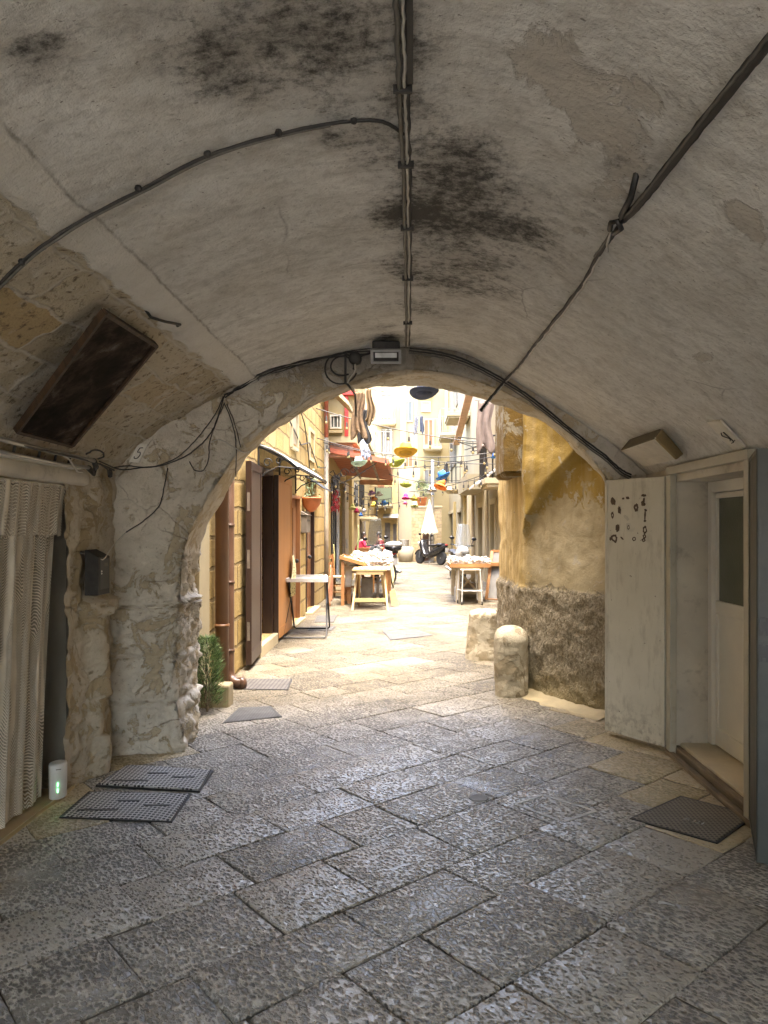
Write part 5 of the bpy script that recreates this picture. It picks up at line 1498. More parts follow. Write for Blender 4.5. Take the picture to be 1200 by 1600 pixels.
# shrub behind the left pier
sh = thing("shrub", "feathery green shrub squeezed behind the foot of the left pier", "shrub", (-1.70, 6.2, 0))
rr = random.Random(5); b = MB()
for i in range(4200):
    z = rr.random() ** .8 * .56 + .06
    R_ = .150 * (1 - max(0, (z - .40) / .28) ** 2) * (.75 + .5 * mnoise.noise(Vector((z * 6, i % 7, 0)))) if z < .66 else .03
    a = rr.uniform(0, 2 * math.pi); r = R_ * math.sqrt(rr.uniform(.15, 1.1))
    p = Vector((-1.70 + math.cos(a) * r, 6.2 + math.sin(a) * r, z))
    d = (Vector((math.cos(a), math.sin(a), rr.uniform(.3, 1.5)))).normalized() * rr.uniform(.025, .06)
    s = d.cross(Vector((rr.uniform(-1, 1), rr.uniform(-1, 1), rr.uniform(-1, 1)))).normalized() * rr.uniform(.0018, .0035)
    b.add([p - s, p + s, p + d], [(0, 1, 2)], i % 3)
b.build("foliage", [pm("leaf_green", (0.12, 0.20, 0.06), .6), pm("leaf_light", (0.22, 0.30, 0.11), .6), pm("leaf_dark", (0.045, 0.085, 0.028), .6)], sh)
b = MB(); 
for k in range(6):
    b.tube([(-1.70, 6.2, 0.0), (-1.70 + rr.uniform(-.04, .04), 6.2 + rr.uniform(-.04, .04), .2), (-1.70 + rr.uniform(-.09, .09), 6.2 + rr.uniform(-.09, .09), .45)], [.008, .006, .003], 5)
b.build("stem", M_OLDWOOD, sh)
b = MB(); b.bx(-1.82, -1.555, 6.34, 6.52, -.02, .19); tag(b.build("stone_block", M_GUARDB if "M_GUARDB" in globals() else M_FILLET, None, (-1.68, 6.43, 0), bevel=.02), "low rough stone block behind the green shrub", "stone")
ALB[0] = 0.75
# ================================================================ THINGS IN THE LANE
M_POLY = None
g = G("milky_polycarbonate")
M_POLY = g.done((0.62, 0.66, 0.68), 0.35, None, 0, Transmission_Weight=0.25)

# door canopy on the tufa house
cp = thing("door_canopy", "curved milky canopy on black scroll brackets over the brown and orange doors", "canopy", (XL, 10.2, 2.5))
def can(u, v):
    t = v; return (XL + .02 + .47 * t, 8.85 + 2.95 * u, 2.53 - .10 * t - .17 * t * t)
b = MB(); b.grid(12, 10, can); b.build("sheet", M_POLY, cp, smooth=True, solid=.008)
b = MB(); b.bar(can(0, 1), can(1, 1), .025, .03); b.bar(can(0, 0), can(1, 0), .03, .04); b.build("rail", M_IRON, cp)
for y in (8.87, 10.3, 11.76):
    b = MB()
    b.bar((XL + .012, y, 2.08), (XL + .012, y, 2.54), .02, .02)
    b.tube([Vector((XL + .02 + .47 * t, y, 2.50 - .10 * t - .17 * t * t)) for t in np.linspace(0, 1, 7)], .012, 6)
    b.tube([(XL + .02, y, 2.12), (XL + .10, y, 2.20), (XL + .25, y, 2.27), (XL + .47, y, 2.25)], .011, 6)
    for (cx, cz, r) in ((XL + .12, 2.32, .055), (XL + .26, 2.34, .045)):
        b.tube([(cx + r * math.cos(t) * (1 - t / 12), y, cz + r * math.sin(t) * (1 - t / 12)) for t in np.linspace(0, 7.5, 18)], .008, 5)
    b.build("bracket", M_IRON, cp)
# small dark canopy over the third door
b = MB(); b.prism([(XL, 12.9, 2.42), (XL + .30, 12.9, 2.22), (XL + .30, 12.9, 2.24), (XL, 12.9, 2.45)], (0, 1.5, 0))
tag(b.build("small_canopy", M_IRON, None, (XL, 13.6, 2.4)), "small dark sloping canopy beside the beige drainpipe", "canopy")

# mailbox, pot, plant on the tufa wall
mbx = thing("mailbox", "dark grey letter box between the two brown doors", "mailbox", (XL, 12.5, 1.6))
b = MB(); b.bx(XL + .001, XL + .10, 12.38, 12.82, 1.45, 1.74); b.prism([(XL + .001, 12.36, 1.742), (XL + .13, 12.36, 1.742), (XL + .001, 12.36, 1.82)], (0, .48, 0)); b.build("case", M_GREYDOOR, mbx, bevel=.006)
b = MB(); b.bx(XL + .101, XL + .106, 12.46, 12.74, 1.64, 1.67); b.build("slot", M_BLACK, mbx)
wp = thing("wall_pot", "half-round terracotta pot with a thin green plant hung on the yellow wall", "flower pot", (XL + .1, 12.6, 1.8))
pc = Vector((XL + .14, 12.62, 1.80))
b = MB(); b.lathe([(.03, 0), (.10, .05), (.15, .13), (.175, .22), (.185, .225), (.185, .25), (.16, .25), (.14, .2), (.001, .19)], 20, pc); b.build("pot", pm("orange_terracotta", (0.52, 0.15, 0.04), .6), wp, smooth=True)
rr = random.Random(9); b = MB()
for k in range(16):
    a = rr.uniform(0, 6.28); q0 = pc + Vector((0, 0, .2)); q1 = q0 + Vector((math.cos(a) * .06, math.sin(a) * .06, rr.uniform(.1, .35))); q2 = q1 + Vector((math.cos(a) * .1, math.sin(a) * .1, rr.uniform(-.1, .3)))
    b.tube([q0, q1, q2], [.006, .005, .002], 4)
    for t in range(5):
        p = q0.lerp(q2, (t + 1) / 5) + Vector((rr.uniform(-.03, .03), rr.uniform(-.03, .03), 0)); d = Vector((rr.uniform(-1, 1), rr.uniform(-1, 1), rr.uniform(-.6, .6))).normalized() * .05; s = d.orthogonal() * .3
        b.add([p, p + d * .5 + s, p + d, p + d * .5 - s], [(0, 1, 2, 3)])
b.build("leaves", pm("olive_leaves", (0.10, 0.14, 0.05), .6), wp)

# cloths hung on doors
def hung_cloth(nm, label, x, y, z1, w, h, mat, seed, cat="cloth"):
    b = MB()
    def fn(u, v):
        ww = w * (.25 + .75 * min(1, v * 1.5)) * (1 if v < .75 else 1 - (v - .75) * 1.6 * abs(u - .35))
        yy = y + (u - .5) * ww
        return (x + .03 + .025 * math.sin(u * 9 + seed) * v + .015 * math.sin(v * 5), yy, z1 - h * v * (1 - .25 * abs(u - .45)))
    b.grid(14, 16, fn)
    return tag(b.build(nm, mat, None, (x, y, z1), smooth=True, solid=.006), label, cat)
g = G("spotted_cloth"); o_ = g.obj(); dv_ = g.vor(o_, 26, 'F1')
M_SPOT = g.done(g.mix(g.ramp(dv_, [(.22, 1.0), (.30, 0.0)]), (0.62, 0.56, 0.30), (0.06, 0.05, 0.03)), .9)
hung_cloth("tea_towel", "yellowish cloth with dark specks hanging from the orange door leaf", XL + .09, 10.80, 1.13, .55, .62, M_SPOT, 1, "towel")
hung_cloth("yellow_cloth", "plain pale yellow cloth hanging by the café house doorway", -1.78, 16.9, 1.15, .5, .85, pm("yellow_cotton", (0.66, 0.58, 0.22), .9), 2)
hung_cloth("dish_cloth", "pale green cloth hanging far along the left wall by the chairs", -1.62, 22.6, 1.6, .7, .9, pm("green_cotton", (0.48, 0.58, 0.25), .9), 3)

# folding tray table
tt = thing("tray_table", "folding table with a grey tray on thin crossed black tube legs by the left wall", "table", (-1.42, 11.0, 0))
tp = [at(508, 896, 11.4), at(449, 895, 11.3), at(443, 905, 10.4), at(510, 905, 10.4)]
tz = .80
T = [(-1.80, 10.40), (-1.18, 10.40), (-1.30, 11.35), (-1.86, 11.35)]
T = [(-1.74, 10.42), (-1.17, 10.42), (-1.28, 11.25), (-1.78, 11.25)]
b = MB(); b.prism([(x, y, tz - .03) for x, y in T], (0, 0, .02)); b.build("tray", pm("grey_drying_tray", (0.30, 0.27, 0.24), .7), tt)
b = MB()
for i in range(4): b.bar((*T[i], tz - .005), (*T[(i + 1) % 4], tz - .005), .03, .05)
b.build("rim", pm("white_wood_rim", (0.60, 0.57, 0.52), .6), tt)
def legs(pts): 
    b = MB(); b.tube([tuple(p) for p in pts], .013, 8); b.build("leg", M_IRON, tt, smooth=True)
legs([(-1.72, 10.5, tz - .04), (-1.74, 11.1, .05), (-1.72, 11.15, .02), (-1.24, 11.15, .02), (-1.21, 11.1, .05), (-1.18, 10.5, tz - .04)])
legs([(-1.76, 11.2, tz - .04), (-1.76, 10.25, .05), (-1.74, 10.2, .02), (-1.18, 10.2, .02), (-1.16, 10.25, .05), (-1.26, 11.2, tz - .04)])
b = MB(); b.bx(-1.20, -1.05, 12.05, 12.1, .02, .62)
# orange patterned cloth on the step side
hung_cloth("orange_board", "orange patterned cloth hanging behind the tray table", -1.56, 14.2, .82, .62, .80, pm("orange_print", (0.58, 0.26, 0.13), .8, .35, 14), 5)

# lantern and dried peppers on the café front
ln_ = thing("wall_lantern", "small black lantern on the café house wall under the awning", "lantern", at(524, 752, 17.2))
q = at(524, 752, 17.2)
b = MB(); b.lathe([(.02, -.20), (.07, -.17), (.09, .03), (.12, .04), (.05, .13), (.015, .16)], 6, q); b.build("body", M_IRON, ln_)
b = MB(); b.lathe([(.065, -.16), (.082, .02)], 6, q); b.build("glass", M_WHITE, ln_)
b = MB(); b.tube([q + Vector((0, 0, .15)), q + Vector((-.05, 0, .25)), (-1.87, q.y, q.z + .2)], .012, 6); b.build("arm", M_IRON, ln_)
cw = thing("pepper_string", "bunch of dried red peppers hanging below the black lantern", "peppers", at(524, 778, 17.3))
rr = random.Random(3); b = MB(); q = at(524, 763, 17.3)
for k in range(46):
    p = q + Vector((rr.uniform(-.08, .08), rr.uniform(-.08, .08), -rr.uniform(.03, .50)))
    d = Vector((rr.uniform(-.06, .06), rr.uniform(-.06, .06), -.07)); b.tube([p, p + d * .5, p + d], [.017, .013, .003], 5)
b.build("pepper", pm("dried_red", (0.36, 0.02, 0.03), .45), cw)
b = MB(); b.tube([q + Vector((0, 0, .05)), q + Vector((0, 0, -.4))], .008, 5); b.build("string", M_OLDWOOD, cw)

# terracotta awning of the café
aw = thing("cafe_awning", "terracotta awning with coral front beam and scrolled iron reaching over the lane", "awning", (-1.3, 17, 3.1))
A0, A1 = at(513, 703, 17.0), at(607, 721, 17.0)
C1, C0 = Vector((A1.x, 20.6, 2.86)), Vector((-1.86, 20.6, 3.0))
b = MB(); n = 26
pts = lambda u, v: A0.lerp(A1, u).lerp(C0.lerp(C1, u), v) + Vector((0, 0, .012 * math.sin(v * 2 * math.pi * 12)))
b.grid(6, 80, pts); b.build("roof", M_TERRA, aw, solid=.02)
b = MB(); b.bar(A0, A1, .06, .11); b.build("beam", M_CORAL, aw)
b = MB(); b.bar(A1 + Vector((0, 0, -.03)), C1, .05, .10); b.build("beam", M_TERRA, aw)
for u in (.35, .72):
    b = MB(); b.bar(A0.lerp(A1, u) - Vector((0, 0, .05)), C0.lerp(C1, u) - Vector((0, 0, .05)), .05, .05); b.build("rafter", M_OLDWOOD, aw)
b = MB(); b.prism([C1 + Vector((-.9, .01, 0)), C1, C1 - Vector((0, 0, .16)), C1 + Vector((-.9, 0, -.13))], (0, .02, 0)); b.build("fringe", pm("pale_orange_cloth", (0.60, 0.33, 0.16), .9), aw)
b = MB(); e = Vector((-1.85, 17.1, 2.45)); f1 = A0.lerp(A1, .80) + Vector((0, .1, -.08))
b.tube([e, e.lerp(f1, .5) + Vector((0, 0, -.06)), f1], .014, 6)
for i, (u, r) in enumerate(((.12, .10), (.30, .12), (.50, .09), (.2, .06), (.62, .07))):
    c0 = e.lerp(f1, u) + Vector((0, 0, .12 + .04 * (i % 2)))
    b.tube([c0 + Vector((r * math.cos(t) * (1 - t / 11), 0, r * math.sin(t) * (1 - t / 11))) for t in np.linspace(0, 7.8, 20)], .010, 5)
b.build("bracket", M_IRON, aw)

# ------------------------------------------------ hats
def hat(label, px, py, w_px, Y, col, kind="felt", tilt=(0, 0), band=None, rot=0.0):
    r = w_px / F * Y / 2
    c = at(px, py, Y)
    t = thing("hat", label, "hat", (0, 0, 0), "hats hung over the lane")
    k = r / .19
    if kind == "bucket":
        brim = [(.105, .03), (.14, .012), (.19, -.03), (.193, -.027), (.14, .018), (.112, .036)]; crown = [(.110, .034), (.102, .07), (.085, .125), (.06, .14), (.001, .142)]; cin = [(.106, .03), (.096, .07), (.08, .12), (.001, .136)]
    elif kind == "cap":
        brim = [(.10, .02), (.15, .01), (.19, -.005), (.191, 0), (.15, .016), (.106, .026)]; crown = [(.106, .02), (.104, .06), (.08, .11), (.04, .13), (.001, .135)]; cin = [(.10, .02), (.098, .06), (.07, .11), (.001, .13)]
    else:
        brim = [(.10, .0), (.14, -.006), (.175, .0), (.19, .012), (.191, .016), (.175, .006), (.14, 0), (.105, .006)]; crown = [(.106, .004), (.100, .05), (.090, .095), (.075, .115), (.045, .112), (.001, .098)]; cin = [(.101, .0), (.096, .05), (.086, .09), (.05, .106), (.001, .094)]
    m = pm("hat_" + "_".join("%02d" % int(v * 99) for v in col), col, .85, .10, 10, .3, 60)
    md = pm("hatin_" + "_".join("%02d" % int(v * 99) for v in col), tuple(v * .75 for v in col), .9, .10, 10, .2, 60)
    sc = lambda pr: [(a * k, z * k * (1.45 if z > .03 else 1)) for a, z in pr]
    b = MB(); b.lathe(sc(crown), 22, sy=1.12)
    b.v = [(x, y, z - (.02 * k * math.exp(-(x / (.03 * k)) ** 2) if z > .08 * k and kind == "felt" else 0)) for x, y, z in b.v]
    b.build("crown", m, t, smooth=True)
    b = MB(); b.lathe(sc(cin), 22, sy=1.12); b.build("lining", md, t, smooth=True)
    b = MB(); b.lathe(sc(brim), 26, sy=1.10)
    b.v = [(x, y, z + (.03 * k * (x / r) ** 2 if kind == "felt" else 0)) for x, y, z in b.v]
    b.build("brim", m, t, smooth=True)
    if band is not None:
        b = MB(); b.lathe(sc([(.1085, .006), (.1065, .029), (.1045, .029), (.1045, .006)]), 22, sy=1.12); b.build("band", pm("band_" + "_".join("%02d" % int(v * 99) for v in band), band, .6), t, smooth=True)
    t.location = c; t.rotation_euler = (tilt[0] - .26, tilt[1], rot)
    ORG[t.name] = tuple(c)
    return t
HATS = [
    ("navy blue felt hat seen from below, nearest to the arch", 663, 616, 46, 9.3, (0.035, 0.055, 0.12), "felt", (.03, .03), (0.02, 0.02, 0.02), .3),
    ("big golden yellow hat hanging in the middle of the lane", 634, 708, 37, 12.0, (0.70, 0.40, 0.02), "felt", (-.05, .05), (0.5, .24, .01), .2),
    ("lime green hat tilted beside the golden yellow hat", 621, 725, 26, 14.5, (0.36, 0.45, 0.05), "felt", (0, -.35), (0.55, .60, .1), 0),
    ("pale aqua hat in front of the terracotta awning", 561, 725, 25, 14.5, (0.42, 0.66, 0.62), "felt", (0, -.15), (0.5, .72, .68), 0),
    ("bright blue hat with dark brim tilted beside the pale post", 693, 746, 25, 14.5, (0.03, 0.20, 0.62), "felt", (.05, -.45), (0.02, .08, .3), 0),
    ("orange hat just below the bright blue hat", 688, 760, 22, 15.5, (0.72, 0.19, 0.02), "bucket", (0, .35), None, 0),
    ("small lime hat above the pink hats", 634, 759, 19, 17.5, (0.40, 0.50, 0.08), "felt", (0, .05), (0.30, .36, .04), 0),
    ("pale grey hat on the post beside the orange hat", 675, 766, 15, 18, (0.42, 0.42, 0.45), "bucket", (0, 0), None, 0),
    ("cream hat just right of the orange hat", 702, 768, 16, 18, (0.66, 0.60, 0.42), "felt", (0, 0), None, 0),
    ("hot pink hat left of the potted plant", 634, 778, 13, 20, (0.66, 0.03, 0.20), "bucket", (0, 0), None, 0),
    ("small rose pink cap hanging under the hot pink hat", 633, 787, 8, 22, (0.68, 0.10, 0.26), "cap", (0, 0), None, 0),
    ("mustard yellow hat left of the potted plant", 647, 781, 14, 20, (0.66, 0.45, 0.03), "felt", (0, .1), None, 0),
    ("pale lime hat resting low by the plant pot", 648, 790, 13, 21, (0.58, 0.62, 0.25), "bucket", (0, 0), None, 0),
    ("lilac hat left of the green balcony", 581, 772, 13, 20, (0.42, 0.24, 0.48), "felt", (0, -.3), None, 0),
    ("white hat in front of the green balcony", 592, 774, 13, 20, (0.66, 0.64, 0.58), "felt", (0, 0), None, 0),
    ("light orange hat beneath the lilac hat", 584, 781, 12, 20.5, (0.68, 0.27, 0.07), "felt", (0, -.1), None, 0),
    ("lemon yellow hat under the light orange hat", 584, 790, 11, 21, (0.72, 0.52, 0.05), "bucket", (0, 0), None, 0),
    ("sky blue hat across the foot of the green balcony", 600, 788, 14, 20.5, (0.08, 0.28, 0.62), "felt", (0, -.15), None, 0),
    ("off-white cap between the lemon and sky blue hats", 590, 788, 8, 20.5, (0.62, 0.63, 0.62), "cap", (0, 0), None, 0),
    ("pale yellow hat near the left house window", 551, 794, 13, 21, (0.62, 0.60, 0.20), "bucket", (0, 0), None, 0),
    ("crimson hat near the left wall", 557, 799, 10, 21, (0.55, 0.03, 0.10), "bucket", (0, 0), None, 0),
    ("tiny deep blue hat below the crimson hat", 564, 805, 8, 22, (0.04, 0.16, 0.55), "bucket", (0, 0), None, 0),
    ("silver grey hat right of the crimson hat", 569, 799, 9, 22, (0.50, 0.50, 0.55), "felt", (0, -.2), None, 0),
    ("blue hat at the corner of the ochre house", 775, 714, 17, 13, (0.06, 0.26, 0.66), "felt", (.1, -.3), (0.02, .1, .35), 0),
    ("red hat partly hidden by the ochre house", 781, 728, 14, 14, (0.50, 0.02, 0.03), "bucket", (0, 0), None, 0),
]
for h in HATS: hat(*h)

# ------------------------------------------------ string lights
M_BULB = pm("clear_bulb", (0.42, 0.34, 0.16), 0.12, .05)
def string_light(label, p0, p1, sag, n, Lh=.16, skip=()):
    t = thing("string_light", label, "string light", tuple(p0), "string lights over the lane")
    c = catenary(p0, p1, sag, 22)
    b = MB(); b.tube(c, .0085, 5); b.build("cable", M_CABLE, t, smooth=True)
    for k in range(n):
        if k in skip: continue
        f = (k + .5) / n * 22; i = int(f); q = c[i].lerp(c[i + 1], f - i)
        b = MB(); b.lathe([(.006, 0), (.006, -Lh + .08), (.018, -Lh + .075), (.022, -Lh)], 7, q); s = b.build("socket", M_CABLE, t)
        b = MB(); b.ball(q + Vector((0, 0, -Lh - .024)), .024, 8, sc=(1, 1, 1.3)); b.build("bulb", M_BULB, s, smooth=True)
string_light("long string light dipping from the upper left wall past the golden yellow hat", at(494, 638, 12.5), at(790, 694, 12.0), .10, 9)
string_light("string light carrying the pale aqua hat towards the right wall", at(494, 684, 14.5), at(775, 706, 14.0), .22, 8)
string_light("string light crossing low behind the lime green hat", at(500, 690, 15.5), at(775, 725, 14.5), .12, 9)
string_light("string light rising to the right past the bright blue hat", at(610, 732, 16.5), at(778, 712, 13.5), .05, 6)
string_light("string light from the awning corner to the pink hats and the plant", at(608, 741, 18.0), at(762, 745, 17.0), .18, 8)
string_light("string light with small bulbs across the far right wall", at(640, 768, 20), at(768, 736, 17.5), .10, 8)
string_light("short string light swagged under the terracotta awning", at(512, 752, 16.8), at(612, 778, 19.5), .20, 9)
string_light("dark loose string light drooping from the tufa wall under the awning", at(500, 730, 15.6), at(585, 772, 19.0), .10, 6)
string_light("far string light in front of the green balcony", at(548, 786, 22), at(662, 774, 24), .15, 10)
for (x, y, Y) in ((717, 703, 13), ):
    pass
b = MB(); b.tube([at(499, 665, 12), at(640, 602, 10.0), at(780, 640, 9.5)], .006, 5)
# hat wires straight up to the strings
# ------------------------------------------------ laundry
def garment(nm, label, px, py0, py1, w, Y, mat, seed, folds=3, taper=.2, cat="laundry", th=.012, split=0.0):
    top = at(px, py0, Y); bot = at(px, py1, Y); hgt = top.z - bot.z; W = w / F * Y
    b = MB()
    def fn(u, v):
        ww = W * (1 - taper * (1 - v) + .1 * math.sin(v * 7 + seed))
        x = top.x + (u - .5) * ww + .02 * math.sin(v * 6 + seed)
        y = top.y + .028 * math.sin(u * 2 * math.pi * folds + seed + v) * (.4 + .6 * v)
        edge = .08 * hgt * math.sin(u * 8 + seed) * (v > .93)
        z = top.z - hgt * v - edge
        if split and v > split: x += (.10 * W if u > .5 else -.10 * W) * (v - split)
        return (x, y, z)
    b.grid(22, 18, fn)
    return tag(b.build(nm, mat, None, tuple(top), smooth=True, solid=th), label, cat)
garment("brown_coat", "long brown patterned garment hanging from the line under the arch", 560, 612, 682, 24, 11, pm("brown_print", (0.16, 0.10, 0.05), .9, .5, 16), 1, 3, .45)
garment("tan_trousers", "tan garment hanging right of the brown patterned one", 578, 608, 662, 13, 11.1, pm("tan_cloth", (0.20, 0.13, 0.06), .9, .3), 4, 2, .35)
garment("black_shirt", "black garment hanging lowest behind the brown laundry", 568, 640, 690, 20, 11.4, pm("black_cloth", (0.018, 0.017, 0.018), .9), 2, 3, .3)
garment("striped_shirt", "grey striped shirt hung high on the end house", 650, 651, 678, 7, 33, pm("grey_stripe", (0.16, 0.16, 0.18), .9, .5, 12), 6, 2, .3)
garment("dark_jacket", "dark blue jacket hung beside the striped shirt", 659, 650, 676, 7, 33, pm("navy_cloth", (0.05, 0.06, 0.09), .9, .3), 3, 2, .3)
garment("grey_towel", "long greyish brown cloth hanging at the right under the arch", 758, 627, 704, 26, 11.5, pm("taupe_cloth", (0.21, 0.16, 0.135), .9, .2), 8, 2, .1)
garment("patterned_scarf", "blue and white patterned cloth hanging behind the brown laundry", 570, 686, 716, 14, 15.5, pm("blue_print", (0.42, 0.47, 0.60), .9, .4, 20), 3, 2, .1)
for (a, c2, Y, lb) in (((540, 600), (600, 612), 11.1, "thin clothes line holding the brown laundry"), ((640, 650), (668, 648), 33, "short clothes line high on the end house"), ((742, 625), (790, 632), 11.5, "clothes line holding the grey-brown cloth at the right")):
    b = MB(); b.tube([at(*a, Y), at(*c2, Y)], .007, 5); tag(b.build("clothes_line", M_CABLE, None, tuple(at(*a, Y))), lb, "clothes line")

# post with the closed parasol
ps = thing("street_post", "thin pale post with a blue weathered top beside the closed parasol", "post", at(675, 870, 32.6))
q0 = at(676, 840, 32.6)
b = MB(); b.tube([(q0.x, 32.6, 0), (q0.x, 32.6, 2.95)], .06, 10); b.build("shaft", M_LOUVER, ps)
b = MB(); b.tube([(q0.x, 32.6, 2.951), (q0.x, 32.6, 4.5)], .07, 10); b.build("upper_shaft", pm("pale_blue_paint", (0.50, 0.55, 0.62), .6, .3, 10), ps)
um = thing("closed_parasol", "closed cream parasol standing in front of the rubble pillar", "parasol", at(671, 870, 32))
q1 = at(671, 800, 32); b = MB(); nf = 10
def par(u, v):
    a = 2 * math.pi * u; z = 2.62 - 1.36 * v
    r = .03 + .28 * v ** .9 * (1 + .22 * math.cos(a * nf)); 
    if v > .93: z += .05 * math.cos(a * nf)
    return (q1.x + r * math.cos(a), 32 + r * math.sin(a), z)
b.grid(80, 16, par); b.build("canopy", pm("cream_canvas", (0.66, 0.61, 0.46), .85, .08), um, smooth=True)
b = MB(); b.tube([(q1.x, 32, 0), (q1.x, 32, 2.72)], .025, 8); b.build("pole", M_WHITE, um)
b = MB(); b.lathe([(.26, 0), (.26, .05), (.05, .08), (.04, .3)], 16, (q1.x, 32, 0)); b.build("base", M_DARKMETAL, um)

# plant on the pillar
pp = thing("potted_plant", "bushy green plant in a terracotta pot on top of the rubble pillar", "plant", at(659, 790, 33.3))
q = Vector((at(659, 790, 33.4).x, 33.5, 2.48))
b = MB(); b.lathe([(.17, 0), (.24, .34), (.26, .34), (.26, .40), (.22, .40), (.001, .36)], 16, q); b.build("pot", M_TERRA, pp, smooth=True)
rr = random.Random(21); b = MB()
for k in range(900):
    d = Vector((rr.gauss(0, 1), rr.gauss(0, 1), rr.gauss(.2, .8))).normalized(); p = q + Vector((0, 0, .80)) + Vector((d.x * .40, d.y * .40, d.z * .42)) * rr.uniform(.3, 1.0)
    e_ = (d + Vector((rr.uniform(-1, 1), rr.uniform(-1, 1), rr.uniform(-.3, 1)))).normalized() * rr.uniform(.06, .13); s = e_.orthogonal().normalized() * .014
    b.add([p - s * .4, p + e_ * .5 + s, p + e_, p + e_ * .5 - s], [(0, 1, 2, 3)], k % 3)
b.build("foliage", [pm("olive_leaf", (0.12, 0.17, 0.06), .6), pm("olive_light", (0.22, 0.26, 0.11), .6), pm("olive_dark", (0.05, 0.08, 0.03), .6)], pp)

# ------------------------------------------------ tables, chairs, wares
M_PINE = wood("pale_pine", (0.60, 0.45, 0.22), (0.50, 0.35, 0.15), .6, (3, 3, 10))
M_HONEY = wood("honey_wood", (0.48, 0.235, 0.08), (0.36, 0.16, 0.05), .5, (3, 3, 10))
M_BEIGEW = wood("limed_wood", (0.58, 0.50, 0.36), (0.46, 0.38, 0.26), .6, (3, 3, 10))
def table(label, x0, x1, y0, y1, h, mat, top=.04, lw=.06, rails=True, topmat=None):
    t = thing("table", label, "table", ((x0 + x1) / 2, (y0 + y1) / 2, 0))
    b = MB(); b.bx(x0, x1, y0, y1, h - top, h); b.build("tabletop", topmat or mat, t, bevel=.004)
    e = .03
    for (x, y) in ((x0 + e, y0 + e), (x1 - e - lw, y0 + e), (x1 - e - lw, y1 - e - lw), (x0 + e, y1 - e - lw)):
        b = MB(); b.bx(x, x + lw, y, y + lw, -.005, h - top - .001); b.build("leg", mat, t)
    if rails:
        b = MB(); b.bx(x0 + e + lw, x1 - e - lw, y0 + e + .01, y0 + e + .03, h - top - .10, h - top - .001); b.bx(x0 + e + lw, x1 - e - lw, y1 - e - .03, y1 - e - .01, h - top - .10, h - top - .001); b.build("apron", mat, t)
    return t
def chair(label, x, y, rz, mat, group="ladder-back chairs at the stalls"):
    t = thing("chair", label, "chair", (0, 0, 0), group)
    for sx in (-.19, .19):
        b = MB(); b.bx(sx - .02, sx + .02, -.20, -.16, -.005, .44); b.build("leg", mat, t)
        b = MB(); b.bar((sx, .19, -.005), (sx, .19, .45), .04, .04); b.bar((sx, .19, .45), (sx, .235, .95), .04, .036); b.build("leg", mat, t)
    b = MB(); b.bx(-.215, .215, -.215, .215, .44, .475); b.build("seat", pm("straw_seat", (0.56, 0.48, 0.30), .9, .2, 30), t, bevel=.01)
    for z in (.60, .74, .88):
        b = MB(); b.bx(-.17, .17, .20 + (z - .45) * .09, .22 + (z - .45) * .09, z - .035, z + .035); b.build("back_slat", mat, t)
    for z in (.14, .27):
        b = MB(); b.bar((-.19, -.18, z), (-.19, .19, z), .025, .025); b.bar((.19, -.18, z), (.19, .19, z), .025, .025); b.bar((-.19, -.18, z + .05), (.19, -.18, z + .05), .025, .025); b.build("stretcher", mat, t)
    t.location = (x, y, 0); t.rotation_euler = (0, 0, rz); ORG[t.name] = (x, y, 0)
    return t
g = G("crumpled_clear_plastic"); o_ = g.obj(); nb = g.noise(o_, 22, 5, .7, 1.0)
M_BAG = g.done(g.ramp(nb, [(.30, (0.42, 0.36, 0.24)), (.5, (0.62, 0.60, 0.55)), (.65, (0.76, 0.76, 0.75))]), .16, g.bump(nb, 1.0, .03), 0, Transmission_Weight=.2)
def bag_mesh(seed):
    rr = random.Random(seed); b = MB(); b.ball((0, 0, .10), .12, 30, sc=(1, .8, .85))
    vs = []
    for p in b.v:
        v = Vector(p); n_ = (abs(mnoise.noise(v * 13 + Vector((seed, 0, 0)))) - .2) * .085 + (abs(mnoise.noise(v * 30 + Vector((0, seed, 0)))) - .2) * .05
        d = (v - Vector((0, 0, .10))).normalized(); v = v + d * n_
        if v.z > .14: v = v + Vector((.02 * mnoise.noise(v * 40), .02 * mnoise.noise(v * 44), .025 * mnoise.noise(v * 36)))
        vs.append((v.x, v.y, max(v.z, 0.0)))
    b.v = vs
    return b
BAGS = []
for s in range(4):
    o = bag_mesh(s + 1).build("plastic_bag", M_BAG, None, (0, 0, 0)); BAGS.append(o)
used = [False] * 4
def put_bag(x, y, z, s, rz, label, group):
    k = R.randrange(4)
    if not used[k]: o = BAGS[k]; used[k] = True
    else: o = BAGS[k].copy(); COL.objects.link(o)
    o.location = (x, y, z); o.scale = (s, s, s * R.uniform(.55, .8)); o.rotation_euler = (0, 0, rz)
    tag(o, label, "plastic bag", group)
# left stall: pine folding trestle in front, honey table behind, basket, bags
tr = thing("trestle_table", "pale pine folding table with splayed legs at the front of the left stall", "table", (-.80, 13.9, 0))
b = MB(); b.bx(-1.08, -.44, 13.75, 14.65, .725, .76); b.build("tabletop", M_PINE, tr, bevel=.003)
for (x0, x1) in ((-1.00, -1.07), (-.50, -.42)):
    b = MB(); b.bar((x0, 14.05, .72), (x1, 13.70, -.005), .035, .045); b.build("leg", M_PINE, tr)
    b = MB(); b.bar((x0 + (.05 if x0 < -.8 else -.05), 13.95, .72), (x1 + (.06 if x0 < -.8 else -.06), 14.6, -.005), .035, .045); b.build("leg", M_PINE, tr)
b = MB(); b.bx(-1.03, -.46, 13.745, 13.775, .15, .22); b.build("stretcher", M_PINE, tr)
b = MB(); b.bx(-1.00, -.50, 13.76, 13.79, .66, .724); b.build("apron", M_PINE, tr)
t1 = table("honey brown wooden table in the left stall, covered with bags of pasta", -1.30, -.42, 14.85, 17.3, .76, M_HONEY, lw=.075)
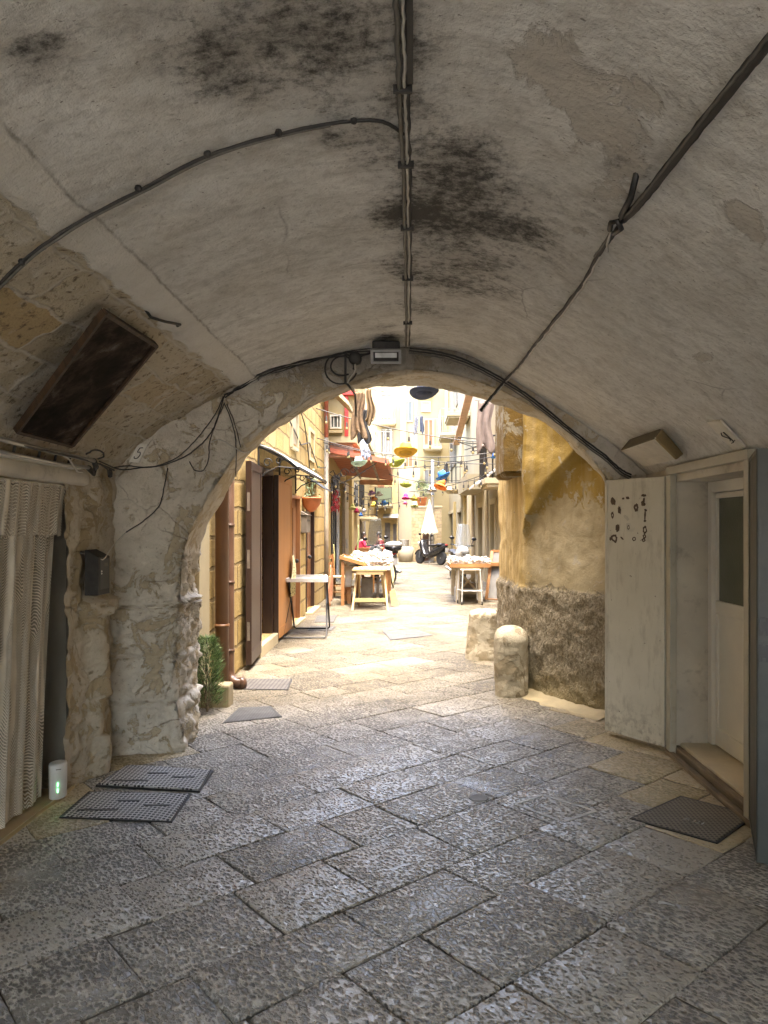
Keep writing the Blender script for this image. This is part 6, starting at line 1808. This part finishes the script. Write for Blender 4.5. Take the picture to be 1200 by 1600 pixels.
t1c = MB()
def cl(u, v):
    return (-1.30 + u * .93 + .012, 14.83 - .004, .70 - .34 * v * (1 if u < .16 or u > .9 else .12 + .1 * math.sin(u * 13)))
b = MB(); b.grid(30, 6, lambda u, v: (-1.31 + .90 * u, 14.835 - .02 * v, .762 - (.42 if (u < .14) else .06 + .03 * math.sin(u * 14)) * v))
tag(b.build("tablecloth", pm("off_white_cloth", (0.62, 0.58, 0.50), .9), None, (-.86, 14.84, .76), smooth=True, solid=.004), "off-white cloth draped over the front of the honey brown table", "tablecloth")
b = MB(); b.grid(10, 10, lambda u, v: (-.405 + .05 * v + .02 * math.sin(u * 11), 14.9 + 1.6 * u, .765 - .50 * v * (.7 + .3 * math.sin(u * 5))))
tag(b.build("spotted_cloth", M_SPOT, None, (-.40, 15.6, .76), smooth=True, solid=.004), "printed cloth hanging from the lane side of the left stall", "tablecloth")
# tall side table with the orange drying tray
st = thing("side_stand", "tall honey wood stand at the left of the stall holding a tilted drying tray", "stand", (-1.22, 14.75, 0))
for (x, y) in ((-1.36, 14.55), (-1.36, 15.4), (-1.02, 15.4)):
    b = MB(); b.bx(x, x + .06, y, y + .06, -.005, .86); b.build("leg", M_HONEY, st)
b = MB(); b.bar((-1.33, 14.58, .33), (-1.33, 15.42, .33), .03, .04); b.bar((-1.33, 14.58, .20), (-1.33, 15.42, .20), .03, .04); b.bar((-1.33, 15.43, .30), (-1.0, 15.43, .30), .03, .04); b.build("stretcher", M_HONEY, st)
Mt = Matrix.Translation((-1.14, 14.95, .88)) @ Matrix.Rotation(D2R(16), 4, 'Y')
b = MB(); b.bx(-.24, .26, -.42, .42, -.015, 0, M=Mt); tr2 = b.build("tray", pm("wicker_orange", (0.50, 0.20, 0.08), .8, .35, 40), st)
b = MB()
for (x0, x1, y0, y1) in ((-.26, .28, -.44, -.42), (-.26, .28, .42, .44), (-.26, -.24, -.42, .42), (.26, .28, -.42, .42)): b.bx(x0, x1, y0, y1, -.03, .035, M=Mt)
b.build("tray_rim", M_HONEY, st)
b = MB(); rr = random.Random(4)
for k in range(120):
    p = Mt @ Vector((rr.uniform(-.22, .24), rr.uniform(-.40, .40), .008)); b.ball(p, .016, 6, sc=(1.2, 1, .6))
o = b.build("fresh_pasta", pm("pasta_dough", (0.66, 0.54, 0.30), .8), None, (-1.14, 14.95, .88)); tag(o, "small pale pasta pieces drying on the tilted tray of the stand", "pasta"); o["kind"] = "stuff"
b = MB()
for k in range(60):
    b.ball((rr.uniform(-1.05, -.47), rr.uniform(13.8, 14.6), .768), .016, 6, sc=(1.2, 1, .6))
o = b.build("fresh_pasta", pm("pasta_dough", (0.66, 0.54, 0.30), .8), None, (-.76, 14.2, .76)); tag(o, "small yellow pasta pieces spread on the pine folding table", "pasta"); o["kind"] = "stuff"
for k in range(26):
    u = k % 5; v = k // 5
    put_bag(-1.18 + .165 * u + R.uniform(-.04, .04), 15.0 + .42 * v + R.uniform(-.08, .08), .762 + (.07 if k % 3 == 0 and v > 0 else 0) * 1.0, R.uniform(.85, 1.25), R.uniform(0, 6), "clear plastic bag of pasta piled on the honey brown table of the left stall", "plastic bags of pasta on the left stall")
chair("honey wood ladder-back chair with its back to the dark doorway at the left stall", -1.55, 16.2, D2R(75), M_HONEY)
chair("wooden chair under the left stall behind the pine folding table", -.72, 15.2 + 2.6, D2R(190), M_HONEY)
b = MB(); b.bx(-1.0, -.78, 15.1, 15.5, 0, .50); tag(b.build("wooden_box", M_LOUVER, None, (-.9, 15.3, 0), bevel=.01), "grey wooden box standing under the left stall", "box")
b = MB(); b.tube([(-.66, 15.05, 0), (-.66, 15.05, .55)], .03, 8); b.lathe([(.12, 0), (.12, .03), (.03, .05)], 12, (-.66, 15.05, 0)); tag(b.build("stand_pole", M_GREYDOOR, None, (-.66, 15.05, 0)), "dark pole stand half hidden under the left stall", "stand")
b = MB(); b.prism([(-.40, 14.30, .30), (-.36, 14.30, .02), (-.22, 14.34, .02), (-.30, 14.34, .34)], (0, .04, 0)); tag(b.build("paper_bag", M_PINE, None, (-.3, 14.3, 0)), "light brown paper bag leaning by the lane side of the left stall", "bag")
# right stall
t2_ = table("limed wooden table at the front of the right stall", .90, 1.50, 15.05, 16.9, .72, M_BEIGEW, lw=.09)
dt = thing("drying_tray", "long honey wood drying tray laid across the right stall table", "tray", (1.2, 15.6, .72))
b = MB(); b.bx(.80, 1.62, 14.95, 15.8, .725, .745); b.build("base", M_HONEY, dt)
b = MB(); b.bx(.80, 1.62, 14.95, 14.98, .746, .80); b.bx(.80, 1.62, 15.77, 15.8, .746, .80); b.bx(.80, .83, 14.981, 15.769, .746, .80); b.bx(1.59, 1.62, 14.981, 15.769, .746, .80); b.build("rim", M_HONEY, dt)
b = MB(); b.bx(1.60, 2.05, 15.9, 16.3, .70, .78); tag(b.build("side_board", M_HONEY, None, (1.8, 16.1, .7), bevel=.004), "honey wood board resting at the wall side of the right stall", "board")
b = MB(); b.bx(1.95, 2.0, 15.95, 16.25, .0, .699)
tag(b.build("prop", M_HONEY, None, (1.97, 16.1, 0)), "narrow wooden prop holding up the board of the right stall", "prop")
b = MB()
for k in range(110):
    b.ball((rr.uniform(.85, 1.56), rr.uniform(15.0, 15.74), .755), .016, 6, sc=(1.2, 1, .6))
o = b.build("fresh_pasta", pm("pasta_dough", (0.66, 0.54, 0.30), .8), None, (1.2, 15.4, .74)); tag(o, "small pale pasta pieces spread in the long tray of the right stall", "pasta"); o["kind"] = "stuff"
for k in range(20):
    u = k % 5; v = k // 5
    put_bag(.93 + .15 * u + R.uniform(-.04, .04), 15.25 + .40 * v + R.uniform(-.08, .08), .775 if v < 2 else .722, R.uniform(.8, 1.15), R.uniform(0, 6), "clear plastic bag of pasta heaped on the right stall table", "plastic bags of pasta on the right stall")
trl = thing("metal_trolley", "thin white metal trolley on black castors in front of the right stall", "trolley", (1.15, 14.75, 0))
for (x, y) in ((1.02, 14.62), (1.42, 14.62), (.96, 15.0), (1.36, 15.0)):
    b = MB(); b.tube([(x, y, .07), (x + (.02 if x < 1.2 else -.04), y + .02, .70)], .013, 7); b.build("leg", M_WHITEPAINT, trl)
    b = MB(); b.lathe([(.03, -.012), (.036, 0), (.03, .012)], 12, (x, y, .033), M=Matrix.Rotation(D2R(90), 4, 'Y')); b.build("castor", M_BLACK, trl)
b = MB()
for z in (.28,):
    for p, q2 in (((1.02, 14.62), (1.42, 14.62)), ((.96, 15.0), (1.36, 15.0)), ((1.02, 14.62), (.96, 15.0)), ((1.42, 14.62), (1.36, 15.0))): b.tube([(*p, z), (*q2, z)], .010, 6)
b.build("rail", M_WHITEPAINT, trl)
b = MB(); b.bx(1.0, 1.40, 14.64, 15.0, .685, .70); b.build("shelf", M_BEIGEW, trl)
for (x0, z0, x1, z1, nm, lb) in ((1.0, .66, 1.42, .22, "folded_chair", "folded pale slatted chair stored under the right stall"),):
    t = thing("folded_chair", lb, "chair", (1.2, 15.9, 0))
    b = MB(); b.bar((1.02, 15.85, .62), (1.46, 15.95, .14), .05, .04); b.build("leg", M_BEIGEW, t)
    b = MB(); b.bar((1.46, 15.85, .60), (1.02, 15.95, .14), .05, .04); b.build("leg", M_BEIGEW, t)
    b = MB(); b.bx(1.0, 1.48, 15.86, 15.9, .10, .15); b.build("seat", M_BEIGEW, t)
b = MB(); b.bx(1.08, 1.50, 16.2, 16.5, 0, .32); b.bx(1.12, 1.20, 16.15, 16.19, 0, .46); tag(b.build("dark_crate", M_GREYDOOR, None, (1.3, 16.3, 0), bevel=.01), "dark crate on the ground under the right stall", "crate")
b = MB(); b.bx(.92, 1.04, 15.35, 15.55, .0, .30); tag(b.build("bottle_pack", pm("blueish_plastic", (0.46, 0.50, 0.56), .3), None, (.98, 15.4, 0), bevel=.03), "pale plastic pack under the left end of the right stall", "pack")
# blackboard leaning at the ochre corner
ab = thing("menu_board", "orange framed grey board leaning against the corner of the ochre house", "board", (1.72, 15.6, 0))
q = [at(760, 933, 15.9), at(772, 936, 15.9), at(784, 866, 16.3), at(775, 862, 16.3)]
q = [Vector((1.62, 15.75, 0)), Vector((1.98, 15.62, 0)), Vector((2.10, 16.1, 1.02)), Vector((1.80, 16.2, 1.02))]
b = MB(); b.prism(q, (.01, .03, 0)); b.build("panel", pm("slate_grey", (0.20, 0.19, 0.17), .8), ab)
b = MB()
for i in range(4): b.bar(q[i], q[(i + 1) % 4], .06, .05)
b.build("frame", M_HONEY, ab)
b = MB(); b.bar(Vector((2.02, 16.45, 0)), q[3] + Vector((.1, 0, 0)), .05, .04); b.build("leg", M_HONEY, ab)
# table of the seated people
t3 = table("bare wooden table where the two seated people sit", -2.0, -1.0, 27.2, 28.0, .78, M_HONEY)
b = MB(); b.bx(.48, 1.0, 0, 0, 0, 0) if False else None
b = MB(); b.tube([(-.28, 34.2, 0), (-.28, 34.2, .95)], .22, 14); tag(b.build("steel_drum", M_STEEL, None, (-.28, 34.2, 0)), "short grey metal drum standing left of the rubble pillar", "drum")
b = MB(); b.lathe([(.3, 0), (.34, .3), (.36, .62), (.30, .66), (.001, .66)], 14, (-.20, 32.6, 0)); tag(b.build("stone_planter", M_GREYW, None, (-.2, 32.6, 0), smooth=True), "low grey planter in front of the metal drum", "planter")

# ------------------------------------------------ scooters
M_TYRE = pm("tyre_rubber", (0.02, 0.02, 0.02), .85)
M_BLKP = pm("black_bodywork", (0.018, 0.018, 0.02), .25, .05)
M_WHTP = pm("white_bodywork", (0.66, 0.66, 0.64), .25, .04)
M_GRYP = pm("grey_bodywork", (0.16, 0.165, 0.17), .35, .1)
g = G("clear_windscreen"); M_SCREEN = g.done((0.26, 0.28, 0.28), .12, None, 0, Alpha=.30)
M_SEAT = pm("seat_vinyl", (0.022, 0.02, 0.02), .5)
M_LENS = pm("lamp_lens", (0.60, 0.60, 0.56), .1)
def scooter(label, body, x, y, rz, lean=0.0, screen=True, top=None, plate=True, tall=.95):
    """a maxi scooter, local +y is forward"""
    t = thing("scooter", label, "scooter", (0, 0, 0))
    def part(nm, b, m, parent=None, **k): return b.build(nm, m, parent or t, **k)
    Ry = Matrix.Rotation(D2R(90), 4, 'Y')
    for yy in (-.64, .72):
        b = MB(); b.lathe([(.17, -.05), (.25, -.058), (.282, -.035), (.29, 0), (.282, .035), (.25, .058), (.17, .05)], 26, (0, yy, .285), M=Ry); w = part("wheel", b, M_TYRE, smooth=True)
        b = MB(); b.lathe([(.03, -.05), (.16, -.03), (.17, -.045), (.172, .045), (.16, .03), (.03, .05)], 20, (0, yy, .285), M=Ry); part("rim", b, M_STEEL, w)
    secs = [(-.92, .80, .06, .05), (-.80, .72, .14, .12), (-.55, .62, .17, .17), (-.2, .52, .17, .19), (.05, .36, .18, .10), (.30, .36, .18, .10), (.44, .56, .19, .26), (.56, .78, .20, .24), (.68, .84, .15, .16), (.78, .80, .07, .08)]
    n = 14; b = MB(); vs = []; fs = []
    for (yy, zc, hw, hh) in secs:
        for k in range(n):
            a = 2 * math.pi * k / n; ca, sa = math.cos(a), math.sin(a); e = 2.6; q = (abs(ca) ** e + abs(sa) ** e) ** (-1 / e)
            vs.append((hw * ca * q, yy, zc + hh * sa * q))
    for i in range(len(secs) - 1):
        for k in range(n): fs.append((i * n + k, i * n + (k + 1) % n, (i + 1) * n + (k + 1) % n, (i + 1) * n + k))
    fs += [tuple(range(n)), tuple(range((len(secs) - 1) * n, len(secs) * n))[::-1]]
    b.add(vs, fs); part("body", b, body, smooth=True)
    b = MB(); b.grid(8, 12, lambda u, v: (.17 * math.sin((u - .5) * 2.6), -.72 + .86 * v, .765 + .05 * math.cos((u - .5) * 2.6) + (.05 if v < .4 else 0) * math.cos((u - .5) * 2.6) - .06 * max(0, v - .8) / .2)); part("seat", b, M_SEAT, smooth=True, solid=.05)
    b = MB(); b.tube([(0, .72, .30), (0, .60, .75), (0, .52, 1.0)], .035, 8); b.bar((-.06, .72, .285), (-.06, .66, .6), .03, .04); b.bar((.06, .72, .285), (.06, .66, .6), .03, .04); part("fork", b, M_GRYP)
    b = MB(); b.grid(10, 6, lambda u, v: (.075 * math.sin((v - .5) * 2.4), .72 + .33 * math.cos(.3 + u * 2.1), .285 + .33 * math.sin(.3 + u * 2.1) - .02 * abs(v - .5))); part("mudguard", b, body, smooth=True, solid=.008)
    b = MB(); b.tube([(-.34, .40, 1.03), (-.22, .48, 1.02), (0, .52, 1.0), (.22, .48, 1.02), (.34, .40, 1.03)], .018, 8); part("handlebar", b, M_BLKP, smooth=True)
    for s in (-1, 1):
        b = MB(); b.tube([(s * .25, .47, 1.03), (s * .30, .48, 1.18)], .008, 6); b.ball((s * .32, .48, 1.22), .07, 10, sc=(1.1, .35, .75)); part("mirror", b, M_BLKP, smooth=True)
    b = MB(); b.ball((0, .80, .86), .095, 14, sc=(1.35, .5, .75)); part("headlight", b, M_LENS, smooth=True)
    b = MB(); b.ball((0, -.90, .82), .05, 10, sc=(1.8, .6, .8)); part("tail_light", b, M_RED, smooth=True)
    if screen:
        b = MB(); b.grid(10, 10, lambda u, v: (.24 * (1 - .35 * v ** 2) * math.sin((u - .5) * 2.2) * 1.1, .66 - .22 * v - .12 * (1 - math.cos((u - .5) * 2.2)), .95 + (tall - .32) * v)); part("windscreen", b, M_SCREEN, smooth=True, solid=.006)
    if plate:
        b = MB(); b.bx(-.09, .09, -.96, -.95, .52, .70); part("number_plate", b, M_WHITEPAINT)
        b = MB(); b.bar((0, -.80, .55), (0, -.95, .62), .06, .02); part("plate_bracket", b, M_BLKP)
    if top:
        b = MB(); b.lathe([(.20, .0), (.235, .05), (.245, .13)], 20, (0, -.92, .90), sy=.85); c = part("top_case", b, M_BLKP, smooth=True)
        b = MB(); b.lathe([(.247, .131), (.235, .20), (.17, .245), (.001, .262)], 20, (0, -.92, .90), sy=.85); part("lid", b, top, c, smooth=True)
        b = MB(); b.bx(-.10, .10, -1.0, -.70, .84, .898); part("rack", b, M_DARKMETAL)
    b = MB(); b.tube([(.16, -.9, .32), (.17, -.55, .30), (.12, -.2, .25)], [.05, .045, .02], 10); part("exhaust", b, M_STEEL, smooth=True)
    b = MB(); b.bar((-.1, -.1, .2), (-.26, -.18, 0), .02, .02); part("side_stand", b, M_DARKMETAL)
    t.location = (x, y, 0); t.rotation_euler = (0, lean, rz); ORG[t.name] = (x, y, 0)
    return t
scooter("grey maxi scooter with a black and white top case parked behind the left stall", M_GRYP, -.74, 20.9, D2R(22), D2R(-4), True, M_WHTP, True, 1.15)
scooter("black scooter parked in front of the rubble pillar", M_BLKP, .84, 30.4, D2R(38), D2R(6), False, None, True)
scooter("white scooter with a clear windscreen facing the camera behind the right stall", M_WHTP, 1.35, 21.5, D2R(188), D2R(-4), True, None, False, 1.0)

# ------------------------------------------------ people
SKIN = pm("skin", (0.50, 0.30, 0.21), .55, .05)
def skin_obj(nm, verts, edges, radii, mat, parent, root=0, sub=2):
    me = bpy.data.meshes.new(nm); o = bpy.data.objects.new(nm, me); COL.objects.link(o)
    org = Vector(ORG[parent.name])
    me.from_pydata([tuple(Vector(v) - org) for v in verts], edges, [])
    md = o.modifiers.new("skin", 'SKIN'); md.use_smooth_shade = True
    for i, r in enumerate(radii):
        sv = me.skin_vertices[0].data[i]; sv.radius = (r, r) if not isinstance(r, tuple) else r
        sv.use_root = (i == root)
    me.materials.append(mat)
    o.parent = parent; ORG[o.name] = tuple(org)
    md = o.modifiers.new("smooth", 'SUBSURF'); md.levels = sub; md.render_levels = sub
    return o
def seated(label, hx, hy, facing, coat, trousers, hair, lean=.12, long_hair=True, vest=None):
    """a seated person, hips at (hx, hy, .50), facing = angle of the forward direction in plan"""
    t = thing("person", label, "person", (0, 0, 0))
    # local frame: x right, y forward
    V = [(0, 0, .52), (0, .03, .68), (0, .05 + lean * .5, .88), (0, .06 + lean, 1.02), (0, .08 + lean, 1.10), (0, .10 + lean, 1.19), (0, .12 + lean, 1.27)]
    E = [(i, i + 1) for i in range(6)]
    Rr = [(.16, .12), (.14, .10), (.165, .105), (.12, .08), .048, (.070, .085), (.062, .075)]
    arm = {}
    for s in (-1, 1):
        i0 = len(V)
        V += [(s * .17, .06 + lean, 1.00), (s * .23, .10 + lean, .80), (s * .18, .30 + lean, .80), (s * .14, .37 + lean, .815)]
        Rr += [.062, .046, .034, (.036, .018)]
        E += [(3, i0), (i0, i0 + 1), (i0 + 1, i0 + 2), (i0 + 2, i0 + 3)]
        for f in range(4):
            j = len(V); o_x = s * (.14 - .027 + .018 * f); L = (.030, .036, .034, .027)[f]
            V += [(o_x, .40 + lean, .82), (o_x, .40 + lean + L, .812), (o_x, .40 + lean + L * 1.6, .795)]; Rr += [.009, .0085, .007]
            E += [(i0 + 3, j), (j, j + 1), (j + 1, j + 2)]
        j = len(V); V += [(s * .105, .375 + lean, .82), (s * .090, .40 + lean, .815)]; Rr += [.010, .008]; E += [(i0 + 3, j), (j, j + 1)]
        k = len(V)
        V += [(s * .09, .02, .50), (s * .12, .42, .50), (s * .12, .40, .10), (s * .12, .42, .05), (s * .12, .54, .035)]; Rr += [.095, .066, .046, .042, .032]
        E += [(0, k), (k, k + 1), (k + 1, k + 2), (k + 2, k + 3), (k + 3, k + 4)]
    skin_obj("body", V, E, Rr, SKIN, t)
    hz, hy0 = 1.24, .12 + lean
    b = MB()
    b.ball((0, hy0 + .082, hz - .005), .016, 8, sc=(.8, 1.2, 1.1)); b.build("nose", SKIN, t, smooth=True)
    for s in (-1, 1):
        b = MB(); b.ball((s * .03, hy0 + .074, hz + .022), .010, 8); b.build("eye", M_BLKP, t, smooth=True)
        b = MB(); b.ball((s * .072, hy0, hz), .022, 8, sc=(.4, .8, 1.2)); b.build("ear", SKIN, t, smooth=True)
    b = MB(); b.ball((0, hy0 + .073, hz - .040), .020, 8, sc=(1.1, .4, .3)); b.build("mouth", pm("lips", (0.35, 0.10, 0.09), .5), t, smooth=True)
    b = MB(); b.ball((0, hy0 - .015, hz + .035), .098, 16, sc=(.88, 1.02, .95))
    if long_hair: b.ball((0, hy0 - .065, hz - .07), .085, 14, sc=(1.0, .6, 1.5))
    b.v = [(x, y if y < hy0 + .055 else hy0 + .055, z) for x, y, z in b.v]
    b.build("hair", hair, t, smooth=True)
    cv = [V[0], V[1], V[2], V[3]]; ce = [(0, 1), (1, 2), (2, 3)]; cr = [(.175, .135), (.165, .125), (.19, .13), (.14, .10)]
    for s in (-1, 1):
        i0 = len(cv); cv += [(s * .17, .06 + lean, 1.00), (s * .23, .10 + lean, .80), (s * .185, .29 + lean, .80)]; cr += [.078, .062, .048]; ce += [(3, i0), (i0, i0 + 1), (i0 + 1, i0 + 2)]
    skin_obj("jacket", cv, ce, cr, coat, t)
    tv = [V[0]]; te = []; tr_ = [(.17, .125)]
    for s in (-1, 1):
        k = len(tv); tv += [(s * .09, .02, .50), (s * .12, .42, .50), (s * .12, .40, .12)]; tr_ += [.105, .080, .060]; te += [(0, k), (k, k + 1), (k + 1, k + 2)]
    skin_obj("trousers", tv, te, tr_, trousers, t)
    for s in (-1, 1):
        b = MB(); b.ball((s * .12, .48, .05), .055, 10, sc=(.85, 2.1, .95)); b.v = [(x, y, max(z, 0.0)) for x, y, z in b.v]; b.build("shoe", M_BLKP, t, smooth=True)
    t.location = (hx, hy, .0); t.rotation_euler = (0, 0, facing - math.pi / 2); ORG[t.name] = (hx, hy, 0)
    return t
M_HAIRD = pm("dark_hair", (0.022, 0.015, 0.011), .45, .2, 40)
seated("seated person in a bright pink jacket with dark hair, left end of the wooden table", -1.98, 27.4, D2R(20), pm("pink_jacket", (0.62, 0.03, 0.10), .8), pm("plum_trousers", (0.20, 0.03, 0.09), .9), M_HAIRD, .16)
seated("seated person in a dark jacket over a red top, beside the scooter windscreen", -1.02, 28.4, D2R(200), pm("dark_red_top", (0.30, 0.04, 0.05), .8), pm("black_jeans", (0.02, 0.02, 0.025), .9), M_HAIRD, .10)
for (x, y, rz, lb) in ((-2.0, 27.35, D2R(110), "wooden chair under the person in the pink jacket"), (-1.0, 28.4, D2R(-70), "wooden chair under the person in the dark jacket")):
    chair(lb, x, y, rz, M_HONEY, "chairs at the far table")
